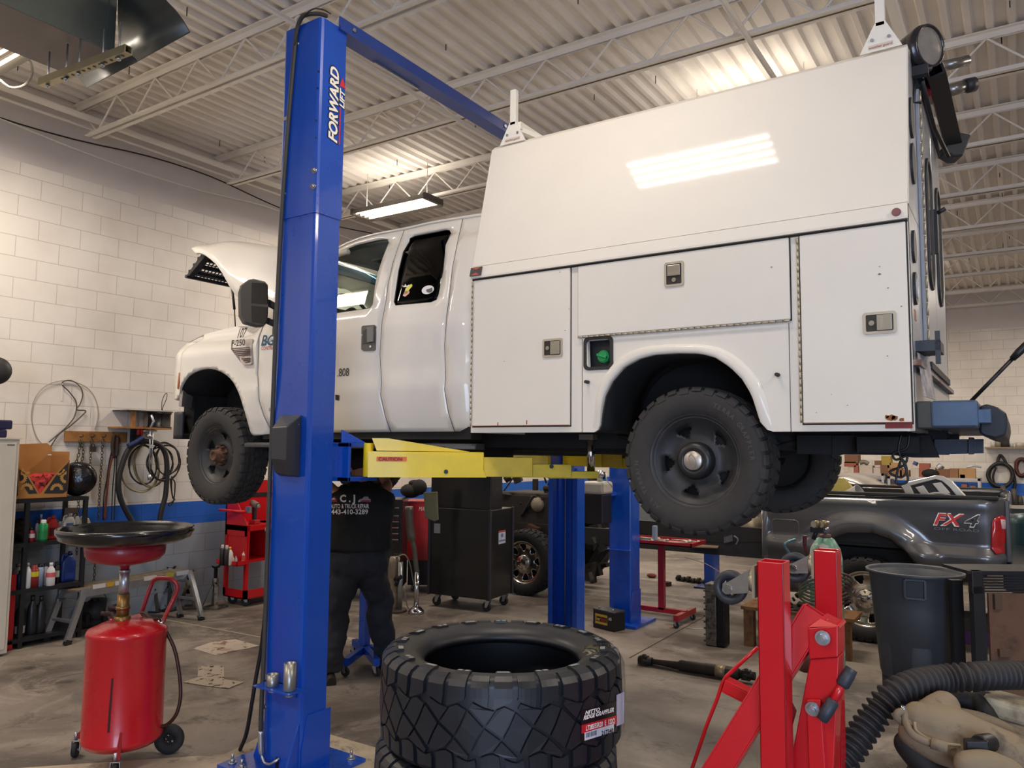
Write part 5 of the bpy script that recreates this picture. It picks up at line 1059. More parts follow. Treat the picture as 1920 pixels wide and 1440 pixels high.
po = obj('trousers', m, M_pants, ps_); md = po.modifiers.new('r', 'REMESH'); md.mode = 'VOXEL'; md.voxel_size = .013; md.use_smooth_shade = True; md = po.modifiers.new('sm', 'SMOOTH'); md.iterations = 6
tx = bpy.data.textures.new('wrinkle', 'CLOUDS'); tx.noise_scale = .11; tx.noise_depth = 2
for o_, k_ in ((po, .035),):
    md = o_.modifiers.new('w', 'DISPLACE'); md.texture = tx; md.strength = k_; md.mid_level = .5
for f_, s in ((LF, -1), (RF, 1)):
    m = MB(); rows = []
    for t_, w_, h_ in ((-.10, .035, .06), (-.06, .045, .10), (.0, .045, .11), (.08, .05, .075), (.15, .05, .06), (.20, .03, .04)):
        c_ = f_+Fd*t_; rows.append([c_+Rd*(w_*math.cos(a))+Up*(max(0, h_*math.sin(a)) if math.sin(a) > 0 else 0) for a in [2*PI*k/14 for k in range(14)]])
    m.grid(rows, cv=True); m.f += [tuple(range(14)), tuple(range(len(m.v)-14, len(m.v)))]; m.sm += [False]*2; obj('boot', m, mat('boot_black', '#15130f', .6), ps_)
obj('belt', MB().lathe([(.0, 0)], n=3), M_black, ps_) if False else None
prof = [(1.015, .265, .185, 0), (1.05, .27, .19, 0), (1.12, .262, .178, 0), (1.22, .262, .170, 0), (1.32, .275, .172, .005), (1.40, .285, .165, .01), (1.46, .26, .145, .02), (1.51, .19, .11, .03), (1.545, .10, .08, .04), (1.565, .078, .075, .045)]
rows = []
for z, a, b, f in prof:
    rows.append([B(a*abs(math.cos(t))**.8*(1 if math.cos(t) > 0 else -1), f+b*abs(math.sin(t))**.8*(1 if math.sin(t) > 0 else -1), z+.008*math.sin(3*t+z*9)) for t in [2*PI*k/40 for k in range(40)]])
m = MB().grid(rows, cv=True)
for s, sh, el in ((-1, shL, elL), (1, shR, elR)):
    m.tube(curve([B(.13*s, .02, 1.43), sh, sh.lerp(el, .6), el+(el-sh)*.1], 5), [.10]*5+[.095]*5+[.085]*6, 16, cap=False)
m.f += [tuple(range(40)), tuple(range(9*40, 10*40))]; m.sm += [True]*2
so = obj('shirt', m, M_shirt, ps_); md = so.modifiers.new('r', 'REMESH'); md.mode = 'VOXEL'; md.voxel_size = .012; md.use_smooth_shade = True; md = so.modifiers.new('sm', 'SMOOTH'); md.iterations = 5; md = so.modifiers.new('w', 'DISPLACE'); md.texture = tx; md.strength = .022; md.mid_level = .5
bpy.context.view_layer.update(); dg = bpy.context.evaluated_depsgraph_get(); bv = BVHTree.FromObject(so, dg); Wm = so.matrix_world
MW = mat('print_white', '#e6e4e6', .7)
def shirt_text(s_, px0, px1, pyb, hpx, bold=.03, mm=MW, nm='shirt_lettering'):
    cu = bpy.data.curves.new('t', 'FONT'); cu.body = s_; cu.size = 1; cu.offset = bold; cu.resolution_u = 2; o = bpy.data.objects.new('t', cu); me = o.to_mesh(); vs = [v.co.copy() for v in me.vertices]; fs = [tuple(p.vertices) for p in me.polygons]; o.to_mesh_clear(); bpy.data.objects.remove(o)
    w_ = max(v.x for v in vs); w0 = min(v.x for v in vs); project([(px0+(v.x-w0)/(w_-w0)*(px1-px0), pyb-v.y*hpx/.7) for v in vs], fs, nm, mm)
def project(pp_, fs, nm, mm):
    out = []; inv = base(ps_)
    for a, b in pp_:
        d = ray(a, b).normalized(); h = bv.ray_cast(inv.inverted()@CAM, (inv.inverted().to_3x3()@d).normalized()); q_ = inv@h[0] if h[0] is not None else CAM+d*6.0; out.append(q_-d*.006)
    obj(nm, MB().add(out, fs), mm, so)
shirt_text('C . J .', 637, 675, 941, 13, .04); shirt_text('AUTO & TRUCK REPAIR', 619, 692, 953, 8, .015); shirt_text('443-410-3289', 621, 690, 964, 9, .02)
def blob(pl, nm, col): project(pl, [tuple(range(len(pl)))], nm, mat('pr'+col[1:], col, .7))
blob([(672, 941), (674, 936), (679, 935), (683, 931), (690, 931), (692, 935), (695, 936), (695, 941)], 'shirt_print', '#a3a0a8'); blob([(675, 941), (680, 938), (694, 938), (693, 942)], 'shirt_print', '#9a2f3a')
blob([(619, 941), (622, 934), (627, 931), (631, 935), (632, 942)], 'shirt_print', '#8a3038'); blob([(621, 937), (626, 933), (629, 937)], 'shirt_print', '#cfc9c9')
M_red2 = mat('enamel_red', '#c01622', .28, coat=.4, var=.06, vscale=5); M_redd = mat('deep_red', '#9c1a26', .4, coat=.2, var=.1, vscale=6)
M_shelf = mat('shelf_black', '#232427', .5, .3, var=.15, vscale=10); M_alu = mat('aluminium', '#a4a8ac', .35, .8, var=.1, vscale=12)
WL = WX+.004
def caster(par, p, r_=.05, m_rub=None, dirr=(1, 0, 0), fork=None, stem=True, w_=.03):
    p = V(p); d = V(dirr).normalized(); ax = V((0, 0, 1)).cross(d)
    c_ = obj('caster', MB().lathe([(r_*.45, -w_*.4), (r_*.9, -w_*.5), (r_, -w_*.3), (r_, w_*.3), (r_*.9, w_*.5), (r_*.45, w_*.4)], o=p+V((0, 0, r_)), ax=ax, n=24, closed=True).cyl(p+V((0, 0, r_))-ax*w_*.4, p+V((0, 0, r_))+ax*w_*.4, r_*.46), m_rub or M_rub, par)
    f = MB(); top = p+V((0, 0, r_*2.25))-d*r_*.4
    for s in (-1, 1): f.prism([p+V((0, 0, r_*.85))+ax*s*w_*.75-d*r_*.25, p+V((0, 0, r_*.85))+ax*s*w_*.75+d*r_*.25, top+ax*s*w_*.75+d*r_*.5, top+ax*s*w_*.75-d*r_*.5], ax*s*.003)
    f.frame(top, (r_*1.1, w_*1.8, .004), d, ax); f.cyl(p+V((0, 0, r_))-ax*w_*.9, p+V((0, 0, r_))+ax*w_*.9, .006)
    obj('caster_fork', f, fork or M_zinc, c_); return c_
bc = V((-4.42, 2.62, 0)); rr_ = .215
t = T('oil_drain', 'red upright waste oil drain tank with a wide black catch pan, on casters', 'oil drain', tuple(bc))
z0, z1 = .135, .775
tk = MB().lathe([(0, z0-.01), (rr_*.9, z0-.005), (rr_, z0+.02), (rr_+.004, z0+.03), (rr_, z0+.04), (rr_, z1-.03), (rr_+.004, z1-.02), (rr_-.005, z1), (rr_*.6, z1+.035), (0, z1+.05)], o=bc, n=64); tank = obj('tank', tk, M_red2, t)
a = R(-48); sl = [bc+V((math.cos(a+R(1.8*0))*(rr_+.001), math.sin(a)*(rr_+.001), z)) for z in (.36, .62)]
th = math.atan2(-bc.y, -bc.x); 
def ont(px_, py_):
    d = ray(px_, py_).normalized(); o = CAM-bc; A_ = d.x**2+d.y**2; B_ = 2*(o.x*d.x+o.y*d.y); C_ = o.x**2+o.y**2-(rr_+.001)**2; t_ = (-B_-math.sqrt(max(0, B_*B_-4*A_*C_)))/2/A_; return CAM+d*t_
obj('level_slot', MB().prism([ont(209, 1272), ont(204, 1330), ont(201, 1374), ont(203.5, 1374), ont(206.5, 1330), ont(211, 1272)], (.004, .004, 0)), mat('slot_dark', '#3a0d10', .7), tank)
cx, cy = bc.x, bc.y; pc2 = V((cx-.03, cy+.0, 0))
ph = PD(241, 1010, pix(bc+V((0, 0, 1)))[2])
pz = ph.z
px0 = PD(238, 990, pix(bc+V((0, 0, 1.4)))[2])
colx = V((px0.x, px0.y, 0)); top = 1.36
lower = MB().cyl(colx+V((0, 0, .81)), colx+V((0, 0, .97)), .034).cyl(colx+V((0, 0, .88)), colx+V((0, 0, .90)), .040).cyl(colx+V((0, 0, .80)), colx+V((0, 0, .845)), .045)
obj('brass_collar', lower, mat('brass_dirty', '#8d6f43', .4, .8, var=.2, vscale=20), t); obj('riser_tube', MB().cyl(colx+V((0, 0, .96)), colx+V((0, 0, 1.10)), .028).cyl(colx+V((0, 0, 1.095)), colx+V((0, 0, 1.11)), .031), M_zinc, t); obj('inner_tube', MB().cyl(colx+V((0, 0, 1.10)), colx+V((0, 0, 1.30)), .022), mat('tube_dark', '#4a4c50', .35, .8), t)
pn = colx+V((0, 0, 0)); zb_ = PD(240, 1058, pix(pn+V((0, 0, 1.3)))[2]).z; zp = PD(240, 1018, pix(pn+V((0, 0, 1.3)))[2]).z
obj('bowl', MB().lathe([(.02, zb_-.03), (.03, zb_-.005), (.11, zb_+.01), (.19, zb_+.03), (.215, zb_+.06), (.225, zb_+.14), (.215, zb_+.14), (.2, zb_+.07), (.0, zb_+.04)], o=pn, n=56), M_redd, t)
zr = zb_+.165; pr_ = [(.20, zr-.045), (.30, zr-.03), (.355, zr-.005), (.365, zr+.02), (.372, zr+.025), (.372, zr+.055), (.362, zr+.058), (.360, zr+.035), (.345, zr+.03), (.335, zr+.0), (.28, zr-.025), (.0, zr-.04)]
obj('catch_pan', MB().lathe(pr_, o=pn, n=72), mat('pan_black', '#121317', .22, coat=.4), t)
dH = V((.80, .60, 0)); hb1, hb2 = PD(262, 1172, 4.75), PD(310, 1165, 4.75)
obj('handle', MB().tube(curve([PD(x_, y_, d) for x_, y_, d in ((262, 1160, 4.85), (283, 1098, 4.9), (292, 1086, 4.9), (306, 1084, 4.9), (323, 1087, 4.9), (332, 1098, 4.9), (329, 1115, 4.88), (306, 1165, 4.75), (304, 1190, 4.73))], 5), .0135, 12), M_redd, t)
hs = [PD(x_, y_, d) for x_, y_, d in ((258, 1152, 4.75), (272, 1150, 4.7), (285, 1162, 4.62), (298, 1162, 4.6), (312, 1185, 4.6), (328, 1220, 4.58), (337, 1270, 4.55), (338, 1310, 4.52), (330, 1340, 4.5), (314, 1358, 4.5), (295, 1363, 4.5), (285, 1360, 4.52))]
obj('drain_hose', MB().tube(curve(hs, 6), .0105, 10), mat('hose_brown', '#3b2116', .4, .3), t); obj('hose_coupling', MB().tube([hs[3], hs[4].lerp(hs[3], .2)], .017, 12).tube([hs[4].lerp(hs[3], .3), hs[4]], .013, 12), M_chrome, t)
obj('suction_valve', MB().cyl(PD(198, 1150, 4.6), PD(228, 1153, 4.6), .014).cyl(PD(213, 1170, 4.6), PD(213, 1145, 4.6), .018).cyl(PD(205, 1140, 4.6), PD(222, 1138, 4.6), .02).cyl(PD(190, 1150, 4.6), PD(200, 1151, 4.6), .012), mat('valve_dark', '#3a2a2a', .5, .4), t)
obj('port_boss', MB().cyl(PD(212, 1180, 4.58), PD(212, 1158, 4.58), .02).prism([PD(248, 1170, 4.6), PD(275, 1168, 4.6), PD(262, 1150, 4.7), PD(245, 1155, 4.7)], (0, 0, -.01)), M_redd, t)
wc_ = PD(317, 1393, 4.62); wc_.z = .085
ow = MB().lathe([(.03, -.02), (.055, -.022), (.080, -.024), (.085, -.015), (.085, .015), (.080, .024), (.03, .02)], o=wc_, ax=(.6, -.8, 0), n=36, closed=True); w_ = obj('wheel', ow, M_rub, t)
for k in range(5): a_ = 2*PI*k/5; u = V((.8, .6, 0))*math.cos(a_)+V((0, 0, 1))*math.sin(a_); obj('wheel_spoke', MB().beam(wc_, wc_+u*.055, .014, .012, up=(.6, -.8, 0)), M_rub, w_)
obj('axle', MB().cyl(wc_+V((-.05, .06, 0)), wc_, .01), M_redd, t)
for px_, yy_, dd in ((140, 1432, 4.55), (215, 1450, 4.25)):
    p = PD(px_, yy_, dd); p.z = 0; caster(t, p, .042, M_rub, (.7, -.7, 0))
    e = bc+(p-bc).normalized()*rr_*.95; e.z = .2; q2 = V((p.x, p.y, .11)); obj('outrigger', MB().prism([V((e.x, e.y, .15)), V((e.x, e.y, .25)), V((q2.x, q2.y, .125)), V((q2.x, q2.y, .105))], (.03, .01, 0)), M_redd, t)
    obj('outrigger_bolt', MB().cyl(V((p.x, p.y, .10)), V((p.x, p.y, .145)), .01), M_zinc, t)
xf = -7.46; p0, p1 = PX(8, 1215, xf), PX(34, 825, xf); 
cy1 = PX(27, 1000, xf).y; ct = PX(30, 824, xf).z
M_cab = mat('cabinet_cream', '#cfc9bb', .45, var=.06, vscale=2)
t = T('steel_cabinet', 'tall cream steel cabinet at the left edge of the picture', 'cabinet', (-7.7, cy1-.4, 0))
obj('carcass', MB().bx(-8.05, xf, cy1-.85, cy1, .02, ct), M_cab, t, bev=.006); obj('door', MB().bx(xf, xf+.018, cy1-.83, cy1-.03, .06, ct-.03), M_cab, t, bev=.004); obj('top_lip', MB().bx(-8.06, xf+.02, cy1-.86, cy1+.005, ct, ct+.012), M_cab, t)
obj('name_plate', MB().bx(xf+.018, xf+.02, cy1-.11, cy1-.05, ct-.055, ct-.043), mat('plate_grey', '#6a6d70', .4), t)
ctz = ct+.012
M_case = mat('case_navy', '#23244a', .45, var=.1)
for k, (w_, h_, z_) in enumerate(((.33, .075, ctz), (.36, .085, ctz+.075))):
    x0 = xf-.30; t = T('tool_case', ('dark blue tool case lying flat on the cream cabinet, under another', 'dark blue tool case, topmost of the two on the cream cabinet')[k], 'tool case', (x0, cy1-.2, z_), group='blue tool cases')
    obj('shell', MB().bx(x0-.1, x0+.24, cy1-.40, cy1-.08+.04*k+(-.0), z_+.002, z_+h_), M_case, t, bev=.015, seg=3); obj('latch', MB().bx(x0+.24, x0+.248, cy1-.25, cy1-.19, z_+.02, z_+.05), M_trimb, t)
fc = PX(-8, 695, -7.3); t = T('wall_fan', 'dark round object, only its edge showing at the far left above the blue cases', 'fan', tuple(fc)); obj('guard', MB().lathe([(0, -.05), (.08, -.05), (.115, -.02), (.12, .0), (.115, .03), (.06, .06), (0, .06)], o=fc, ax=(1, -.2, 0), n=36), mat('fan_dark', '#2b2b2c', .5), t)
obj('bracket', MB().cyl(fc, V((WL, fc.y, fc.z)), .015), M_black, t)
xr = -7.62; a, b = PX(10, 1218, xr), PX(27, 1077, xr); solo('red_floor_jack', MB().bx(xr-.30, xr, cy1+.0+.005, PX(27, 1150, xr).y, 0, b.z).bx(xr, xr+.02, cy1+.01, PX(26, 1150, xr).y-.01, .02, .08), mat('jack_red', '#b3171f', .4, var=.15, vscale=8), 'red painted steel box standing between the cream cabinet and the black shelf', 'box')
xs = -7.60
yA, yB = PX(45, 1000, xs).y, PX(166, 950, xs).y
zT = PX(160, 931, xs).z; zM = PX(100, 1014, xs).z; zL = PX(100, 1098, xs).z; z4 = PX(80, 1190, xs).z
t = T('shelf_unit', 'black metal shelf unit against the left wall holding bottles and a box', 'shelf', (xs-.2, (yA+yB)/2, 0))
for y in (max(yA-.25, cy1+.04), yB-.02):
    for x in (xs-.02, -8.0): obj('post', MB().bx(x-.018, x+.018, y-.018, y+.018, 0, zT), M_shelf, t)
obj('post', MB().bx(xs-.038, xs-.002, PX(50, 1000, xs).y-.018, PX(50, 1000, xs).y+.018, 0, zT), M_shelf, t)
for z in (zT, zM, zL, z4): obj('shelf', MB().bx(-8.02, xs, max(yA-.27, cy1+.02), yB, z-.035, z), M_shelf, t)
M_card = mat('cardboard', '#a9763f', .85, var=.08, vscale=8); M_ink = mat('print_black', '#26242a', .8)
xb = xs-.02; ya, yb_ = PX(28, 930, xb).y, PX(126, 930, xb).y; zb1_, ztp = zT+.001, PX(120, 845, xb).z
t = T('parts_box', 'brown cardboard box with printed black gears, full of red rags, on the black shelf', 'box', (xb-.2, (ya+yb_)/2, zT))
ymid = PX(74, 925, xb).y; P = lambda a, b: (PX(a, b, xb).y, PX(a, b, xb).z)
frontp = [(ya, zb1_), (yb_, zb1_), P(131, 862), P(105, 888), P(76, 925), P(73, 925), P(52, 888), P(34, 868), (ya, ztp-.05)]
obj('front_panel', MB().prism([V((xb, y, z)) for y, z in frontp], (-.004, 0, 0)), M_card, t)
obj('back_panel', MB().prism([V((xb-.34, ya, zb1_)), V((xb-.34, yb_, zb1_)), V((xb-.34, yb_+.0, ztp+.03)), V((xb-.34, yb_-.05, ztp+.07)), V((xb-.34, ya, ztp+.05))], (.004, 0, 0)), M_card, t)
obj('side_panel', MB().bx(xb-.34, xb, ya, ya+.004, zb1_, ztp).bx(xb-.34, xb, ya, yb_, zb1_, zb1_+.004), M_card, t); obj('side_panel', MB().bx(xb-.34, xb, yb_-.004, yb_, zb1_, ztp-.01), M_card, t)
m = MB()
for tri_ in ([P(31, 870), P(34, 928), (ya+.005, zb1_+.01), (ya+.005, ztp-.1)], [P(36, 880), P(51, 893), P(70, 925), P(54, 926), P(36, 900)], [P(106, 890), P(128, 867), P(126, 920), P(118, 925), P(82, 925)]): m.prism([V((xb+.001, y, z)) for y, z in tri_], (.001, 0, 0))
pr0 = obj('gear_print', m, M_ink, t)
def gear(cy_, cz_, r_, a0, a1, n_, hole=.48):
    m = MB(); outer = []
    for k in range(n_*4+1):
        a_ = a0+(a1-a0)*k/(n_*4); r2_ = r_ if (k % 4) in (0, 1) else r_*.86; outer.append(V((xb+.003, cy_+r2_*math.cos(a_), cz_+r2_*math.sin(a_))))
    inner = [V((xb+.003, cy_+r_*hole*math.cos(a0+(a1-a0)*k/12), cz_+r_*hole*math.sin(a0+(a1-a0)*k/12))) for k in range(13)][::-1]
    n1 = len(outer); m.add(outer+[inner[12-min(12, int(round(k*12/(n1-1))))] for k in range(n1)], [(k, k+1, n1+k+1, n1+k) for k in range(n1-1)]); obj('printed_gear', m, mat('card_gear', '#b08345', .8), pr0)
for a_, b_, r_, s0, s1, n_ in ((49, 918, .062, -.1, PI+.1, 10), (106, 918, .062, -.1, PI+.1, 10), (38, 896, .06, -PI*.5, PI*.5, 9), (124, 895, .06, PI*.5, PI*1.5, 9), (50, 880, .05, PI*.9, PI*1.75, 7), (112, 882, .05, PI*1.3, PI*2.1, 7)):
    y, z = P(a_, b_); gear(y, z, r_, s0, s1, n_)
m = MB(); r4 = random.Random(4); rows = []
for i in range(15):
    rows.append([V((xb-.03-.28*i/14, ya+.02+(yb_-ya-.04)*j/15, zb1_+.19-.25*abs(j/15-.5)*0+.03*math.sin(i*2.1+j*1.7)+r4.uniform(-.015, .015))) for j in range(16)])
m.grid(rows, sm=False); y_, z_ = (ya+yb_)/2, zb1_; m.grid([[V((xb-.02-.01*r4.random(), ya+.03+(yb_-ya-.06)*j/15, zb1_+.01+.19*i/6+.0)) for j in range(16)] for i in range(7)], sm=False)
o = solo('red_rags', m, mat('rag_red', '#c23a32', .9, col2='#3a1414', thr=(.52, .58), vscale=22), 'heap of red shop rags inside the gear-printed cardboard box', 'rags'); o['kind'] = 'stuff'
obj('box_label', MB().bx(xb-.335, xb-.334, PX(90, 853, xb-.33).y, PX(98, 853, xb-.33).y, PX(90, 854, xb-.33).z, PX(90, 851.5, xb-.33).z), M_white, t)
c_ = PX(146, 898, xb-.12); r_ = (c_.z-zT)
solo('wrapped_reel', MB().lathe([(0, -.06), (r_*.8, -.06), (r_, -.03), (r_, .03), (r_*.8, .06), (0, .06)], o=(c_.x, c_.y, zT+r_+.002), ax=(.8, -.6, 0), n=36), mat('shiny_black', '#0e0e12', .15, bump=.8, bscale=18), 'shiny black wrapped reel standing on the shelf beside the cardboard box', 'reel')
def bottle(px_, pyb, pyt, w_px, col, style, label, x=None, z=None, cap='#222326', lab=None, metal=0):
    x = x if x is not None else xs-.07; b = PX(px_, pyb, x); d = pix(b)[2]; h = (pyb-pyt)*d/FPX*1.0; w = w_px*d/FPX/2; zz = z if z is not None else b.z
    t = T('bottle' if style != 'can' else 'spray_can', label, 'bottle' if style != 'can' else 'spray can', (b.x, b.y, zz)); o = (b.x, b.y, zz)
    M_ = mat('btl'+col[1:], col, .35, metal)
    if style == 'can': obj('can', MB().lathe([(0, 0), (w, 0), (w, h*.78), (w*.75, h*.84), (w*.5, h*.86), (0, h*.86)], o=o, n=24), M_, t); obj('cap', MB().lathe([(w*.62, h*.84), (w*.62, h*.97), (w*.5, h), (0, h)], o=o, n=20), mat('cap'+cap[1:], cap, .4), t)
    elif style == 'jug':
        s = w; obj('jug_body', MB().add(*_jug(o, s, h)), M_, t, bev=s*.25, seg=3, smooth=True); obj('cap', MB().cyl(V(o)+V((0, s*.3, h*.88)), V(o)+V((0, s*.3, h)), s*.32, n=16), mat('cap'+cap[1:], cap, .4), t)
        obj('jug_handle', MB().tube(curve([V(o)+V((0, -s*.15, h*.93)), V(o)+V((0, -s*.7, h*.88)), V(o)+V((0, -s*.8, h*.6))], 5), s*.14, 8), M_, t)
    else: obj('bottle_body', MB().lathe([(0, 0), (w*.9, 0), (w, h*.03), (w, h*.62), (w*.85, h*.72), (w*.42, h*.84), (w*.36, h*.88), (0, h*.88)], o=o, n=24), M_, t); obj('cap', MB().cyl(V(o)+V((0, 0, h*.86)), V(o)+V((0, 0, h)), w*.42, n=16), mat('cap'+cap[1:], cap, .4), t)
    if lab:
        c2, z0_, z1_ = lab; obj('label', MB().lathe([(w*1.02, h*z0_), (w*1.02, h*z1_)], o=o, n=24) if style != 'jug' else MB().bx(o[0]+w*.62, o[0]+w*.64, o[1]-w*.6, o[1]+w*.6, o[2]+h*z0_, o[2]+h*z1_), mat('lab'+c2[1:], c2, .5), t)
    return t
def _jug(o, s, h):
    o = V(o); y0, y1, x0, x1 = -s, s, -s*.6, s*.6; vs = [o+V((x, y, 0)) for x, y in ((x0, y0), (x1, y0), (x1, y1), (x0, y1))]+[o+V((x, y, h*.66)) for x, y in ((x0, y0), (x1, y0), (x1, y1), (x0, y1))]+[o+V((x*.7, y, h*.88)) for x, y in ((x0, -s*.2), (x1, -s*.2), (x1, s*.65), (x0, s*.65))]
    return vs, [(3, 2, 1, 0), (0, 1, 5, 4), (1, 2, 6, 5), (2, 3, 7, 6), (3, 0, 4, 7), (4, 5, 9, 8), (5, 6, 10, 9), (6, 7, 11, 10), (7, 4, 8, 11), (8, 9, 10, 11)]
bottle(58, 1010, 984, 13, '#8f1d2e', 'b', 'small maroon and white bottle left of the green can, middle shelf', z=zM, lab=('#cfc6c6', .3, .6)); bottle(68, 1010, 972, 8, '#8b8d8c', 'b', 'thin grey bottle just left of the green spray can', xs-.14, zM); bottle(80, 1012, 972, 15, '#1d8a4b', 'can', 'green spray can with white cap on the middle shelf', xs-.04, zM, '#d9dcd8', ('#167a40', .1, .5))
bottle(75, 1008, 961, 10, '#7e2a2a', 'b', 'dark red bottle with grey blue cap behind the green can', xs-.2, zM, '#7d94a8')
bottle(95, 1010, 967, 20, '#bf2a24', 'jug', 'red oil jug beside the green spray can on the middle shelf', xs-.16, zM, '#a3241f', ('#531517', .15, .5)); bottle(109, 1010, 975, 10, '#9b9894', 'jug', 'grey oil jug just right of the red jug', xs-.2, zM); bottle(126, 1008, 963, 22, '#b7b3a8', 'jug', 'silver oil jug with blue label behind the drain pan', xs-.13, zM, '#8f8f8c', ('#375c92', .45, .62)); bottle(141, 1006, 962, 12, '#a9a7a1', 'jug', 'narrow silver oil jug right of the blue labelled jug', xs-.17, zM); bottle(156, 1005, 966, 20, '#b2a892', 'jug', 'champagne coloured oil jug at the right end of the middle shelf', xs-.17, zM)
solo('paper_bag', MB().add([PX(120, 966, xs-.3), PX(145, 966, xs-.3), PX(147, 952, xs-.3), PX(122, 952, xs-.3), PX(120, 966, xs-.36), PX(145, 966, xs-.36), PX(147, 952, xs-.36), PX(122, 952, xs-.36)], [(0, 1, 2, 3), (4, 7, 6, 5), (0, 4, 5, 1), (1, 5, 6, 2), (2, 6, 7, 3), (3, 7, 4, 0)]).bx(xs-.36, xs-.3, PX(122, 966, xs-.3).y, PX(144, 966, xs-.3).y, zM, PX(130, 965, xs-.3).z), mat('bag_brown', '#5a4a41', .9), 'brown upright carton at the back of the middle shelf', 'carton')
o = solo('clutter', MB().ball((xs-.2, PX(40, 990, xs-.2).y, zM+.11), .10, 14, (1, .9, 1.1)), mat('camo', '#3b3a2e', .9, col2='#201d18', thr=(.45, .55), vscale=30, bump=.6, bscale=30), 'dark crumpled bag at the left end of the middle shelf', 'bag')
bottle(31, 1097, 1056, 18, '#c9ccce', 'b', 'white bottle behind the blue one at the left of the lower shelf', xs-.25, zL, '#8c8f90'); bottle(37, 1098, 1066, 14, '#1c3a75', 'b', 'blue bottle at the left of the lower shelf', xs-.12, zL)
bottle(50, 1098, 1051, 13, '#d3d5da', 'b', 'slim white bottle first on the lower shelf beside the post', xs-.05, zL, '#9fa3a6'); bottle(63, 1097, 1056, 15, '#8e2b2a', 'can', 'red and yellow tin on the lower shelf between two white bottles', xs-.05, zL, '#a83c38', ('#d0c22a', .5, .72)); bottle(74, 1096, 1054, 12, '#8ea0b8', 'can', 'pale blue spray can on the lower shelf', xs-.06, zL); bottle(84, 1095, 1054, 9, '#b3a3a5', 'can', 'pinkish white spray can between the pale blue can and the white bottle', xs-.08, zL); bottle(94, 1095, 1053, 15, '#dcd9d8', 'b', 'white bottle with red label on the lower shelf', xs-.03, zL, '#dad7d4', ('#d65a5f', .38, .58)); bottle(105, 1090, 1050, 10, '#30312f', 'can', 'dark spray can left of the blue washer jug', xs-.1, zL, lab=('#b5bbb5', .3, .6)); bottle(125, 1088, 1033, 26, '#1e3372', 'jug', 'large blue washer fluid jug on the lower shelf', xs-.14, zL, '#1a2342', ('#233a80', .1, .3))
for k, (a_, lab_) in enumerate(((36, 'first'), (58, 'second'), (74, 'third'))): bottle(a_, 1186, 1118-4*(k % 2), 17, '#232428', 'b', 'black oil bottle on the bottom shelf, %s from the left' % lab_, xs-.1, z4, '#1c1d20', ('#b6b3b5', .1, .3) if k == 0 else None)
M_chain = mat('chain_steel', '#5f5a52', .45, .8, var=.3, vscale=30); M_wood = mat('pine', '#a0703c', .7, var=.15, vscale=9, col2='#7d5328', thr=(.45, .7))
y0, y1 = PX(122, 820, WX+.03).y, PX(236, 818, WX+.03).y; zc_ = PX(180, 819, WX+.03).z
t = T('hook_rail', 'pine board screwed to the left wall with chains and straps on its hooks', 'hook rail', (WX+.02, (y0+y1)/2, zc_)); obj('board', MB().bx(WL, WX+.04, y0, y1, zc_-.055, zc_+.055), M_wood, t, bev=.004)
for px_ in (150, 171, 192, 215): p = PX(px_, 819, WX+.04); obj('hook', MB().tube(curve([p, p+V((.05, 0, 0)), p+V((.06, 0, .03))], 4), .006, 8), M_chain, t)
def chain(path, s_, label, m=M_chain):
    cv_ = curve(path, 12); L_ = [0]
    for a_, b_ in zip(cv_, cv_[1:]): L_.append(L_[-1]+(b_-a_).length)
    n_ = int(L_[-1]/(s_*1.5)); mb = MB(); j = 0
    for k in range(n_):
        d = L_[-1]*(k+.5)/n_
        while L_[j+1] < d: j += 1
        c_ = cv_[j].lerp(cv_[j+1], (d-L_[j])/max(1e-9, L_[j+1]-L_[j])); t_ = (cv_[j+1]-cv_[j]).normalized(); u = V((1, 0, 0)) if k % 2 else V((.1, 1, 0)); u = (u-t_*u.dot(t_)).normalized()
        mb.tube([c_+t_*s_*math.cos(a_)+u*s_*.55*math.sin(a_) for a_ in [2*PI*q/10 for q in range(10)]], s_*.2, 5, closed=True)
    return solo('chain', mb, m, label, 'chain', 'chains on the hook rail')
X1 = WX+.075
for path, s_, lab in (([(150, 825), (148, 850), (143, 868), (150, 872), (156, 850), (152, 826)], .022, 'rusty doubled chain on the first hook above the black reel'), ([(171, 824), (170, 850), (169, 870), (168, 890), (167, 912)], .020, 'short loose chain with a small padlock on the second hook'), ([(192, 824), (191, 860), (188, 900), (186, 940), (184, 975)], .020, 'long steel chain on the third hook of the pine board'), ([(147, 936), (147, 960), (145, 1000), (144, 1040)], .02, 'dark chain end hanging below the shelf top against the blue band'), ([(178, 1050), (177, 1075), (175, 1105)], .02, 'chain end hanging near the blue washer jug')):
    chain([PX(a_, b_, X1 if s_ else 0) for a_, b_ in path], s_, lab)
p = PX(174, 841, X1); solo('padlock', MB().bx(p.x-.01, p.x+.012, p.y-.03, p.y+.03, p.z-.035, p.z+.02).tube([p+V((0, .018*math.cos(a_), .02+.03*math.sin(a_))) for a_ in [PI*k/8 for k in range(9)]], .005, 6), M_chain, 'small grey padlock hanging on the second chain', 'padlock')
M_strap = mat('strap_red', '#6d3324', .8, var=.2); 
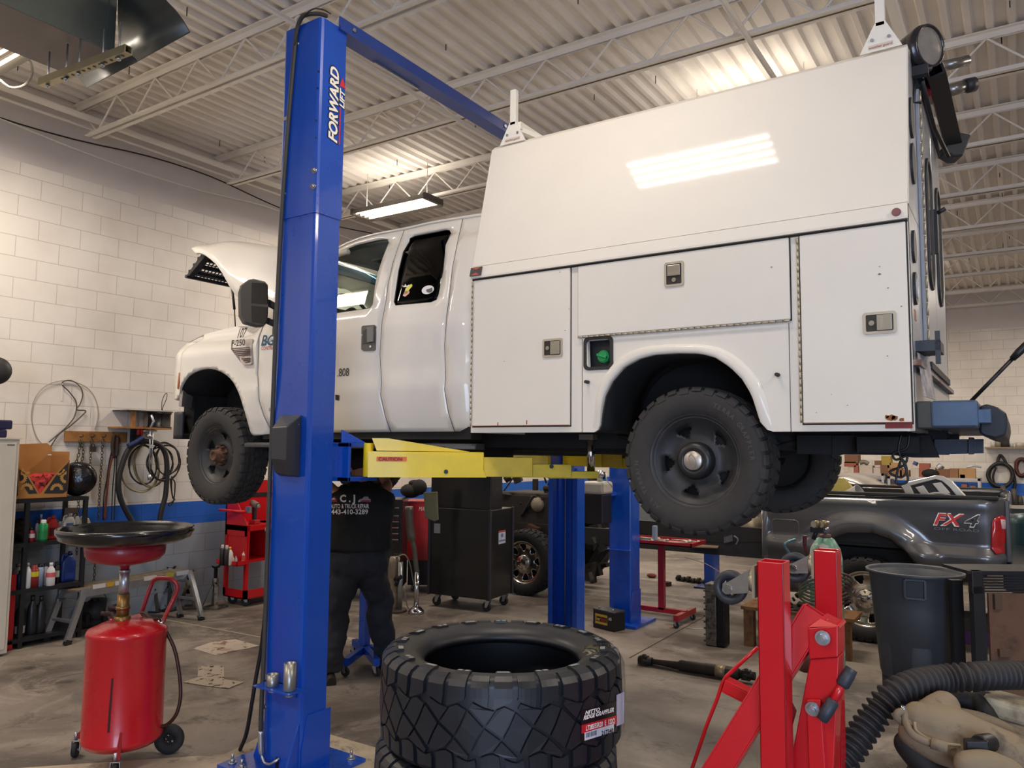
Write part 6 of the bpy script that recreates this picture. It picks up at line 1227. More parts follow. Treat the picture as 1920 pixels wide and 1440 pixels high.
for k, (path, mm, r_, lab) in enumerate((([(215, 822), (212, 850), (205, 880), (200, 925), (196, 975)], M_strap, .012, 'dark red lashing strap on the last hook of the board'), ([(216, 822), (206, 860), (200, 900), (195, 930), (193, 975)], M_black, .007, 'thin black cord falling left of the red strap'), ([(217, 822), (215, 870), (211, 920), (209, 975)], M_black, .006, 'thin black cord just right of the red strap'), ([(219, 822), (219, 860), (216, 920), (214, 975)], M_black, .006, 'rightmost black cord on the pine hook board'), ([(214, 815), (211, 835), (213, 855), (219, 850), (220, 820)], mat('strap_dark', '#3a2a22', .8), .02, 'bunched brown strap on the last hook of the board'))):
    pipe('strap', lab, 'strap', [PX(a_, b_, X1) for a_, b_ in path], r_, mm, 'straps on the hook rail')
pts = [(105, 757), (118, 734), (122, 716), (104, 716), (82, 726), (66, 748), (60, 780), (62, 805), (70, 822), (84, 838)]
pipe('wire_hoop', 'large thin pale hoop of wire hanging on the white block wall', 'wire', [PX(a_, b_, WX+.02) for a_, b_ in ((84, 838), (70, 822), (62, 800), (59, 780), (64, 750), (80, 728), (104, 716), (130, 714), (155, 722), (172, 736), (181, 755), (184, 780), (178, 805))], .005, mat('wire_pale', '#a79d92', .5), n=6)
pipe('wire_coil', 'dark thin cable twisted in a loop over the pale hoop on the wall', 'wire', [PX(a_, b_, WX+.03) for a_, b_ in ((92, 829), (108, 815), (125, 800), (140, 780), (143, 755), (130, 735), (117, 722), (120, 715), (135, 714), (150, 725), (155, 740), (150, 758), (143, 768), (160, 770), (155, 778), (130, 800), (110, 815), (95, 838))], .006, mat('wire_dark', '#4b443d', .5), n=6)
solo('nail', MB().cyl(PX(117, 720, WX), PX(117, 720, WX+.05), .006).bx(WX, WX+.006, PX(116, 720, WX).y, PX(119, 720, WX).y, PX(117, 752, WX).z, PX(117, 718, WX).z), M_white, 'small pale bracket holding the wire hoop on the wall', 'bracket')
xw = WX+.30; y0, y1 = PX(231, 800, xw).y, PX(322, 802, xw).y; zs = PX(270, 802, xw).z
t = T('wall_shelf', 'rough wooden wall shelf with cable reels on it, left of the front bumper', 'shelf', (WX+.15, (y0+y1)/2, zs)); obj('board', MB().bx(WL, xw, y0, y1, zs-.012, zs+.006), M_wood, t)
zt_ = PX(270, 770, xw).z; obj('top_board', MB().bx(WL, xw-.02, PX(240, 770, xw).y, y1+.02, zt_-.008, zt_+.004), mat('board_grey', '#8b7b68', .8), t)
for a_ in (252, 318): y = PX(a_, 790, xw-.04).y; obj('upright', MB().bx(xw-.08, xw-.05, y-.02, y+.02, zs, zt_), M_wood, t)
obj('bracket', MB().prism([V((WL, y1-.3, zs-.012)), V((xw-.05, y1-.3, zs-.012)), V((WL, y1-.3, zs-.2))], (0, .02, 0)), M_black, t)
for a_, r_, mm, lab in ((264, .03, mat('reel_grey', '#6f6a66', .6), 'grey wire spool standing on the wooden wall shelf'), (290, .07, M_black, 'black wire spool on the wooden wall shelf'), (306, .07, mat('reel_dk', '#26221f', .7), 'dark wire spool at the right of the wooden wall shelf')):
    p = PX(a_, 798, xw-.1); hh = zt_-zs-.02; solo('wire_spool', MB().lathe([(0, 0), (r_*1.2, 0), (r_*1.2, .01), (r_, .012), (r_, hh-.014), (r_*1.2, hh-.01), (r_*1.2, hh), (0, hh)], o=(p.x, p.y, zs+.008), n=24), mm, lab, 'wire spool')
pipe('wire_end', 'thin wire loop sticking up from the wooden wall shelf', 'wire', [PX(a_, b_, xw-.08) for a_, b_ in ((303, 769), (304, 752), (309, 740), (313, 738), (312, 748), (306, 762), (304, 770))], .004, M_black, n=5)
xh = WX+.12
def hose(name, label, pts, r_, m, x=xh, grp='hoses hanging under the wall shelf'): return pipe(name, label, 'hose', [PX(a_, b_, x) for a_, b_ in pts], r_, m, grp)
hose('black_hose', 'thick black hose looping from the wall shelf down to the drain pan', [(297, 1000), (302, 960), (310, 930), (313, 890), (311, 855), (300, 835), (280, 828), (258, 830), (240, 845), (228, 875), (222, 905), (226, 935), (240, 965), (255, 990)], .028, mat('hose_black', '#1e1c1c', .6), xh+.1)
M_clear = mat('hose_clear', '#8f8567', .4); M_hblk = mat('hose_thin', '#211f1d', .5)
for k, (cx, cy, rx, ry, mm, lab) in enumerate(((262, 878, 36, 45, M_clear, 'clear yellowish hose coil, leftmost under the wall shelf'), (268, 872, 26, 36, M_hblk, 'thin black hose coil inside the clear hose'), (282, 870, 30, 42, mat('hose_olive', '#6f664c', .5), 'olive hose coil in the middle under the wall shelf'), (300, 868, 24, 30, M_hblk, 'black hose coil on the right under the wall shelf'), (314, 862, 22, 28, mat('hose_dk', '#2b2622', .6), 'dark rubber hose coil nearest the front tyre'), (309, 866, 28, 36, M_hblk, 'large black cable coil nearest the front tyre'))):
    pts = []
    for q_ in range(26): a_ = 2*PI*q_/12; pts.append(PX(cx+(rx+1.5*math.sin(q_*1.3+k))*math.cos(a_), cy-(ry+1.5*math.cos(q_*1.7+k))*math.sin(a_), xh+.012*q_/4+.01*k))
    pipe('hose_coil', lab, 'hose', pts, .009 if k in (0, 2) else .007, mm, 'hoses hanging under the wall shelf', n=7, k=4)
obj_ = pipe('cable_loop', 'thin black cable hanging with an eye loop below the hose coils', 'cable', [PX(a_, b_, xh) for a_, b_ in ((322, 893), (322, 930), (326, 945), (320, 960), (330, 975), (322, 990)) ][:1]+[PX(a_, b_, xh) for a_, b_ in ((322, 920), (326, 935), (328, 905), (320, 900), (323, 930), (326, 938), (316, 945), (320, 948), (328, 935))], .007, M_hblk)
p = PX(262, 806, xh+.12); t = T('pliers', 'pliers with red and black grips hanging from the wall shelf', 'pliers', tuple(p)); obj('grip', MB().tube([PX(260, 800, xh+.12), PX(259, 816, xh+.12)], .017), mat('grip_red', '#b3261f', .4), t); obj('grip', MB().tube([PX(266, 800, xh+.12), PX(265, 816, xh+.12)], .015), mat('grip_red', '#b3261f'), t); obj('jaw', MB().tube([PX(262, 816, xh+.12), PX(262, 832, xh+.12)], .016), M_black, t)
pipe('spray_nozzle', 'blue rubber handled nozzle lying across the hose coils', 'nozzle', [PX(a_, b_, xh+.14) for a_, b_ in ((240, 836), (254, 829), (268, 820))], .024, mat('nozzle_blue', '#1f2f5c', .6)); 
m = MB(); m.tube([PX(283, 778, xh+.16), PX(288, 790, xh+.16), PX(280, 806, xh+.16)], .014).tube([PX(275, 816, xh+.16), PX(284, 820, xh+.16)], .02).tube([PX(268, 808, xh+.16), PX(294, 808, xh+.16)], .007).tube([PX(281, 806, xh+.16), PX(281, 880, xh+.16)], .007).tube([PX(287, 806, xh+.16), PX(284, 880, xh+.16)], .006).cyl(PX(280, 890, xh+.16), PX(280, 900, xh+.16), .018)
solo('grease_gun', m, M_zinc, 'chrome grease gun fittings with thin hoses hanging under the wall shelf', 'grease gun')
def F0(px_, py_, z=0): return PZ(px_, py_, z)
f1, f2 = F0(125, 1210), F0(86, 1196)         # left pair of feet
f3, f4 = F0(378, 1163), F0(328, 1156)
zh = .47
t = T('work_platform', 'aluminium folding work platform with worn wooden-looking deck by the left wall', 'work platform', ((f1.x+f3.x)/2, (f1.y+f3.y)/2, 0))
ta, tb = PZ(150, 1108, zh), PZ(360, 1070, zh); tc, td = PZ(310, 1063, zh), PZ(100, 1090, zh)
dl = (tb-ta).normalized(); nn = V((0, 0, 1)).cross(dl); wdt = .30
A_, B_ = ta, tb; C2, D2 = tb+nn*wdt, ta+nn*wdt
obj('deck', MB().prism([A_, B_, C2, D2], (0, 0, -.012)), mat('deck_worn', '#6e614e', .8, var=.2, vscale=20, col2='#4b4033', thr=(.5, .65)), t)
m = MB()
for P_, Q_ in ((A_, B_), (D2, C2)): m.beam(P_+V((0, 0, -.03)), Q_+V((0, 0, -.03)), .02, .075)
obj('side_rail', m, M_alu, t)
for s_, (tx_, end) in enumerate(((0, A_), (1, B_))):
    o_ = end-dl*.0; sg = -1 if s_ == 0 else 1
    L1, L2 = (f1, f2) if s_ == 0 else (f3, f4)
    tops = (A_+dl*.05 if s_ == 0 else B_-dl*.03, D2+dl*.05 if s_ == 0 else C2-dl*.03)
    for Fp, Tp in zip((L1, tops[1]+(L1-tops[0])), tops):
        Fp = V((Fp.x, Fp.y, 0)); l_ = obj('leg', MB().beam(Fp+V((0, 0, .03)), Tp+V((0, 0, -.0)), .055, .028, up=nn), M_alu, t); obj('foot', MB().beam(Fp, Fp.lerp(Tp, .09), .065, .036, up=nn), M_black, l_)
    Fa, Fb = V((L1.x, L1.y, 0)), V((L1.x, L1.y, 0))+(tops[1]-tops[0])
    for k in (.42, .78): obj('rung', MB().beam(Fa.lerp(tops[0], k), Fb.lerp(tops[1], k), .05, .02), M_alu, t)
def onr(px_, py_):            # point on the front rail face
    d = ray(px_, py_); n_ = -nn; o_ = A_+n_*.011; return CAM+d*((o_-CAM).dot(n_)/d.dot(n_))
for a_, b_, c, nm in ((174, 198, '#c9c6c4', 'label'), (200, 214, '#c79a2c', 'label'), (216, 232, '#d2d0ce', 'label'), (270, 294, '#cfc5c3', 'label'), (311, 326, '#a9a233', 'label'), (331, 354, '#b9bfca', 'label')):
    s_ = (1103-1073)/(160-350.); y_ = lambda x: 1103+(x-160)*s_; obj(nm, MB().prism([onr(a_, y_(a_)-4), onr(b_, y_(b_)-4), onr(b_, y_(b_)+4.), onr(a_, y_(a_)+4.)], -nn*.001), mat('lb'+c[1:], c, .5), t)
def jackstand(p, h_, m, label, rz=0, top=True):
    t = T('jack_stand', label, 'jack stand', tuple(p), rz, 'jack stands under the work platform'); q0 = V((0, 0, 0)); M_ = base(t)
    cs = [M_@V((sx*.10, sy*.10, 0)) for sx in (-1, 1) for sy in (-1, 1)]; tp_ = M_@V((0, 0, h_*.62))
    for c_ in cs: obj('leg', MB().beam(c_, tp_+(c_-V(p))*.16, .035, .006, up=(c_-V(p))), m, t)
    m2 = MB()
    for i, j in ((0, 1), (1, 3), (3, 2), (2, 0)): m2.beam(cs[i]+V((0, 0, .01)), cs[j]+V((0, 0, .01)), .02, .02)
    obj('base_frame', m2, m, t); obj('collar', MB().cyl(tp_-V((0, 0, .04)), tp_+V((0, 0, .05)), .035, n=4), m, t)
    obj('ratchet_bar', MB().bx(p[0]-.012, p[0]+.012, p[1]-.016, p[1]+.016, h_*.4, h_), mat('bar_dark', '#191817', .6, .4), t); obj('saddle', MB().prism([V((p[0]-.02, p[1]-.05, h_+.02)), V((p[0]-.02, p[1]-.03, h_-.01)), V((p[0]-.02, p[1]+.03, h_-.01)), V((p[0]-.02, p[1]+.05, h_+.02)), V((p[0]-.02, p[1]+.03, h_+.005)), V((p[0]-.02, p[1]-.03, h_+.005))], (.04, 0, 0)), mat('bar_dark', '#191817'), t)
    obj('lever', MB().beam(tp_, tp_+V((.10, -.05, .0)), .012, .008), mat('bar_dark', '#191817'), t); return t
js = mat('stand_grey', '#77736a', .5, .5, var=.25, vscale=20, col2='#4f4a42', thr=(.5, .6)); jk = mat('stand_black', '#1b1a1a', .6, var=.2)
p = F0(402, 1140); jackstand((p.x, p.y, 0), .46, js, 'grey paint-worn jack stand right of the work platform', .3)
p = F0(288, 1146); jackstand((p.x, p.y, 0), .40, jk, 'black jack stand seen through the red drain handle, left one', .5); p = F0(315, 1146); jackstand((p.x-.05, p.y+.05, 0), .46, jk, 'black jack stand with yellow tip under the platform', .1)
p = F0(270, 1140); solo('yellow_bar', MB().bx(p.x-.012, p.x+.012, p.y-.012, p.y+.012, 0, .40), mat('bar_yellow', '#9b7426', .6, var=.3, vscale=20), 'yellow steel bar standing upright behind the drain tank', 'bar')
p = F0(352, 1140); jackstand((p.x, p.y, 0), .40, mat('stand_rust', '#5b4a3a', .7, .3, var=.3, vscale=20), 'rusty jack stand behind the right end of the platform', .8)
p = F0(205, 1168); t = T('floor_jack', 'dark floor jack on the floor behind the red drain tank', 'floor jack', (p.x, p.y, 0)); obj('frame', MB().bx(p.x-.35, p.x+.1, p.y-.30, p.y-.26, .05, .15).bx(p.x-.35, p.x+.1, p.y-.12, p.y-.08, .05, .15).beam((p.x-.3, p.y-.19, .1), (p.x+.05, p.y-.19, .26), .06, .05), mat('jack_dark', '#2a2320', .6, .3, var=.3), t); obj('saddle', MB().cyl((p.x+.05, p.y-.19, .26), (p.x+.05, p.y-.19, .29), .04), mat('jack_dark', '#2a2320'), t); obj('wheel', MB().cyl((p.x+.05, p.y-.32, .04), (p.x+.05, p.y-.06, .04), .04), M_rub, t)
p = F0(163, 1180); t = T('bucket', 'dark bucket on the floor behind the platform ladder', 'bucket', (p.x-.1, p.y+.1, 0)); o_ = (p.x-.12, p.y+.12, 0); obj('pail', MB().lathe([(0, .0), (.10, 0), (.125, .26), (.118, .26), (.095, .01), (0, .01)], o=o_, n=28), mat('pail_dark', '#2b2d31', .5), t); obj('bail', MB().tube([V(o_)+V((.0, .125*math.cos(a_), .26+.07*math.sin(a_))) for a_ in [PI*k/10 for k in range(11)]], .004, 5), M_black, t)
M_pap = mat('oily_paper', '#b3a597', .9, col2='#6e4c40', thr=(.52, .62), vscale=7); M_pap2 = mat('spotted_paper', '#a99c8c', .9, col2='#3b332c', thr=(.55, .6), vscale=16)
def sheet_p(pl, m, label, z): return solo('paper_sheet', MB().prism([PZ(a_, b_, z) for a_, b_ in pl], (0, 0, .002)), m, label, 'paper', 'oily paper sheets')
sheet_p([(362, 1216), (400, 1203), (442, 1199), (486, 1211), (430, 1224), (405, 1229)], M_pap, 'oily reddish paper sheet on the floor left of the blue post, the farther one', .001)
sheet_p([(372, 1249), (420, 1248), (420, 1275), (370, 1276)], M_pap2, 'spotted paper sheet partly under another, left of the blue post', .001); sheet_p([(343, 1279), (378, 1268), (458, 1279), (428, 1291), (385, 1286)], M_pap2, 'spotted paper sheet nearest the camera, left of the blue post', .004)
M_cart = mat('cart_red', '#c2141c', .3, coat=.4, var=.06)
cx0, cx1 = -7.78, -7.28; ycF = 5.86
def cq(px_, py_, x=cx1): return PX(px_, py_, x)
yL = PX(418, 1100, -7.85).y; yR = yL+.78; xF = -7.45; xBk = -7.85
zq = lambda py_: PX(470, py_, xF).z
t = T('tool_cart', 'red rolling tool cart with drawers and side tray standing behind the blue post', 'tool cart', (-7.65, (yL+yR)/2, 0))
zt_, zdr, zb_ = PX(480, 985, xF).z, PX(480, 1050, xF).z, PX(480, 1104, xF).z
sp_y = PX(468, 1050, xF).y
obj('base_tray', MB().bx(xBk, xF, yL, yR, zb_-.10, zb_-.09).bx(xBk, xF, yL, yL+.01, zb_-.1, zb_).bx(xF-.01, xF, yL, yR, zb_-.1, zb_).bx(xBk, xF, yR-.01, yR, zb_-.1, zb_), M_cart, t)
for x in (xF-.04, xBk): obj('corner_post', MB().bx(x, x+.04, yL, yL+.04, zb_-.1, zt_), M_cart, t); obj('corner_post', MB().bx(x, x+.04, yR-.04, yR, zb_-.1, zt_), M_cart, t)
obj('body', MB().bx(xBk, xF-.01, yL+.0, yR, zdr-.02, zdr).bx(xBk, xBk+.01, yL, yR, zdr, zt_).bx(xBk, xF, yL, yR, zt_-.06, zt_).bx(xBk, xF, yL+.38, yR, zdr, zt_).bx(xBk, xF-.0, yL+.01, yL+.02, zdr, zt_-.1), M_cart, t)
obj('side_panel', MB().bx(xBk+.0, xF, yL, yL+.01, zt_-.12, zt_), M_cart, t)
for k in range(6):
    z = zt_-.10-.055*k; d_ = obj('drawer', MB().bx(xF, xF+.012, yL+.40, yR-.02, z-.025, z+.022), M_cart, t, bev=.002); obj('drawer_pull', MB().bx(xF+.012, xF+.024, yL+.41, yR-.03, z+.005, z+.014), M_alu, d_)
lid = obj('lid', MB().prism([V((xBk, yL, zt_+.0)), V((xF, yL, zt_)), V((xF, yL, zt_+.01)), V((xBk+.02, yL, zt_+.50)), V((xBk, yL, zt_+.50))], (0, .01, 0)).bx(xBk, xBk+.02, yL, yR, zt_, zt_+.50), M_cart, t)
obj('lid_strip', MB().bx(xBk+.02, xBk+.025, yL+.02, yR, zt_+.30, zt_+.35), M_shelf, lid)
text('lid_lettering', 'MAX', V((xBk+.026, yL+.10, zt_+.40)), (0, 1, 0), (0, 0, 1), .07, M_lw, lid, .001, shear=.3, bold=.02)
hz = PX(440, 960, -7.3).z; obj('push_handle', MB().cyl(PX(411, 956, -7.84), PX(463, 960, -7.5), .016), M_cart, t); obj('handle_bracket', MB().bx(-7.52, -7.46, PX(465, 960, -7.5).y-.02, PX(465, 960, -7.5).y+.02, hz-.04, hz+.03), M_zinc, t)
ztr = PX(440, 1054, -7.5).z
ty0, ty1 = PX(402, 1052, -7.85).y, yL
obj('side_tray', MB().bx(xBk+.05, xF+.02, yL-.14, yL, ztr-.04, ztr-.035).bx(xF+.012, xF+.02, yL-.14, yL+.01, ztr-.04, ztr+.012).bx(xBk+.05, xF+.02, yL-.14, yL-.132, ztr-.04, ztr+.012), M_cart, t)
for k, (x_, y_) in enumerate(((xF-.08, yL+.08), (xBk+.08, yL+.08), (xF-.08, yR-.08), (xBk+.08, yR-.08))): caster(t, (x_, y_, 0), .055, M_rub, (.5, .8, 0))
tzz = ztr-.034; xt = xF-.05
for px_, w_, top_, st, c, cap, lb, lab in ((416, 9, 1022, 'can', '#32302f', '#b9b6b2', None, 'black aerosol can with silver top, first on the red cart tray'), (424, 9, 1023, 'can', '#3a3836', '#b9b6b2', None, 'black aerosol can with silver top, second on the red cart tray'), (430, 12, 1026, 'b', '#d2cdc4', '#e0a62c', None, 'white squeeze bottle with yellow cap on the cart tray'), (436, 6, 1042, 'b', '#cfcac2', '#cfcac2', None, 'tiny white bottle, left one on the cart tray'), (442, 6, 1043, 'b', '#c3c6cc', '#cfcac2', None, 'tiny white bottle, right one on the cart tray'), (452, 10, 1022, 'can', '#2d3440', '#1c1c1e', ('#33507c', .1, .3), 'dark blue spray can with black cap on the cart tray'), (459, 12, 1030, 'b', '#d8cfc9', '#c8503c', ('#c4503e', .25, .6), 'white bottle with red label and red tip on the cart tray')):
    x_ = xt-.05*(px_ % 3); b_ = PX(px_, 1052, x_); bb = V((x_, b_.y, tzz)); d = pix(bb)[2]; py_b = pix(bb)[1]
    bottle(px_, py_b, top_, w_, c, st, lab, x_, tzz, cap, lb)
p = V((PX(478, 945, -7.6).x, PX(478, 945, -7.6).y, zt_)); t = T('impact_wrench', 'grey and red cordless impact wrench standing on the red tool cart', 'impact wrench', tuple(p))
obj('motor_body', MB().cyl(p+V((.10, -.04, .22)), p+V((-.08, .03, .24)), .035, .04), mat('iw_grey', '#6d655f', .5), t); obj('anvil', MB().cyl(p+V((.14, -.055, .215)), p+V((.10, -.04, .22)), .018), M_chrome, t); obj('grip', MB().beam(p+V((-.02, .01, .21)), p+V((.0, 0, .03)), .04, .05, up=(1, 0, 0)), M_black, t, bev=.008); obj('battery', MB().bx(p.x-.05, p.x+.06, p.y-.04, p.y+.04, p.z, p.z+.05), mat('iw_red', '#a3242a', .5), t, bev=.008)
def raycyl(px_, py_, c, r_):
    d = ray(px_, py_).normalized(); o = CAM-V(c); A_ = d.x**2+d.y**2; B_ = 2*(o.x*d.x+o.y*d.y); C_ = o.x**2+o.y**2-r_*r_; return CAM+d*((-B_-math.sqrt(max(0, B_*B_-4*A_*C_)))/2/A_)
sc_ = V((-1.492, 2.215, 0)); TH = .297; TR = .405
rot = Matrix.Rotation(-PI/2, 4, 'X')         # local -Y (outer face) turned up to +Z
def newtire(label, z, dx, dy, spin):
    t = T('tire', label, 'tire', (sc_.x+dx, sc_.y+dy, z), spin, 'new tyres stacked in the foreground'); return t
mt = tire_mb(TR, .262, .285, 'ridge', 36, .0150, 144, liner=True).xf(Matrix.Translation(V((0, 0, TH/2)))@rot)
t1 = newtire('new black mud-terrain tire, topmost of the stack, with a red and black size label', TH*3, 0, 0, R(20)); tb_ = obj('tread_carcass', mt, M_tnew, t1, world=False)
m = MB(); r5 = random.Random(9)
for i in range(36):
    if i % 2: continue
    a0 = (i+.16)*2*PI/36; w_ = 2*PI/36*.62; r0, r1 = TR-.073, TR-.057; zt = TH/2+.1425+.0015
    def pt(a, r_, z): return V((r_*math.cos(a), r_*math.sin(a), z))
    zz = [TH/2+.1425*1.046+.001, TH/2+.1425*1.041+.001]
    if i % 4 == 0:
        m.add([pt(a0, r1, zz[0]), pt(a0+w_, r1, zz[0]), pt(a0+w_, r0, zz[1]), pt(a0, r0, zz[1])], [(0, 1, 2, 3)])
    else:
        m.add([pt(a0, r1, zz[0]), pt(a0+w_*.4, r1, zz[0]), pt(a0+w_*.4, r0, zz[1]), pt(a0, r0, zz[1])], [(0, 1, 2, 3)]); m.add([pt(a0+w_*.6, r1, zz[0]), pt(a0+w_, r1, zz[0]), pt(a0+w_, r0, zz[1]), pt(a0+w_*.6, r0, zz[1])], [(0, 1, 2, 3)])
obj('lug_face', m, mat('lug_grey', '#84888d', .35), t1, world=False)  # sheen on the dusty, worn lugs put in as pale grey faces
for k, (dx, dy, sp, lab) in enumerate(((-.012, -.01, .5, 'new black tire second from the top of the foreground stack'), (.01, .0, 1.1, 'new black tire third from the top of the stack, below the frame'), (0, .01, 1.7, 'new black tire at the floor under the foreground stack, below the frame'))):
    t_ = newtire(lab, TH*(2-k), dx, dy, sp); o_ = tb_.copy(); C.objects.link(o_); o_.parent = t_
cR = TR+.0015
def lab(px0, py0, px1, py1, dy, name, m, rr_=cR, n=10):
    rows = [[raycyl(px0+(px1-px0)*i/n, y+dy*i/n, sc_, rr_) for y in (py0, py1)] for i in range(n+1)]; return obj(name, MB().grid(rows), m, t1)
L1 = lab(1090, 1333, 1157, 1391, -19, 'size_label', mat('label_black', '#17171a', .3), cR); lab(1090.5, 1360, 1157, 1376, -19, 'label_red_band', mat('label_red', '#c4202c', .3), cR+.0006); lab(1096, 1374, 1151, 1389, -17, 'barcode_panel', mat('label_white', '#d5d7de', .3), cR+.0010); lab(1156, 1303, 1170, 1362, -6, 'white_label', mat('label_pale', '#b9bfd8', .35), cR+.0004)
m = MB(); x = 1099
for w_, g_ in ((1.2, .8), (.7, .9), (1.5, .7), (.6, .6), (1, 1), (.7, .6), (1.4, .8), (.6, .7), (1, .7), (.8, .6), (1.3, .8), (.7, .6)):
    m.add([raycyl(x, 1377-(x-1090)*.285, sc_, cR+.0015), raycyl(x+w_, 1377-(x-1090)*.285, sc_, cR+.0015), raycyl(x+w_, 1386-(x-1090)*.285, sc_, cR+.0015), raycyl(x, 1386-(x-1090)*.285, sc_, cR+.0015)], [(0, 1, 2, 3)]); x += w_+g_
obj('barcode', m, M_ink, t1)
def ctext(s_, px0, px1, pyb, h_, slope, m, bold=.02, shear=0):
    cu = bpy.data.curves.new('t', 'FONT'); cu.body = s_; cu.size = 1; cu.offset = bold; cu.shear = shear; cu.resolution_u = 2; o = bpy.data.objects.new('t', cu); me = o.to_mesh(); vs = [v.co.copy() for v in me.vertices]; fs = [tuple(p.vertices) for p in me.polygons]; o.to_mesh_clear(); bpy.data.objects.remove(o)
    w0, w1 = min(v.x for v in vs), max(v.x for v in vs); obj('label_lettering', MB().add([raycyl(px0+(v.x-w0)/(w1-w0)*(px1-px0), pyb-v.y*h_/.7+slope*(v.x-w0)/(w1-w0), sc_, cR+.0018) for v in vs], fs), m, t1)
ctext('NITTO', 1097, 1125, 1340, 6.5, -7, M_lw, .04, .3); ctext('RIDGE GRAPPLER', 1094, 1151, 1350, 7.5, -16, M_lw, .04, .3); ctext('LT285/55R20  E  122Q', 1099, 1153, 1370, 9, -15, M_lw, .03); ctext('217340', 1128, 1150, 1379, 8, -6, M_ink, .03)
m = MB(); rows = []
for i in range(9):
    a = R(38-3*i); rows.append([V((sc_.x, sc_.y, 0))+V((r_*math.cos(a), r_*math.sin(a), TH*3.5+z_+.0015*math.sin(i*3+r_*90))) for r_, z_ in ((.262, .108), (.285, .135), (.33, .147), (.37, .146), (.395, .132), (.412, .10), (.416, .0), (.413, -.09))])
pw = glass_mat('cling_film', (.92, .92, .93)); 
obj('plastic_wrap', MB().grid(rows, sm=True), pw, t1)
a, b = PZ(1200, 1237, .045), PZ(1415, 1268, .06); d = (b-a).normalized(); L_ = (b-a).length
t = T('driveshaft', 'black greasy driveshaft lying on the floor right of the tire stack', 'driveshaft', (a.x, a.y, 0)); M_gre = mat('greasy_steel', '#26211e', .55, .4, var=.3, vscale=15)
x_ = d.orthogonal().normalized()
obj('tube', MB().lathe([(.0, .10), (.022, .10), (.024, .2), (.030, .34), (.045, .36), (.045, .56), (.048, .57), (.048, L_*.86), (.038, L_*.88), (.0, L_*.88)], o=a, ax=d, n=24), M_gre, t)
obj('balance_sleeve', MB().cyl(a+d*.66, a+d*.74, .0495, n=24), mat('sleeve_tan', '#8c7d62', .4, .5, var=.3, vscale=30), t)
for e, s_ in ((a, 1), (a+d*L_*.88, 1)):
    c_ = e+d*(.04 if e is a else .05); obj('universal_joint', MB().cyl(c_-d*.05, c_+d*.07, .032, n=14).cyl(c_+V((0, 0, -.04)), c_+V((0, 0, .05)), .016, n=12).cyl(c_-d.cross(V((0, 0, 1)))*.05, c_+d.cross(V((0, 0, 1)))*.05, .016, n=12).frame(c_-d*.0, (.07, .05, .075), d, d.cross(V((0, 0, 1))).normalized()), M_gre, t)
pipe('thin_rod', 'thin steel rod lying on the floor in front of the driveshaft', 'rod', [PZ(1196, 1243, .01), PZ(1360, 1272, .01)], .009, mat('rod_steel', '#6c625a', .4, .7), k=1)
M_h = mat('hoist_red', '#c8121e', .32, coat=.4, var=.07, vscale=5, col2='#c8121e') ; M_hi = mat('hoist_red_in', '#8c1119', .5)
yn, yb2 = PD(1444, 1300, 2.10).y, PD(1546, 1300, 2.40).y
ht = T('engine_hoist', 'folded red engine hoist standing upright with casters up, right foreground', 'engine hoist', (PY(1500, 1400, yn).x, yn+.15, 0))
def tubepost(px0, px1, pyt, y, d_):
    a, b = PY(px0, pyt, y), PY(px1, pyt, y); w_ = b.x-a.x; m = MB(); z1 = a.z
    for x0, x1, y0, y1 in ((a.x, b.x, y, y+.005), (a.x, b.x, y+d_-.005, y+d_), (a.x, a.x+.005, y, y+d_), (b.x-.005, b.x, y, y+d_)): m.bx(x0, x1, y0, y1, .1, z1)
    return m, a, b
m, na, nb = tubepost(1419, 1468, 1052, yn, .075); p1_ = obj('folding_leg', m, M_h, ht, bev=.002)
m, ba, bb = tubepost(1525, 1568, 1031, yb2, .075); p2_ = obj('folding_leg', m, M_h, ht, bev=.002)
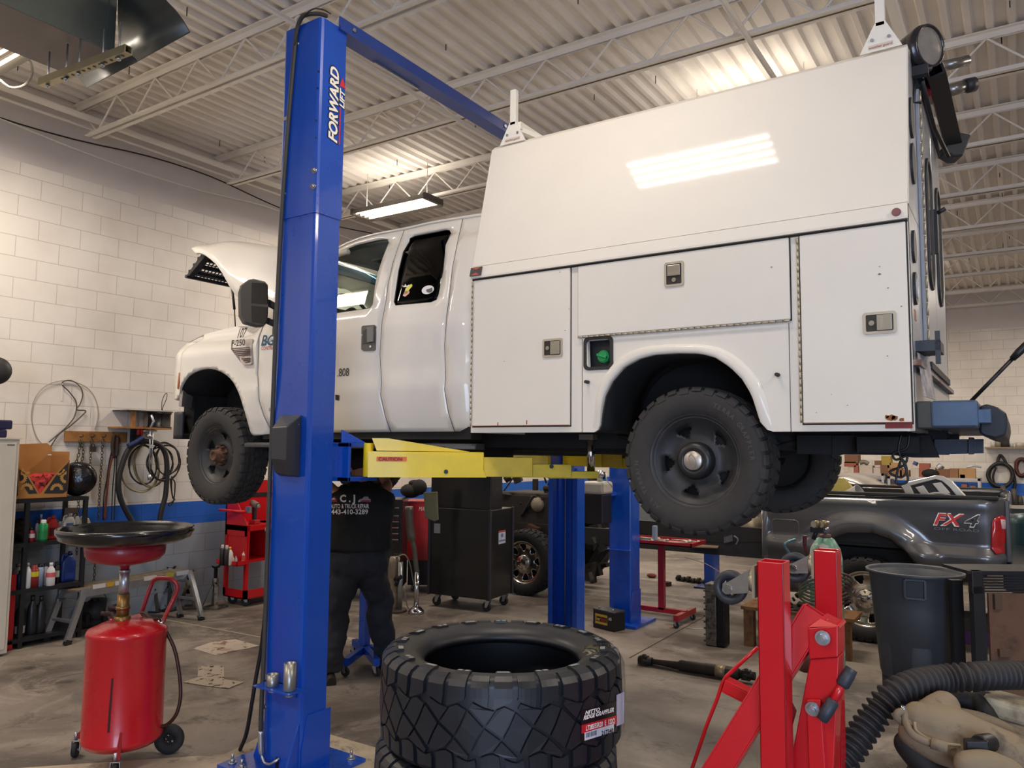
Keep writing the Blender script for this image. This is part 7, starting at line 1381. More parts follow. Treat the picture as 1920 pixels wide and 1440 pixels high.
def hcaster(cx, cy, r_px, y, leg, xe, y0p, y1p):
    c_ = PY(cx, cy, y+.035); r_ = r_px*pix(c_)[2]/FPX
    w = obj('caster', MB().lathe([(r_*.55, -.014), (r_*.9, -.016), (r_, -.010), (r_, .010), (r_*.9, .016), (r_*.55, .014)], o=c_, ax=(0, 1, 0), n=36, closed=True), mat('caster_black', '#2c2d33', .45), leg)
    dm = MB(); n = 40; hol = 5
    for rr0, rr1 in ((r_*.12, r_*.24), (r_*.48, r_*.6)): dm.lathe([(rr0, -.006), (rr1, -.006), (rr1, .006), (rr0, .006)], o=c_, ax=(0, 1, 0), n=n, closed=True)
    for k in range(5): a_ = 2*PI*k/5+.5; u = V((math.cos(a_), 0, math.sin(a_))); dm.beam(c_+u*r_*.2, c_+u*r_*.52, .012, r_*.34, up=u.cross(V((0, 1, 0))))
    obj('caster_web', dm, mat('caster_black', '#2c2d33'), w)
    e0, e1 = PY(xe, y0p, y+.035), PY(xe, y1p, y+.035)
    for s in (-1, 1): 
        yy = V((0, .026*s, 0)); hub = [c_+V((-.016, 0, -.008)), c_+V((-.014, 0, .014)), c_+V((.0, 0, .018))]; obj('fork', MB().prism([hub[0]+yy, V((c_.x-.006, c_.y, c_.z-.016))+yy, V((e1.x, e1.y, e1.z))+yy, V((e0.x, e0.y, e0.z))+yy, hub[2]+yy, hub[1]+yy], (0, .003*s, 0)), mat('fork_zinc', '#a7a49c', .32, .85, var=.15, vscale=25), w)
    obj('axle_bolt', MB().cyl(c_+V((0, -.036, 0)), c_+V((0, .036, 0)), .008).cyl(c_+V((0, -.034, 0)), c_+V((0, -.028, 0)), .013, n=6), M_chrome, w)
    obj('swivel_plate', MB().cyl(V((e0.x+.0, e0.y, (e0.z+e1.z)/2)), V((e0.x+.014, e0.y, (e0.z+e1.z)/2)), .033).bx(e0.x+.010, e0.x+.018, y, y+.07, e1.z-.012, e0.z+.012), mat('plate_zinc', '#b1a58c', .4, .7), w)
hcaster(1370, 1101, 31, yn, p1_, 1409, 1066, 1109); hcaster(1491, 1064, 28, yb2, p2_, 1519, 1040, 1073)
def bar(p, q_, w_, h_, y0, y1=None, m=None, name='boom', par=None, open_=True):
    a, b = PY(*p, y0), PY(*q_, y1 if y1 is not None else y0); mm = MB().chan(a, b, h_, w_, .005, up=(0, 1, 0)); return obj(name, mm, m or M_h, par or ht, bev=.002)
yd = yn+.12
bar((1532, 1146), (1300, 1520), .075, .075, yd+.02, yn+.03, name='boom')
def plate(pl, y, th_=.006, name='bracket', par=None, m=None): return obj(name, MB().prism([PY(a_, b_, y) for a_, b_ in pl], (0, th_, 0)), m or M_h, par or ht, bev=.001)
ybk = yd-.04
m = MB(); a, b, c_, d2 = [PY(a_, b_, ybk) for a_, b_ in ((1515, 1178), (1571, 1173), (1571, 1232), (1517, 1236))]; m.prism([a, b, c_, d2], (0, .10, 0)); bk = obj('bracket', m, M_h, ht, bev=.003)
m = MB().prism([PY(1538, 1160, ybk+.02), PY(1575, 1178, ybk), PY(1573, 1174, ybk), PY(1516, 1176, ybk)], (0, .09, 0)); obj('bracket_cap', m, M_h, bk)
m = MB().prism([PY(a_, b_, ybk+.01) for a_, b_ in ((1519, 1236), (1573, 1232), (1563, 1440), (1556, 1640), (1470, 1640), (1480, 1440))], (0, .075, 0)); obj('mast', m, M_h, ht, bev=.003)
m = MB().prism([PY(a_, b_, ybk-.006) for a_, b_ in ((1512, 1312), (1538, 1312), (1547, 1440), (1556, 1640), (1525, 1640), (1517, 1440))], (0, .018, 0)); obj('link_bar', m, M_h, ht, bev=.002)
for (cx, cy, r_) in ((1542.5, 1196, .020), (1523.5, 1329, .019)):
    c_ = PY(cx, cy, ybk-.008); obj('bolt', MB().cyl(c_, c_+V((0, -.003, 0)), r_*1.0, n=24).cyl(c_, c_+V((0, -.015, 0)), r_*.62, n=6).cyl(c_+V((0, -.015, 0)), c_+V((0, -.020, 0)), r_*.38, n=12), M_zinc, ht)
h1, h2 = PY(1590, 1266, yd-.02), PY(1550, 1335, yd-.06); dd = (h2-h1); hd = obj('pump_handle', MB().cyl(h1+dd*.1, h1+dd*.75, .011), M_h, ht); obj('handle_grip', MB().lathe([(0, 0), (.014, .002), (.017, .03), (.017, .06), (.013, .066), (0, .066)], o=h1+dd*1.25, ax=-dd, n=20), mat('grip_slate', '#2d333d', .5), hd); obj('handle_grip', MB().lathe([(0, 0), (.016, .0), (.018, .02), (.018, .05), (.012, .056), (0, .056)], o=h1-dd.normalized()*.02, ax=dd, n=20), mat('grip_slate', '#2d333d'), hd)
obj('release_valve', MB().cyl(PY(1575, 1290, yd), PY(1566, 1296, yd), .006), M_zinc, hd)
rp_ = [PY(a_, b_, yd+.06) for a_, b_ in ((1421, 1214), (1392, 1240), (1362, 1268), (1354, 1282), (1345, 1310), (1325, 1360), (1298, 1440), (1270, 1540))]; obj('pull_rod', MB().tube(rp_, .006, 8), M_h, ht)
m = MB().chan(PY(1360, 1283, yd+.06), PY(1420, 1313, yd+.06), .04, .045, .004, up=(0, 1, 0)); obj('stub_tube', m, M_h, ht, bev=.002)
c_ = PY(1392, 1362, yn+.02); obj('pin_hole', MB().cyl(PY(1392, 1362, yd-.045), PY(1392, 1362, yd-.043), .009), M_black, ht)
m = MB().prism([PY(a_, b_, yn+.09) for a_, b_ in ((1470, 1300), (1489, 1338), (1482, 1365), (1470, 1350))], (0, .03, 0)); obj('latch_tab', m, M_hi, ht)
m = MB().prism([PY(a_, b_, yb2) for a_, b_ in ((1530, 1240), (1575, 1240), (1575, 1280), (1570, 1290))], (0, .02, 0)); obj('ram_plate', m, mat('ram_dark', '#2d3540', .4, .4), ht)
obj('base_frame', MB().bx(na.x-.25, bb.x+.1, yn-.02, yn+.06, .05, .12).bx(na.x-.25, bb.x+.1, yb2, yb2+.08, .05, .12).bx(na.x-.25, na.x-.17, yn, yb2+.07, .05, .12).bx(bb.x+.02, bb.x+.1, yn, yb2+.07, .05, .12), M_h, ht)
c_ = PY(1511, 1240, yb2+.2); obj('rear_caster', MB().lathe([(0, -.012), (.035, -.014), (.038, 0), (.035, .014), (0, .012)], o=c_, ax=(0, 1, 0), n=26), mat('caster_brown', '#5a3f38', .6), ht)
for x, y in ((na.x-.2, yn+.02), (na.x-.2, yb2+.04), (bb.x+.06, yn+.02), (bb.x+.06, yb2+.04)): obj('floor_caster', MB().cyl((x, y-.012, .026), (x, y+.012, .026), .026), M_black, ht)
bc_ = PD(1717, 1150, 5.62); bc_.z = 0
t = T('trash_can', 'tall dark grey plastic trash can on a dolly behind the red hoist', 'trash can', tuple(bc_)); M_bin = mat('bin_grey', '#3e434b', .5, var=.08, vscale=5); o_ = bc_
zr_ = .985; zb_ = .22; rows = []
prf = [(.228, zb_), (.245, zb_+.01), (.262, zb_+.20), (.272, zb_+.45), (.278, zb_+.56), (.290, zb_+.58), (.302, zr_-.03), (.325, zr_-.025), (.328, zr_-.005), (.318, zr_), (.306, zr_-.01), (.285, zb_+.5), (.245, zb_+.03), (0, zb_+.02)]
for k in range(73):
    a = 2*PI*k/72; row = []
    for i, (r_, z) in enumerate(prf):
        q_ = (a/(2*PI)*6) % 1; g = -.007 if (q_ < .5 and 1 <= i <= 4) else 0; row.append(o_+V(((r_+g)*math.cos(a), (r_+g)*math.sin(a), z)))
    rows.append(row)
obj('bin', MB().grid(rows, sm=True), M_bin, t, smooth=True)
da = math.atan2(-o_.y, -o_.x); 
def bcp(px_, py_, r_): return raycyl(px_, py_, o_, r_)
hp = [bcp(a_, b_, .312) for a_, b_ in ((1696, 1087), (1734, 1089), (1735, 1125), (1697, 1121))]
hm_ = MB()
for i in range(4): hm_.beam(hp[i], hp[(i+1) % 4], .02, .018)
hdl = obj('side_handle', hm_, M_bin, t, bev=.004); obj('handle_recess', MB().add([bcp(a_, b_, .309) for a_, b_ in ((1698, 1090), (1732, 1092), (1733, 1122), (1699, 1119))], [(0, 1, 2, 3)]), mat('bin_recess', '#262b33', .6), hdl)
obj('dolly', MB().lathe([(0, .12), (.22, .12), (.235, .13), (.235, .22), (.20, .22), (0, .20)], o=o_, n=40), M_black, t)
for k in range(5): a = 2*PI*k/5+.5; p = o_+V((.17*math.cos(a), .17*math.sin(a), 0)); caster(t, p, .045, M_rub, (math.cos(a), math.sin(a), 0))
zf = 5.0; fa, fb = PD(1820, 1110, zf), PD(1945, 1118, zf); fa.z = fb.z = 0
fd = (fb-fa).normalized(); fn = V((0, 0, 1)).cross(fd)
t = T('steel_rack', 'black steel rack with a worn plywood panel at the right edge', 'rack', tuple(fa)); zt_ = PD(1830, 1070, zf).z
obj('top_rail', MB().frame(fa+fd*.35+fn*.13+V((0, 0, zt_-.01)), (.75, .30, .02), fd, fn), M_shelf, t)
m = MB()
for k in range(7): m.beam(fa+V((0, 0, zt_-.025-.018*k)), fa+fd*.75+V((0, 0, zt_-.025-.018*k)), .012, .010)
obj('louvred_front', m, M_shelf, t); obj('end_block', MB().frame(fa+fd*.035+V((0, 0, zt_-.075)), (.075, .05, .15), fd, fn), M_shelf, t, bev=.006)
for s, k in ((.04, 0), (.04, .24), (.72, 0), (.72, .24)): obj('post', MB().frame(fa+fd*s+fn*k+V((0, 0, (zt_-.1)/2)), (.075 if s < .1 else .05, .05, zt_-.1), fd, fn), M_shelf, t)
M_ply = mat('worn_plywood', '#6a4c3a', .75, var=.3, vscale=5, col2='#3e2f28', thr=(.5, .7)); pz0, pz1 = .12, PD(1845, 1112, zf).z
obj('plywood_panel', MB().frame(fa+fd*.42+fn*-.0+V((0, 0, (pz0+pz1)/2)), (.62, .018, pz1-pz0), fd, fn), M_ply, t)
for s, z_ in ((.16, pz1-.05), (.19, PD(1855, 1220, zf).z)): obj('wood_cleat', MB().frame(fa+fd*s-fn*.02+V((0, 0, z_)), (.075, .03, .05) if z_ < .6 else (.05, .03, .10), fd, fn), mat('cleat', '#5b4536', .8), t, bev=.003)
p = PZ(1810, 1212); solo('crate', MB().bx(p.x-.05, p.x+.35, p.y+.1, p.y+.5, 0, .13), mat('crate_purple', '#4b1f55', .5), 'purple plastic crate on the floor between trash can and steel rack', 'crate')
solo('box', MB().bx(p.x-.03, p.x+.33, p.y+.12, p.y+.48, .13, .25), mat('box_dark', '#3b3833', .8), 'dark box resting on the purple crate', 'box')
hp = [PD(a_, b_, z_) for a_, b_, z_ in ((1460, 1600, 2.35), (1520, 1500, 2.4), (1585, 1420, 2.45), (1632, 1352, 2.5), (1672, 1304, 2.52), (1715, 1283, 2.55), (1770, 1273, 2.6), (1830, 1268, 2.6), (1890, 1266, 2.65), (1960, 1266, 2.7))]
cv_ = curve(hp, 40); L_ = [0]
for a, b in zip(cv_, cv_[1:]): L_.append(L_[-1]+(b-a).length)
rs = [.0425+.0075*math.cos(2*PI*l/.0235) for l in L_]
pts = []; n = int(L_[-1]/.003); j = 0
for k in range(n):
    d = L_[-1]*k/n
    while L_[j+1] < d: j += 1
    pts.append(cv_[j].lerp(cv_[j+1], (d-L_[j])/(L_[j+1]-L_[j])))
solo('exhaust_hose', MB().tube(pts, [.040+.0085*math.cos(2*PI*(L_[-1]*k/n)/.0245) for k in range(n)], 28), mat('hose_ribbed', '#2a2828', .6, var=.25, vscale=6), 'thick black corrugated exhaust hose arching over the dusty engine', 'hose')
M_dust = mat('dusty_casting', '#82735c', .8, var=.2, vscale=8, col2='#453d36', thr=(.52, .68), bump=.2); M_dk = mat('engine_dark', '#26221f', .7, .2, var=.3, vscale=12)
ze = 2.35
t = T('engine', 'dusty dirty engine with intake pipes in the bottom right corner', 'engine', (*PD(1830, 1500, 2.5).xy, 0))
e0 = PD(1800, 1440, 2.5)
obj('engine_block', MB().frame(e0+V((.15, .12, -.40)), (.62, .5, .62), V((.96, .2, 0)), V((-.2, .96, 0))), M_dk, t, bev=.04)
obj('engine_stand', MB().frame(V((e0.x+.15, e0.y+.12, .14)), (.7, .6, .28), V((.96, .2, 0)), V((-.2, .96, 0))), M_dk, t)
def organic(parts, name, m, vox=.006, it=4):
    mb = MB()
    for pth, rs_ in parts:
        cv = curve([PD(*p) for p in pth], 5); n_ = len(cv); rr2 = [rs_[min(len(rs_)-1, int(i/(n_-1)*(len(rs_)-1)))]*(1-((i/(n_-1)*(len(rs_)-1)) % 1))+rs_[min(len(rs_)-1, int(i/(n_-1)*(len(rs_)-1))+1)]*((i/(n_-1)*(len(rs_)-1)) % 1) for i in range(n_)]
        mb.tube(cv, rr2, 16); mb.ball(cv[0], rr2[0]*.98, 14); mb.ball(cv[-1], rr2[-1]*.98, 14)
    o = obj(name, mb, m, t); md = o.modifiers.new('r', 'REMESH'); md.mode = 'VOXEL'; md.voxel_size = vox; md.use_smooth_shade = True; md = o.modifiers.new('s', 'SMOOTH'); md.iterations = it; return o
organic([([(1725, 1352, 2.42), (1765, 1368, 2.4), (1820, 1395, 2.38), (1900, 1430, 2.36), (1980, 1460, 2.35)], [.06, .085, .085, .09]), ([(1770, 1325, 2.46), (1752, 1345, 2.44), (1745, 1365, 2.42)], [.05, .06, .06]), ([(1712, 1375, 2.4), (1760, 1400, 2.36), (1800, 1412, 2.34)], [.045, .05, .05])], 'intake_manifold', M_dust)
organic([([(1792, 1342, 2.55), (1830, 1350, 2.55), (1868, 1362, 2.55), (1905, 1378, 2.55), (1950, 1400, 2.55)], [.028, .03, .024, .03])], 'coolant_pipe', M_dust, .004)
obj('fuel_line', MB().tube(curve([PD(*p) for p in ((1693, 1355, 2.36), (1682, 1345, 2.35), (1683, 1337, 2.35), (1695, 1335, 2.36), (1697, 1352, 2.34), (1710, 1376, 2.3), (1740, 1392, 2.28), (1775, 1402, 2.26))], 6), .011, 10).tube([PD(1745, 1393, 2.27), PD(1776, 1402, 2.25)], .016, 10), M_dust, t)
obj('vacuum_line', MB().tube(curve([PD(*p) for p in ((1715, 1355, 2.36), (1718, 1370, 2.33), (1740, 1385, 2.31), (1775, 1395, 2.3), (1800, 1398, 2.3))], 6), .005, 8), mat('dust_light', '#9a8a6e', .8), t)
obj('connector', MB().frame(PD(1830, 1398, 2.24), (.06, .035, .035), V((.9, .3, .1)).normalized(), V((-.3, .9, 0)).normalized()).cyl(PD(1835, 1395, 2.24), PD(1858, 1392, 2.27), .026), M_black, t, bev=.004)
obj('sensor_stud', MB().cyl(PD(1694, 1342, 2.36), PD(1694, 1322, 2.36), .007), M_chrome, t)
obj('bracket', MB().prism([PD(1700, 1345, 2.37), PD(1688, 1338, 2.36), (PD(1690, 1350, 2.36)), PD(1712, 1372, 2.35)], (.01, .01, -.01)), M_dust, t)
obj('valve_cover', MB().frame(PD(1905, 1330, 2.65), (.20, .16, .07), V((.9, .1, -.15)).normalized(), V((-.1, .95, 0)).normalized()), mat('cover_cream', '#a99d83', .7, col2='#6a5d49', thr=(.5, .7), vscale=8), t, bev=.02, seg=3)
organic([([(1835, 1310, 2.65), (1850, 1335, 2.62), (1868, 1362, 2.6)], [.02, .026, .022]), ([(1790, 1308, 2.7), (1830, 1318, 2.68), (1850, 1312, 2.68)], [.03, .035, .03])], 'loom', M_dk, .005)
organic([([(1700, 1395, 2.42), (1735, 1430, 2.4), (1770, 1470, 2.4)], [.04, .05, .05]), ([(1790, 1425, 2.4), (1800, 1460, 2.4)], [.05, .05])], 'exhaust_manifold', M_dk, .006)
organic([([(1815, 1435, 2.2), (1850, 1440, 2.2), (1890, 1455, 2.2)], [.04, .05, .05])], 'housing_cover', M_dust, .006)
YP = 8.2; M_pg = mat('pickup_grey', '#55565a', .32, .5, coat=.8); M_pk = mat('pickup_black', '#141416', .7)
t = T('pickup_truck', 'dark grey pickup with its cab removed, bare chassis and bed behind the bin', 'pickup truck', (-3.2, 9.2, 0)); pk = t
def qq(a_, b_): p = PY(a_, b_, YP); return (p.x, p.z)
ar = [(1508, 1110), (1515, 1070), (1530, 1040), (1548, 1018), (1567, 1007), (1594, 1000), (1636, 1000), (1672, 1012), (1700, 1034), (1712, 1050), (1718, 1064)]
ol = [(1428, 930), (1428, 1108)]+ar+[(1868, 1069), (1884, 1064), (1892, 1050), (1893, 960), (1889, 938), (1880, 934)]
def py_(x, z):
    o = 0; zc2 = 1.42
    pr2 = [(.75, .03), (.86, .0), (.93, .0), (.96, .045), (1.2, .02), (1.30, .02), (1.36, .0), (1.42, .02), (1.48, .05)]
    zz_ = max(.75, min(1.48, z))
    for (a, b), (c, d) in zip(pr2, pr2[1:]):
        if a <= zz_ <= c: o = b+(d-b)*(zz_-a)/(c-a); break
    r_ = math.hypot(x-wx_, z-.50); b_ = max(0, 1-abs(r_-.62)/.16)
    if x > -.35: tt = min(1, (x+.35)/.22); o += .12*(1-math.sqrt(max(0, 1-tt*tt)))
    return YP+o-.07*(b_*b_*(3-2*b_))
wx_ = qq(1620, 1100)[0]
O_ = [qq(*a) for a in ol]; bed = obj('bed_side', sheet(O_, [], lambda a, b: (a, py_(a, b), b), .05, .04), M_pg, t); bed.modifiers.new('ws', 'WEIGHTED_NORMAL')
obj('far_bed_side', sheet(O_, [], lambda a, b: (a, 18.4-py_(a, b), b), .1, -.04), M_pg, t)
xl, xr_ = O_[0][0], O_[-4][0]; zt_ = O_[0][1]
ztop = qq(1560, 925)[1]
m = MB().bx(xl, xr_-.06, YP+.02, YP+.10, ztop-.01, ztop+.022).bx(xl, xr_-.06, 10.10, 10.20, ztop-.01, ztop+.022).bx(xl, xl+.06, YP+.03, 10.2, ztop-.02, ztop+.012); obj('bed_rail_cap', m, M_pk, t, bev=.008)
obj('bed_floor', MB().bx(xl, xr_-.03, YP+.10, 10.1, .92, .96).bx(xl, xl+.03, YP+.1, 10.1, .95, ztop).bx(xl, xr_-.1, YP+.08, YP+.11, .95, ztop-.02).bx(xl, xr_-.1, 10.08, 10.11, .95, ztop-.02), M_pk, t)
obj('tailgate', MB().bx(xr_-.02, xr_+.02, YP+.10, 10.1, .86, ztop-.01), M_pg, t, bev=.01)
tl = [qq(*a) for a in ((1860, 978), (1868, 970), (1878, 968), (1890, 972), (1893, 1030), (1888, 1040), (1868, 1040), (1858, 1030))]; tlo = obj('tail_lamp', sheet(tl, [], lambda a, b: (a, py_(a, b)-.014, b), .03, .03), mat('tail_red', '#a5161c', .15, coat=.8, var=.2, vscale=25), t)
obj('reverse_lens', sheet([qq(*a) for a in ((1876, 975), (1888, 976), (1889, 995), (1878, 993))], [], lambda a, b: (a, py_(a, b)-.02, b), .03, .02), mat('lens_pale', '#c9a9ab', .2), tlo)
obj('rear_bumper', MB().bx(xr_-.05, xr_+.20, YP+.02, 10.15, .62, .84), mat('bumper_dkblue', '#2b2f3a', .3, .6), t, bev=.03)
F2 = [qq(*a) for a in ((1446, 973), (1496, 975), (1496, 1011), (1448, 1010))]; x0, x1, z0, z1 = F2[0][0], F2[1][0], F2[3][1], F2[0][1]
fdp = rrect(x0, x1, z0, z1, .04); obj('fuel_door', MB().tube([V((a, py_(a, b)-.001, b)) for a, b in fdp], .003, 6, closed=True), mat('door_edge', '#8e8c88', .3, .6), bed)
pA = V((qq(1751, 983)[0], YP+.006, qq(1751, 983)[1])); wA = qq(1840, 983)[0]-pA.x
text('decal_outline', 'FX', pA+V((-.008, .000, -.004)), (1, 0, 0), (0, 0, 1), .155, M_lw, bed, .003, shear=.35, bold=.045, fit=wA*.68)
text('decal_lettering', 'FX', pA+V((0, -.002, 0)), (1, 0, 0), (0, 0, 1), .145, mat('fx_red', '#c02a2c', .4), bed, .003, shear=.35, bold=.02, fit=wA*.66)
text('decal_outline', '4', pA+V((wA*.64, 0, -.004)), (1, 0, 0), (0, 0, 1), .155, M_lw, bed, .003, shear=.35, bold=.045, fit=wA*.35)
text('decal_lettering', '4', pA+V((wA*.65, -.002, 0)), (1, 0, 0), (0, 0, 1), .145, mat('fx_dark', '#2a2a2e', .4), bed, .003, shear=.35, bold=.02, fit=wA*.33)
text('decal_lettering', 'OFF ROAD', pA+V((0, -.001, -.05)), (1, 0, 0), (0, 0, 1), .035, mat('fx_grey', '#6c6d73', .4), bed, .003, fit=wA*.95)
m = MB()
for y in (YP+.50, YP+1.45): m.bx(-6.2, -.3, y-.035, y+.035, .66, .86); 
for x in (-6.0, -4.6, -3.6, -2.4, -1.0): m.bx(x-.05, x+.05, YP+.5, YP+1.45, .70, .82)
m.prism([V((-3.9, YP+.46, .86)), V((-3.6, YP+.46, .80)), V((-2.9, YP+.46, .80)), V((-2.2, YP+.46, .86)), V((-2.2, YP+.46, .99)), V((-3.9, YP+.46, .99))], (0, .07, 0))
obj('chassis', m, mat('frame_black', '#242424', .6, .2, var=.2, vscale=6), t)
m = MB().cyl((-5.32, YP+.25, .41), (-5.32, YP+1.7, .41), .05).cyl((wx_, YP+.25, .41), (wx_, YP+1.7, .41), .05).ball((wx_, YP+1, .41), .17, 14); obj('axle', m, M_gre, t)
M_chr2 = mat('wheel_chrome', '#cfcac2', .16, 1.0)
def chrome_wheel(c, par, spin=0):
    m4 = Mloc(c, 0, 0, spin); R_, rr, W = .41, .262, .27; tr = obj('tire', tire_mb(R_, rr, W, 'at', 34, seg=72).xf(m4), mat('tyre_dark', '#1b1b1c', .7, var=.2), par); w = W/2
    m = MB().lathe([(rr-.03, w*.3), (rr-.012, -w*.2), (rr-.01, -w*.65), (rr+.012, -w*.72), (rr+.012, -w*.80), (rr, -w*.80), (rr-.016, -w*.66), (rr-.025, -w*.3)], ax=(0, 1, 0), n=60); rim = obj('rim', m.xf(m4), M_chr2, tr)
    obj('barrel', MB().lathe([(0, w*.1), (rr-.02, w*.1)], ax=(0, 1, 0), n=40).xf(m4), M_black, tr)
    m = MB(); hdisc(m, [(.08, -w*.5), (.10, -w*.46), (.125, -w*.42), (.15, -w*.40), (.175, -w*.42), (.20, -w*.48), (.225, -w*.56), (rr-.02, -w*.60)], 8, {3: .17, 4: .22, 5: .24}, 96); obj('spokes', m.xf(m4), M_chr2, rim, solid=.006)
    m = MB().lathe([(.095, -w*.45), (.092, -w*.65), (.085, -w*.70), (.06, -w*.72), (.05, -w*.80), (0, -w*.82)], ax=(0, 1, 0), n=36); hubc = obj('hub', m.xf(m4), M_chr2, rim)
    for k in range(8): a = 2*PI*k/8+.2; p = m4@V((.074*math.cos(a), -w*.70, .074*math.sin(a))); obj('lug_nut', MB().cyl(p, p+V((0, -.02, 0)), .011, .008, n=8), M_chr2, hubc)
    return tr
chrome_wheel((wx_, YP+.17, .41), t, .1); chrome_wheel((PY(988, 1052, YP+.2).x, YP+.2, .41), t, .3)
steel_wheel(t, (wx_, YP+1.75, .41), 0, 'hub', flip=True); steel_wheel(t, (-5.32, YP+1.75, .41), 0, 'hub', flip=True)
def p8(a_, b_, y=YP+.8): return PY(a_, b_, y)
eng = obj('engine', MB().bx(-6.0, -5.0, YP+.6, YP+1.3, .75, 1.25), M_dk, t, bev=.05)
m = MB(); r6 = random.Random(12)
for k in range(60):
    c_ = V((r6.uniform(-6.1, -4.2), r6.uniform(YP+.45, YP+1.2), r6.uniform(.95, 1.5 if k % 2 else 1.2)))
    if k % 3 == 0: m.cyl(c_, c_+V((r6.uniform(-.2, .2), r6.uniform(-.1, .1), r6.uniform(-.1, .15))), r6.uniform(.015, .05), n=10)
    elif k % 3 == 1: m.tube(curve([c_, c_+V((r6.uniform(-.3, .3), r6.uniform(-.1, .1), r6.uniform(-.1, .1))), c_+V((r6.uniform(-.4, .4), r6.uniform(-.1, .1), r6.uniform(-.4, .1)))], 5), r6.uniform(.008, .02), 7)
    else: m.frame(c_, (r6.uniform(.05, .16), r6.uniform(.05, .12), r6.uniform(.04, .12)), V((math.cos(k), 0, math.sin(k))), V((0, 1, 0)), V((-math.sin(k), 0, math.cos(k))))
o_ = obj('engine_bay_loom', m, mat('bay_dark', '#2c2926', .6, .3, var=.4, vscale=20, col2='#5d564c', thr=(.6, .7)), t); o_['kind'] = 'stuff'
obj('coolant_bottle', MB().lathe([(0, 0), (.06, 0), (.07, .03), (.07, .12), (.04, .15), (.03, .18), (0, .18)], o=p8(992, 950), n=20), mat('bottle_cloudy', '#b9b4a8', .4), t)
obj('air_intake', MB().ball(p8(1008, 946, YP+.6), .10, 18, (1, .7, 1)), mat('cast_tan', '#8a8271', .6, .3, var=.2), t)
obj('rusty_bracket', MB().frame(p8(1000, 990, YP+.4), (.16, .1, .06), V((.95, 0, -.3)), V((0, 1, 0)), V((.3, 0, .95))), mat('rust_red', '#4b2a22', .8, var=.3), t)
obj('transmission', MB().lathe([(0, 0), (.19, 0), (.20, .04), (.17, .1), (.14, .3), (.12, .5), (.07, .6), (0, .6)], o=(-5.0, YP+.97, .92), ax=(1, 0, 0), n=20), M_dk, t)
m = MB(); 
for k in range(18):
    c_ = p8(r6.uniform(1100, 1138), r6.uniform(985, 1085), YP+r6.uniform(.3, .9)); m.frame(c_, (r6.uniform(.06, .25), .1, r6.uniform(.03, .10)), V((math.cos(k*.3), 0, math.sin(k*.3))), V((0, 1, 0)), V((-math.sin(k*.3), 0, math.cos(k*.3))))
o_ = obj('suspension_parts', m, mat('bay_dark', '#2c2926'), t); o_['kind'] = 'stuff'
tc_ = p8(1395, 1000, YP+.9); obj('transfer_case', MB().cyl(tc_+V((.1, 0, 0)), tc_+V((-.35, 0, -.02)), .14, .10, 20), M_black, t); obj('adapter_housing', MB().lathe([(0, -.02), (.13, 0), (.15, .03), (.14, .08), (0, .1)], o=p8(1410, 992, YP+.7), ax=(.5, -.8, .1), n=24), mat('cast_alu_dirty', '#857a68', .5, .5, var=.3, vscale=14), t)
obj('bed_mount', MB().bx(-2.3, -1.95, YP+.2, YP+.5, .92, 1.0), mat('mount_tan', '#5f574a', .7, var=.3), t)
bx0, bx1 = PY(1293, 1025, YP+.42).x, PY(1354, 1025, YP+.42).x
solo('cardboard_sheet', MB().prism([PY(1293, 1026, YP+.35), PY(1307, 1009, YP+.8), PY(1338, 1004, YP+1.0), PY(1356, 1012, YP+.8), PY(1346, 1028, YP+.40)], (0, 0, .012)), mat('card_tan', '#8f7a63', .85, var=.1), 'tan cardboard sheet lying on the bare pickup chassis', 'cardboard')
solo('loose_part', MB().frame(PY(1368, 1010, YP+.5), (.11, .1, .07), V((.9, 0, .3))).tube(curve([PY(1376, 1005, YP+.4), PY(1384, 1012, YP+.4), PY(1380, 1022, YP+.4)], 5), .012, 8), mat('part_grey', '#6f7074', .4, .6), 'small silver bracket on the chassis beside the cardboard sheet', 'part')
M_grc = mat('grille_chrome', '#d5d0c4', .28, .75)
gt = T('chrome_grille', 'big chrome truck grille with oval badge resting in the pickup bed', 'grille', tuple(PY(1755, 945, YP+.5)))
yg = YP+.35
def g_(a_, b_, o=0): return PY(a_, b_, yg+o)
out = [(1690, 912), (1696, 905), (1755, 891), (1768, 893), (1785, 902), (1800, 918), (1822, 942), (1822, 950), (1715, 950), (1705, 940)]
inn = [(1707, 911), (1754, 899), (1766, 902), (1780, 914), (1806, 945), (1722, 945)]
obj('surround', sheet([(g_(*a).x, g_(*a).z) for a in out], [[(g_(*a).x, g_(*a).z) for a in inn]], lambda a, b: (a, yg, b), 1, .06), M_grc, gt, smooth=False, bev=.006)
for pl in ([(1716, 914), (1731, 910), (1745, 930), (1732, 934)], [(1748, 907), (1764, 904), (1782, 925), (1766, 929)], [(1732, 930), (1766, 925), (1770, 929), (1734, 935)]): obj('crossbar', MB().prism([g_(a_, b_, .01) for a_, b_ in pl], (0, .03, 0)), M_grc, gt, bev=.004)
obj('mesh_back', MB().prism([g_(a_, b_, .04) for a_, b_ in inn], (0, .01, 0)), M_black, gt)
c_ = g_(1761, 936, -.02); obj('oval_badge', MB().prism([c_+V((.13*math.cos(a)*1, 0, .07*math.sin(a))) for a in [2*PI*k/28 for k in range(28)]], (0, .02, 0)), M_grc, gt, bev=.004); obj('badge_face', MB().prism([c_+V((.105*math.cos(a), -.002, .052*math.sin(a))) for a in [2*PI*k/28 for k in range(28)]], (0, .002, 0)), mat('badge_dark', '#77757a', .2, .9), gt)
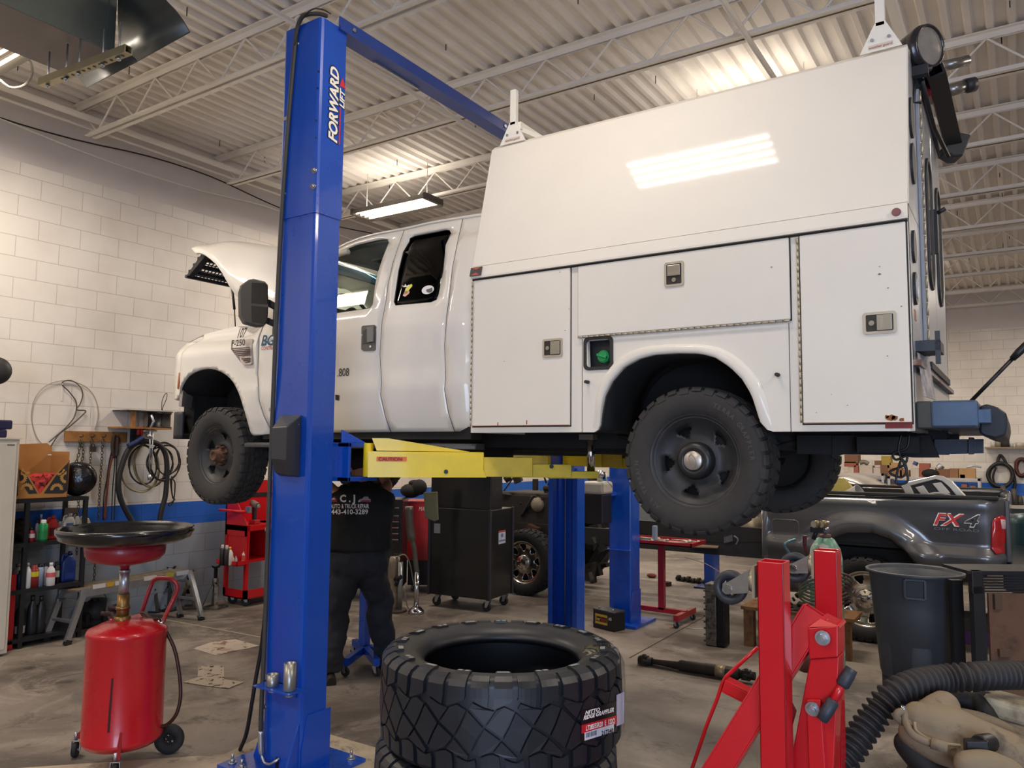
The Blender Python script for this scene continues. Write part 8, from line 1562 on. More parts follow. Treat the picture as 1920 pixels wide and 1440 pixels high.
c_ = PY(1568, 912, YP+.5); solo('foam_block', MB().add([c_+V(p) for p in ((-.12, 0, -.14), (.13, 0, -.14), (.16, 0, -.02), (.08, 0, .09), (-.06, 0, .07), (-.14, .0, .0), (-.10, .2, -.14), (.11, .2, -.14), (.14, .2, -.02), (.06, .2, .08), (-.06, .2, .06), (-.12, .2, 0))], [(0, 1, 2, 3, 4, 5), (6, 11, 10, 9, 8, 7), (0, 6, 7, 1), (1, 7, 8, 2), (2, 8, 9, 3), (3, 9, 10, 4), (4, 10, 11, 5), (5, 11, 6, 0)]), mat('foam_yellow', '#a89a52', .8, var=.1), 'pale yellow angular block in the front of the pickup bed', 'block')
c_ = PY(1597, 930, YP+.35); solo('grey_pail', MB().lathe([(.07, -.09), (.08, .10), (.074, .10), (.065, -.08)], o=c_, ax=(.85, -.3, .45), n=24), mat('pail_grey', '#8b8a86', .5), 'grey pail lying on its side in the pickup bed', 'pail')
Yr = 7.85; ra, rb_ = PY(1198, 1012, Yr), PY(1312, 1014, Yr+.25)
t = T('parts_stand', 'red steel rolling stand with a tray of small tools behind the blue post', 'stand', (PY(1241, 1140, Yr).x, Yr, 0)); px_ = PY(1241, 1100, Yr+.15).x; zt_ = ra.z
obj('tray', MB().bx(ra.x-.25, rb_.x, Yr, Yr+.45, zt_-.04, zt_-.03).bx(ra.x-.25, rb_.x, Yr, Yr+.012, zt_-.04, zt_).bx(rb_.x-.012, rb_.x, Yr, Yr+.45, zt_-.04, zt_).bx(ra.x-.25, rb_.x, Yr+.44, Yr+.45, zt_-.04, zt_), M_redd, t); obj('post', MB().bx(px_-.032, px_+.032, Yr+.12, Yr+.18, .12, zt_-.04), M_redd, t); obj('cross_foot', MB().bx(ra.x-.1, px_+.28, Yr+.12, Yr+.18, .09, .14).beam((px_+.26, Yr-.12, .1), (px_+.26, Yr+.42, .1), .05, .06), M_redd, t)
for yy in (Yr-.10, Yr+.38): caster(t, (px_+.26, yy, 0), .03, M_rub)
r7 = random.Random(21)
for k in range(14):
    x = r7.uniform(ra.x-.15, rb_.x-.08); y = r7.uniform(Yr+.06, Yr+.38); a = r7.uniform(-.6, .6); l = r7.uniform(.05, .11); u = V((math.cos(a), math.sin(a), 0)); c_ = V((x, y, zt_-.02+.006*(k % 3)))
    solo('socket_tool', MB().cyl(c_-u*l, c_+u*l, .008, n=8).cyl(c_+u*l, c_+u*(l+.03), .014, n=8), mat('tool_pale', '#b8b2a6', .35, .6) if k % 3 else M_black, 'small hand tool lying in the red stand tray behind the rear tyre', 'tool', 'small tools in the red tray')
c_ = PY(1228, 1000, Yr+.2); solo('tool_box_small', MB().bx(c_.x-.02, c_.x+.02, c_.y-.03, c_.y+.03, zt_-.03, PY(1228, 986, Yr+.2).z), mat('pale_blue', '#8398ac', .5), 'small pale blue upright container in the red stand tray', 'container')
pA, pB, pC = PZ(1112, 1176), PZ(1152, 1186), PZ(1172, 1176); u = (pB-pA).normalized(); w_ = V((0, 0, 1)).cross(u); L_ = .29
t = T('car_battery', 'black car battery with yellow red label on the floor by the blue post', 'battery', tuple(pA+u*.15+w_*.08)); hB = .18
obj('case', MB().frame(pA+u*L_/2+w_*.085+V((0, 0, hB/2)), (L_, .17, hB), u, w_), M_black, t, bev=.006); obj('lid', MB().frame(pA+u*L_/2+w_*.085+V((0, 0, hB+.008)), (L_+.006, .175, .016), u, w_), mat('lid_grey', '#37383b', .5), t, bev=.004)
for s in (.05, .24): obj('terminal', MB().cyl(pA+u*s+w_*.04+V((0, 0, hB+.015)), pA+u*s+w_*.04+V((0, 0, hB+.035)), .01, n=12), M_zinc, t)
q_ = lambda s, z, o=.001: pA+u*s-w_*o+V((0, 0, z))
obj('label', MB().add([q_(.03, .05), q_(.20, .05), q_(.20, .15), q_(.03, .15)], [(0, 1, 2, 3)]), mat('bat_yellow', '#c9a53c', .5), t); obj('label_band', MB().add([q_(.035, .075, .002), q_(.195, .075, .002), q_(.195, .125, .002), q_(.035, .125, .002)], [(0, 1, 2, 3)]), mat('bat_black', '#1a1512', .5), t)
text('label_lettering', 'Ever', q_(.04, .085, .003), u, (0, 0, 1), .05, mat('bat_text', '#e0c25a', .5), t, .001, bold=.02, fit=.065); text('label_lettering', 'Start', q_(.11, .085, .003), u, (0, 0, 1), .05, mat('bat_redt', '#b33226', .5), t, .001, bold=.02, fit=.08); text('label_lettering', '65', q_(.22, .11, .003), u, (0, 0, 1), .04, M_lw, t, .001, bold=.02, fit=.04)
p = PZ(1340, 1213); t = T('cylinder_head', 'grimy aluminium cylinder head standing on end on the floor', 'cylinder head', tuple(p)); zt_ = PD(1340, 1097, pix(p)[2]).z
obj('casting', MB().bx(p.x-.09, p.x+.02, p.y, p.y+.16, 0, zt_), mat('head_alu', '#6e6860', .5, .5, var=.3, vscale=18, col2='#38332e', thr=(.48, .6)), t, bev=.012); m = MB()
for k in range(9): m.bx(p.x-.10, p.x+.01, p.y-.012, p.y, .04+k*(zt_-.06)/9, .055+k*(zt_-.06)/9)
obj('ribs', m, mat('head_alu', '#6e6860'), t); obj('gasket_face', MB().bx(p.x+.02, p.x+.10, p.y-.004, p.y+.15, .01, zt_-.05), mat('head_black', '#1b1b20', .35, .5, var=.4, vscale=25), t, bev=.01)
p = PZ(1395, 1211); M_w2 = mat('old_timber', '#7a5636', .8, var=.25, vscale=10, col2='#4e3421', thr=(.5, .65))
t = T('timber_bench', 'low rough timber bench behind the red hoist leg', 'bench', tuple(p)); ztb = PD(1400, 1143, pix(p)[2]).z
obj('leg', MB().bx(p.x, p.x+.09, p.y, p.y+.09, 0, ztb), M_w2, t); obj('leg', MB().bx(p.x+.14, p.x+.20, p.y+.05, p.y+.14, 0, ztb), M_w2, t); obj('leg', MB().bx(p.x+.85, p.x+.94, p.y, p.y+.09, 0, ztb), M_w2, t)
obj('top_plank', MB().bx(p.x-.02, p.x+.98, p.y-.02, p.y+.40, ztb, ztb+.03), M_w2, t)
m = MB()
for k in range(14): c_ = V((p.x+.30+r7.uniform(-.05, .25), p.y+r7.uniform(.02, .2), ztb+.04+r7.uniform(0, .12))); m.cyl(c_, c_+V((r7.uniform(-.05, .05), r7.uniform(-.03, .03), r7.uniform(-.03, .04))), r7.uniform(.01, .025), n=8)
o_ = solo('bolt_pile', m.bx(p.x+.25, p.x+.55, p.y+.02, p.y+.25, ztb+.03, ztb+.05), mat('bolts_dark', '#3b3734', .5, .6, var=.5, vscale=30, col2='#8a857c', thr=(.6, .66)), 'pile of greasy bolts and small parts on the timber bench', 'bolts'); o_['kind'] = 'stuff'
a, b = PZ(1268, 1084, .03), PZ(1335, 1094, .03); d = (b-a).normalized(); m = MB().cyl(a, b, .022, n=12)
for k in range(7): c_ = a.lerp(b, (k+.5)/7); m.cyl(c_-d*.018+V((0, 0, .008*(-1)**k)), c_+d*.018+V((0, 0, .008*(-1)**k)), .045, n=14)
solo('camshaft', m, M_gre, 'black lobed shaft lying on the floor beyond the cylinder head', 'shaft')
for a_, b_, c, lab_, s in ((1222, 1083, '#6a2f24', 'small dark red rag on the floor left of the red stand', .06), (1250, 1098, '#3d241f', 'small dark brown block on the floor near the red stand', .05)):
    p = PZ(a_, b_); solo('rag' if 'rag' in lab_ else 'block', MB().ball(p+V((0, 0, s*.5)), s, 10, (1.3, 1, .5)) if 'rag' in lab_ else MB().bx(p.x-s, p.x+s, p.y-s, p.y+s, 0, s), mat('rg'+c[1:], c, .9, var=.3), lab_, 'rag' if 'rag' in lab_ else 'block')
pipe('white_strap', 'thin pale wire lying on the floor left of the cylinder head', 'wire', [PZ(*a_, .004) for a_ in ((1289, 1177), (1300, 1179), (1323, 1180))], .004, mat('strap_pale', '#c5bfb4', .7))
pipe('brake_line', 'thin bent wire hanging from the chassis over the camshaft', 'wire', [PY(*a_, YP+.35) for a_ in ((1284, 1045), (1300, 1049), (1325, 1058), (1350, 1073))], .005, mat('wire_grey', '#8d8a84', .5))
gz = 6.3; gc = PD(1552, 1200, gz); gc.z = 0
t = T('gas_cylinder', 'green and white gas cylinder with twin gauges behind the red hoist', 'gas cylinder', tuple(gc)); zs = PD(1552, 1030, gz).z; zn = PD(1552, 1012, gz).z
obj('cylinder_body', MB().lathe([(0, 0), (.125, 0), (.13, .03), (.13, zs-.08), (.115, zs), (.07, zn), (.05, zn+.01), (0, zn+.01)], o=gc, n=36), mat('cyl_green', '#5d8d78', .4, var=.15, vscale=6, col2='#b9c0b4', thr=(.5, .58)), t); obj('collar', MB().cyl(gc+V((0, 0, zn)), gc+V((0, 0, zn+.035)), .045), mat('collar_rust', '#5e3a33', .7), t)
obj('cylinder_valve', MB().cyl(gc+V((0, 0, zn+.03)), gc+V((0, 0, zn+.13)), .015).cyl(gc+V((-.03, 0, zn+.08)), gc+V((.03, 0, zn+.08)), .018).cyl(gc+V((0, 0, zn+.125)), gc+V((0, 0, zn+.145)), .035), M_zinc, t)
rg = PD(1532, 993, gz); obj('regulator', MB().frame(rg, (.10, .05, .045)).cyl(rg, gc+V((0, 0, zn+.08)), .012).cyl(rg+V((-.03, 0, -.08)), rg, .018), M_black, t)
for a_ in (1526, 1540): c_ = PD(a_, 983, gz-.05); go = obj('gauge', MB().cyl(c_, c_+V((0.02, .04, 0)), .030, n=24), mat('brass_gauge', '#8e7a55', .4, .6), t); obj('gauge_face', MB().cyl(c_, c_+V((-.001, -.003, 0)), .026, n=24), mat('gauge_face', '#b5a98d', .5), go)
pts = []
for k in range(60): a = 2*PI*k/12; pts.append(PD(1548+50*math.cos(a)*(1+.05*math.sin(k)), 1104-18*math.sin(a)+((k//12)-2)*7, gz-.3-.18*math.sin(a)))
pipe('welding_hose', 'green and red welding hose coiled around the gas cylinder', 'hose', pts, .010, mat('hose_greenish', '#56604c', .5, col2='#5a3a38', thr=(.48, .52), vscale=3), n=8, k=4)
pipe('trolley_handle', 'teal bent tube handle beside the gas cylinder', 'handle', [PD(*a_, gz-.2) for a_ in ((1518, 1100), (1500, 1070), (1482, 1040), (1472, 1025), (1474, 1018), (1492, 1011))], .011, mat('tube_teal', '#5d8587', .35, .5))
pipe('torch_handle', 'dark red torch handle hanging left of the gauges', 'torch', [PD(*a_, gz-.1) for a_ in ((1509, 1004), (1509, 1020), (1512, 1035))], .016, mat('torch_red', '#5a2326', .5))
cA, cB, cC = PZ(803, 1136), PZ(917, 1150), PZ(962, 1134); cA, cB, cC = [V((p.x, p.y, 0)) for p in (cA, cB, cC)]
u = (cA-cB); Lu = u.length; u.normalize(); w_ = V((0, 0, 1)).cross(u)*-1; w_ = w_ if w_.dot(cC-cB) > 0 else -w_; Lw = (cC-cB).dot(w_)
M_bk = mat('cabinet_black', '#131416', .35, coat=.2); zA = .14; zB = PD(925, 958, pix(cB)[2]).z
t = T('rolling_cabinet', 'tall black rolling cabinet on casters under the truck, beyond the yellow arm', 'cabinet', tuple((cA+cC)/2))
def Q_(a, b, z): return cB+u*a+w_*b+V((0, 0, z))
obj('lower_box', MB().frame(Q_(Lu/2, Lw/2, (zA+zB)/2), (Lu, Lw, zB-zA), u, w_), M_bk, t, bev=.01); obj('upper_hutch', MB().frame(Q_(Lu/2, Lw*.28, (zB+1.62)/2), (Lu, Lw*.5, 1.62-zB), u, w_), M_bk, t, bev=.008)
for a, b in ((0, 0), (Lu, 0), (0, Lw)): obj('corner_guard', MB().frame(Q_(a, b, (zA+zB)/2), (.03, .03, zB-zA+.01), u, w_), mat('guard_plum', '#2e2c35', .5), t, bev=.005)
for a, b in ((.07, .07), (Lu-.07, .07), (.07, Lw-.07), (Lu-.07, Lw-.07)): caster(t, Q_(a, b, 0), .055, M_rub, tuple(u))
p0 = Q_(Lu*.80, -.001, PD(818, 991, pix(cA)[2]).z); lb = obj('info_label', MB().frame(Q_(Lu*.87, -.002, p0.z), (.085, .001, .11), u, w_), mat('label_greyish', '#8f8f92', .5), t)
lc_ = Q_(-.002, Lw*.52, PD(941, 1004, pix(cC)[2]).z); lb2 = obj('info_label', MB().frame(lc_, (.001, .17, .15), u, w_), mat('label_bluish', '#b9c1d4', .5), t); obj('label_band', MB().frame(lc_-u*.001+V((0, 0, .065)), (.001, .17, .018), u, w_), mat('label_redband', '#b0392f', .5), lb2); obj('label_rows', MB().frame(lc_-u*.001+V((0, 0, -.04)), (.001, .15, .018), u, w_).frame(lc_-u*.001+V((0, 0, .02)), (.001, .05, .04), u, w_), mat('label_rowc', '#6d7187', .5), lb2)
tw = [PD(a_, b_, pix(cA)[2]-.25) for a_, b_ in ((794, 923), (818, 922), (820, 975), (814, 978), (796, 970))]; solo('hanging_towel', MB().prism(tw, V((.0, .03, 0))), mat('towel_khaki', '#6d6d56', .9, var=.1, bump=.3), 'khaki towel hanging at the left edge of the black rolling cabinet', 'towel', bev=.006)
ca = PD(727, 990, 9.3); cb_ = PD(752, 990, 9.3); dz = PZ(740, 1050)
t = T('tool_chest', 'black tool chest with silver drawer pulls behind the mechanic', 'tool chest', (ca.x, ca.y, 0)); u = (cb_-ca); u.z = 0; u.normalize(); w_ = V((0, 0, 1)).cross(u); zt_ = PD(740, 937, 9.3).z
obj('chest_body', MB().frame(V((ca.x, ca.y, 0))-u*.35+w_*.25+V((0, 0, (zt_+.14)/2)), (1.05, .5, zt_-.14), u, w_), M_bk, t, bev=.006)
for k, b_ in enumerate((952, 967, 978, 989, 1000, 1011)):
    p = PD(738, b_, 9.3); d_ = obj('drawer', MB().frame(V((ca.x, ca.y, p.z-.02))-u*.35-w_*.008, (.98, .016, .06), u, w_), M_bk, t); obj('drawer_pull', MB().frame(V((ca.x, ca.y, p.z))-u*.35-w_*.022, (.97, .014, .014), u, w_), M_chrome, d_)
for a in (-.8, .1): caster(t, V((ca.x, ca.y, 0))+u*a+w_*.1, .06, M_rub)
ca = PD(770, 990, 9.9); t = T('tool_chest', 'red tool chest with black lid between the mechanic and the black cabinet', 'tool chest', (ca.x, ca.y, 0)); z0_, z1_ = PD(790, 1050, 9.9).z, PD(790, 945, 9.9).z
obj('chest_body', MB().frame(V((ca.x, ca.y, 0))+u*.17+w_*.25+V((0, 0, (z0_+z1_)/2)), (.42, .5, z1_-z0_), u, w_), M_cart, t, bev=.006); obj('lid', MB().frame(V((ca.x, ca.y, 0))+u*.15+w_*.25+V((0, 0, z1_+.015)), (.46, .5, .035), u, w_), M_redd, t); obj('base', MB().frame(V((ca.x, ca.y, 0))+u*.17+w_*.25+V((0, 0, z0_/2+.04)), (.40, .45, z0_-.08), u, w_), M_black, t)
text('chest_lettering', 'MAX', V((ca.x, ca.y, PD(790, 958, 9.9).z))+u*.1-w_*.004, u, (0, 0, 1), .08, M_lw, t, .001, shear=.3, fit=.12)
for a in (.05, .3): caster(t, V((ca.x, ca.y, 0))+u*a+w_*.05, .035, M_rub)
c_ = PD(776, 916, 9.8); organic_t = t; o_ = solo('black_bag', MB().ball(c_+V((-.05, 0, -.03)), .13, 20, (1.2, .8, .7)).ball(c_+V((.09, 0, .02)), .10, 18, (1.1, .8, 1)).ball(c_+V((.02, 0, .07)), .07, 14, (1.5, .7, .6)), mat('bag_black', '#141414', .8, bump=1, bscale=9), 'black bag lying on top of the red tool chest', 'bag')
b0 = [PD(*a_) for a_ in ((767, 950, 8.6), (768, 985, 8.6), (772, 1010, 8.6), (777, 1030, 8.6), (780, 1060, 8.6), (782, 1072, 8.6))]; t = T('long_floor_jack', 'grey steel floor jack with long handle standing beside the mechanic', 'floor jack', (b0[-1].x, b0[-1].y, 0)); obj('handle', MB().tube(curve(b0, 4), [.045]*9+[.028]*20, 14), mat('jack_steel', '#6a655e', .45, .6, var=.2), t); obj('jack_foot', MB().tube([b0[-1], V((b0[-1].x, b0[-1].y, .05))], .03).lathe([(0, 0), (.09, 0), (.09, .03), (.05, .07), (0, .08)], o=(b0[-1].x, b0[-1].y, 0), n=20), M_chrome, t)
ec = PZ(742, 1146); ez = pix(ec)[2]; t = T('fluid_extractor', 'clear tank fluid extractor with pump tube standing behind the mechanic', 'fluid extractor', tuple(ec)); zt_ = PD(742, 1045, ez).z
obj('tank', MB().lathe([(0, .03), (.07, .03), (.075, .06), (.075, .2), (.07, .21), (.075, .22), (.075, .36), (.07, .37), (.075, .38), (.075, zt_-.06), (.05, zt_), (0, zt_)], o=ec+V((-.03, 0, 0)), n=28), mat('tank_smoky', '#8b8272', .35, var=.15, vscale=12), t); obj('base', MB().lathe([(0, 0), (.13, 0), (.12, .03), (0, .04)], o=ec, n=24), mat('base_brown', '#4b403a', .6), t)
px2 = ec+V((.075, -.02, 0)); obj('pump_tube', MB().cyl(px2+V((0, 0, .03)), px2+V((0, 0, zt_-.05)), .028), M_alu, t); obj('pump_handle', MB().cyl(px2+V((0, 0, zt_-.05)), px2+V((0, 0, zt_+.05)), .008).cyl(px2+V((-.10, 0, zt_+.03)), px2+V((.08, 0, zt_+.02)), .01), M_black, t)
obj('gauge_clamp', MB().cyl(px2+V((-.04, -.04, .36)), px2+V((.04, -.03, .40)), .025).cyl(px2+V((-.03, -.04, .30)), px2+V((0, -.04, .36)), .02), M_black, t)
pipe('extractor_hose', 'thin pale hose looping from the fluid extractor to the floor', 'hose', [PD(a_, b_, ez-.05) for a_, b_ in ((745, 1045), (758, 1040), (768, 1055), (774, 1085), (780, 1115), (778, 1135), (768, 1143), (762, 1130), (758, 1100))], .007, mat('hose_pale', '#958c7c', .5))
bp = PD(684, 1200, 6.65); bp.z = 0
t = T('transmission_jack', 'blue transmission jack on casters behind the mechanic\'s legs', 'jack', tuple(bp)); obj('mast', MB().bx(bp.x-.04, bp.x+.03, bp.y-.035, bp.y+.035, .09, .85), M_blue, t); pz = PD(665, 1238, 5.6)
e1_ = PZ(648, 1244, .1); obj('base_leg', MB().beam((bp.x, bp.y, .11), (e1_.x, e1_.y, .11), .05, .06), M_blue, t); e2_ = bp+V((.42, .1, 0)); obj('base_leg', MB().beam((bp.x, bp.y, .11), (e2_.x, e2_.y, .11), .05, .06), M_blue, t)
for p in (e1_, e2_, PZ(664, 1228), PZ(706, 1268)): caster(t, (p.x, p.y, 0), .035, M_rub, (1, .3, 0))
e3_ = PZ(706, 1268); obj('base_leg', MB().beam((bp.x, bp.y, .11), (e3_.x, e3_.y, .11), .05, .06), M_blue, t); e4_ = PZ(664, 1228); obj('base_leg', MB().beam((bp.x, bp.y, .11), (e4_.x, e4_.y, .11), .05, .06), M_blue, t)
p = PZ(655, 1199); solo('paper_sheet', MB().bx(p.x-.09, p.x+.05, p.y-.06, p.y+.06, 0, .003), M_pap2, 'small scrap of white paper on the floor between the legs', 'paper')
Ys = 18.6
def p9(a_, b_, y=Ys): return PY(a_, b_, y)
def shelfu(xa_, xb_, yt, label):
    a, b = p9(xa_, yt), p9(xb_, yt); z = a.z; t = T('parts_shelf', label, 'shelf', ((a.x+b.x)/2, Ys+.3, 0)); M_ws2 = mat('shelf_white', '#b9b7b8', .5)
    for zz_ in (z, z-.62, .12): obj('shelf_board', MB().bx(a.x, b.x, Ys, Ys+.6, zz_-.05, zz_), M_ws2, t)
    for x in (a.x, b.x-.05): obj('post', MB().bx(x, x+.05, Ys, Ys+.05, 0, z), M_ws2, t); obj('post', MB().bx(x, x+.05, Ys+.55, Ys+.6, 0, z), M_ws2, t)
    return a.x, b.x, z
s1 = shelfu(1581, 1657, 886, 'white parts shelf piled with boxes, left one on the back wall'); s2 = shelfu(1664, 1838, 893, 'white parts shelf piled with cardboard boxes, right one on the back wall')
Mbx = [mat('carton%d' % i, c, .85, var=.08) for i, c in enumerate(('#8f6a4c', '#a07c58', '#7d5a44', '#b08b5f', '#c2b6aa', '#9c5d4a', '#a58f45'))]
boxes = [(1583, 1608, 868, 853, 2, 'brown carton with white sticker at the top left of the left shelf'), (1582, 1604, 875, 866, 5, 'reddish brown carton under the stickered carton'), (1589, 1600, 885, 876, 4, 'small white carton low on the left shelf'), (1601, 1610, 885, 873, 5, 'narrow red and white carton on the left shelf'), (1609, 1635, 885, 873, 4, 'white carton pack in the middle of the left shelf'), (1637, 1650, 885, 877, 4, 'small cream carton at the right of the left shelf'), (1639, 1651, 872, 864, 2, 'flat brown carton in the gap over the small cream carton'), (1652, 1669, 871, 855, 6, 'yellowish carton standing high between the two shelves'), (1650, 1663, 885, 872, 2, 'dark brown carton below the yellowish one'),
         (1664, 1690, 892, 878, 0, 'brown carton at the left end of the right shelf'), (1668, 1686, 878, 868, 3, 'light carton with white label on the left end of the right shelf'), (1687, 1704, 892, 882, 0, 'flat brown carton second on the right shelf'), (1707, 1722, 892, 879, 4, 'pale carton beside the tilted orange carton'), (1723, 1742, 888, 869, 5, 'tilted orange brown carton in the middle of the right shelf'), (1743, 1753, 884, 877, 4, 'small white carton right of the orange carton'), (1756, 1779, 892, 880, 2, 'long brown carton on the right shelf behind the grille'), (1780, 1796, 892, 879, 0, 'square brown carton right of the long brown one'), (1798, 1828, 892, 879, 3, 'long light brown carton at the right end of the right shelf'), (1800, 1809, 897, 890, 4, 'tiny white carton on the right shelf edge'),
         (1632, 1651, 917, 904, 3, 'brown carton on the lower level of the left shelf'), (1670, 1687, 920, 908, 0, 'brown carton on the lower level of the right shelf'), (1803, 1813, 921, 908, 5, 'reddish carton on the lower right level'), (1819, 1829, 921, 911, 0, 'small brown carton on the lower right level')]
for x0, x1, yb_, yt_, mi_, lb_ in boxes:
    a, b = p9(x0, yb_), p9(x1, yt_); zz0 = a.z
    if yb_ in (885, 892, 888): zz0 = s1[2] if x1 < 1664 and x0 < 1660 else s2[2]
    if yb_ >= 917: zz0 = (s1[2] if x0 < 1660 else s2[2])-.62
    if x0 == 1652: zz0 = p9(1655, 872).z
    tt_ = solo('carton', MB().bx(a.x, b.x, Ys+.05, Ys+.40, zz0, b.z), Mbx[mi_], lb_, 'box', 'cartons on the back wall shelves')
obj('carton_label', MB().bx(p9(1594, 860).x, p9(1601, 860).x, -1, -1, 0, 0), M_white) if False else None
m = MB().ball(p9(1745, 888, Ys+.1), .14, 12, (1.4, .8, .8)); solo('black_bundle', m, mat('bag_black', '#141414'), 'black bundle on the right shelf behind the chrome grille', 'bundle')
pipe('motor_part', 'small metal part standing between boxes on the left shelf', 'part', [p9(1612, 868, Ys+.1), p9(1620, 866, Ys+.1), p9(1628, 870, Ys+.1)], .05, mat('part_dull', '#7d7568', .5, .4)); pipe('metal_part', 'shiny metal part among the boxes near the middle of the right shelf', 'part', [p9(1760, 878, Ys+.1), p9(1766, 872, Ys+.1)], .07, M_zinc); pipe('blue_wiper', 'small blue item on the right shelf by the white carton', 'part', [p9(1715, 872, Ys+.1), p9(1718, 866, Ys+.1)], .05, mat('bit_blue', '#3b4f86', .5)); pipe('metal_rods', 'thin metal rods lying over the cartons at the right shelf end', 'rods', [p9(1812, 876, Ys+.1), p9(1826, 874, Ys+.1), p9(1840, 876, Ys+.1)], .02, M_zinc)
a, b = PY(1846, 838, BY-.35), PY(1960, 838, BY-.35); solo('wall_shelf', MB().bx(a.x, b.x, BY-.35, BY, a.z-.03, a.z), mat('shelf_tan', '#8f7c66', .7), 'long wooden shelf board high on the back wall at right', 'shelf')
for a_, w_, h_, c, lb_ in ((1862, 8, 10, '#c8c5c0', 'shiny tin on the high back shelf'), (1872, 10, 12, '#8f8874', 'beige tin on the high back shelf'), (1885, 14, 16, '#38383c', 'dark box on the high back shelf'), (1897, 6, 6, '#a8b3ad', 'small pale jar on the high back shelf'), (1912, 14, 9, '#c0b8a8', 'stack of cream filters on the high back shelf')):
    p = PY(a_, 838, BY-.25); s = w_/2*pix(p)[2]/FPX; h = h_*pix(p)[2]/FPX; solo('container', MB().lathe([(0, 0), (s, 0), (s, h*.9), (s*.8, h), (0, h)], o=(p.x, p.y, a.z), n=18), mat('cn'+c[1:], c, .35), lb_, 'container')
def ring(cx, cy, rx, ry, n_, mm, name, lab_, r_=.035):
    pts = []
    for k in range(12*n_+1): a = 2*PI*k/12; pts.append(PY(cx+(rx+1.2*math.sin(k*.9))*math.cos(a), cy-(ry+1.2*math.cos(k*.7))*math.sin(a), BY-.08-.03*(k/12)))
    pipe(name, lab_, 'hose', pts, r_, mm, n=8, k=4)
ring(1876, 891, 23, 22, 3, M_hblk, 'air_hose', 'black air hose coiled on the back wall at right'); ring(1916, 876, 11, 16, 2, mat('hose_maroon', '#4d2322', .6), 'air_hose', 'maroon hose coil at the right edge of the back wall')
pipe('hose_tail', 'black hose end hanging beside the coiled air hose', 'hose', [PY(*a_, BY-.1) for a_ in ((1870, 868), (1875, 854), (1882, 860), (1888, 872), (1900, 890), (1903, 910), (1898, 925))], .03, M_hblk)
pipe('hose_tail', 'thin black cable falling through the coiled air hose', 'cable', [PY(*a_, BY-.1) for a_ in ((1868, 876), (1862, 895), (1868, 915), (1875, 928))], .02, M_hblk)
Yc = 12.6; t = T('silver_car', 'silver car, only its roof showing beyond the pickup bed', 'car', (PY(1590, 910, Yc).x, Yc+.9, 0)); M_sil = mat('car_silver', '#b7b3ac', .25, .7, coat=.6)
rl = [(1500, 908), (1530, 897), (1560, 894), (1585, 895), (1605, 901), (1622, 908), (1642, 917), (1680, 925)]; wl2 = [(1500, 930), (1530, 908), (1560, 902), (1590, 905), (1612, 911), (1632, 918)]
rows = []
for a_ in rl: p = PY(*a_, Yc+.1); rows.append([V((p.x, Yc-.12, p.z-.06)), V((p.x, Yc, p.z)), V((p.x, Yc+.8, p.z+.05)), V((p.x, Yc+1.6, p.z)), V((p.x, Yc+1.75, p.z-.06))])
obj('roof', MB().grid(rows), M_sil, t, solid=.02); x0, x1 = rows[0][0].x, rows[-1][0].x
obj('body', MB().bx(x0-.9, x1+1.2, Yc-.12, Yc+1.75, .25, rows[-1][0].z-.02), M_sil, t, bev=.08, seg=3); m = MB().prism([PY(a_[0], a_[1]+1, Yc-.13) for a_ in wl2]+[PY(1660, 930, Yc-.13), PY(1500, 940, Yc-.13)], (0, .01, 0)); obj('side_window', m, mat('dark_glass', '#1b1f24'), t)
for x in (x0-.3, x1+.5):
    for y in (Yc, Yc+1.65): obj('wheel', MB().cyl((x, y-.1, .31), (x, y+.1, .31), .31, n=24), M_rub, t)
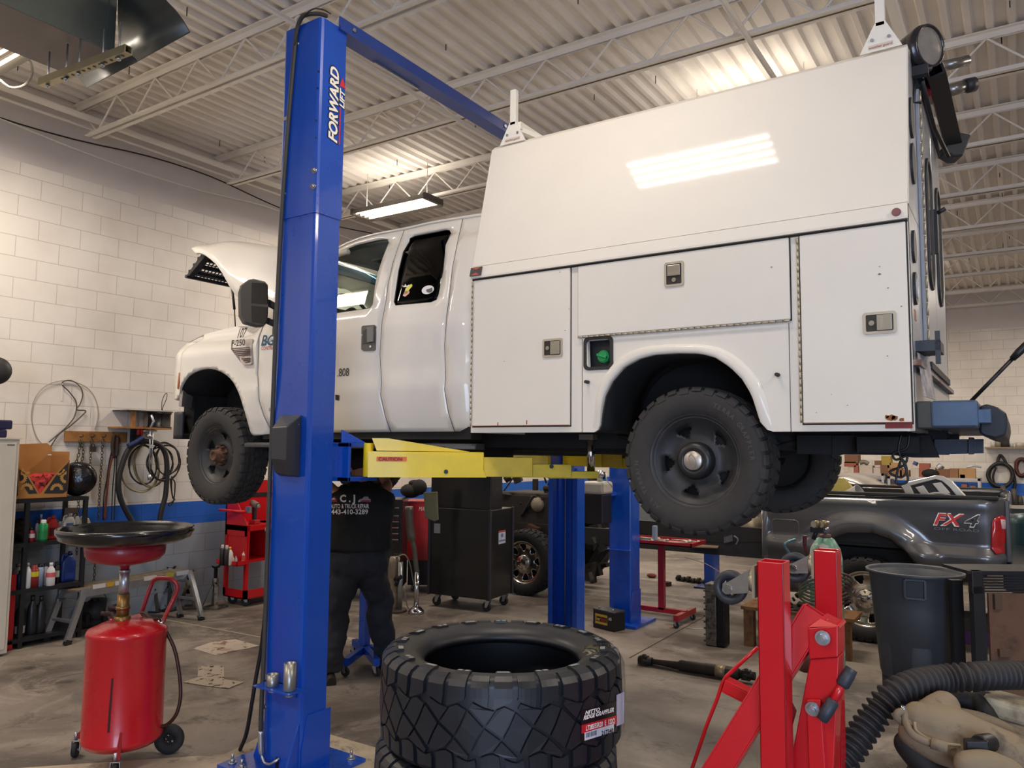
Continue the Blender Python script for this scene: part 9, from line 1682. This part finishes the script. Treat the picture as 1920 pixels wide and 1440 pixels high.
c_ = PD(1930, 1000, 8.6); t = T('compressor_tank', 'dark teal upright tank at the right edge behind the pickup', 'tank', (c_.x, c_.y, 0)); zt_ = PD(1925, 962, 8.6).z; obj('shell', MB().lathe([(0, .1), (.15, .12), (.19, .2), (.19, zt_-.12), (.15, zt_-.02), (0, zt_)], o=(c_.x, c_.y, 0), n=32), mat('tank_teal', '#2b474c', .35, .3), t); obj('leg', MB().cyl((c_.x-.15, c_.y, 0), (c_.x-.15, c_.y, .2), .02).cyl((c_.x+.15, c_.y, 0), (c_.x+.15, c_.y, .2), .02).cyl((c_.x, c_.y-.15, 0), (c_.x, c_.y-.15, .2), .02), M_black, t)
p = PD(1896, 1000, 10.5); solo('red_container', MB().bx(p.x-.03, p.x+.3, p.y, p.y+.3, 0, PD(1896, 995, 10.5).z), mat('fuel_red', '#8d1d22', .5), 'dark red container behind the pickup tail lamp', 'container')
p = PD(1890, 950, 14.5); t = T('workbench', 'dark cluttered workbench far back at the right', 'workbench', (p.x+.9, p.y, 0)); zw = PD(1890, 948, 14.5).z
obj('bench_top', MB().bx(p.x-.2, p.x+2.5, p.y, p.y+.8, zw-.05, zw), mat('bench_pale', '#a9a49b', .6), t); obj('cupboard', MB().bx(p.x-.1, p.x+2.4, p.y+.05, p.y+.75, 0, zw-.05), M_shelf, t)
for k, (a_, h_) in enumerate(((1882, 36), (1893, 22), (1902, 30), (1912, 18))):
    q_ = PD(a_, 945, 14.7); h2 = h_*14.7/FPX; solo('bench_tool', MB().lathe([(0, 0), (.07, 0), (.06, h2*.5), (.04, h2), (0, h2)], o=(q_.x, q_.y, zw), n=14), mat('tool_dull', '#45413d', .5, .4), ('tall grey tool on the far right workbench', 'short grey tool on the far right workbench', 'second tall grey tool on the far right workbench', 'low dark tool at the right end of the far workbench')[k], 'tool')
pv_ = PY(1818, 764, 4.3); t = T('bench_vise', 'grey vise standing on the rear bumper of the white truck', 'vise', tuple(pv_)); obj('jaw', MB().prism([PY(*a_, 4.25) for a_ in ((1797, 766), (1804, 757), (1818, 752), (1832, 753), (1836, 760), (1832, 767))], (0, .12, 0)), mat('vise_grey', '#7c756d', .35, .7, var=.2), t, bev=.006)
b0, b1 = PY(1819, 754, 4.3), PY(1903, 668, 4.3); t2 = T('breaker_bar', 'long black bar with dark grip leaning up from the rear bumper', 'bar', tuple(b0)); obj('shaft', MB().cyl(b0, b1, .009), M_black, t2); obj('grip', MB().lathe([(0, 0), (.014, .0), (.018, .04), (.016, .12), (.010, .16), (0, .165)], o=b0.lerp(b1, .94), ax=(b1-b0), n=18), M_black, t2)
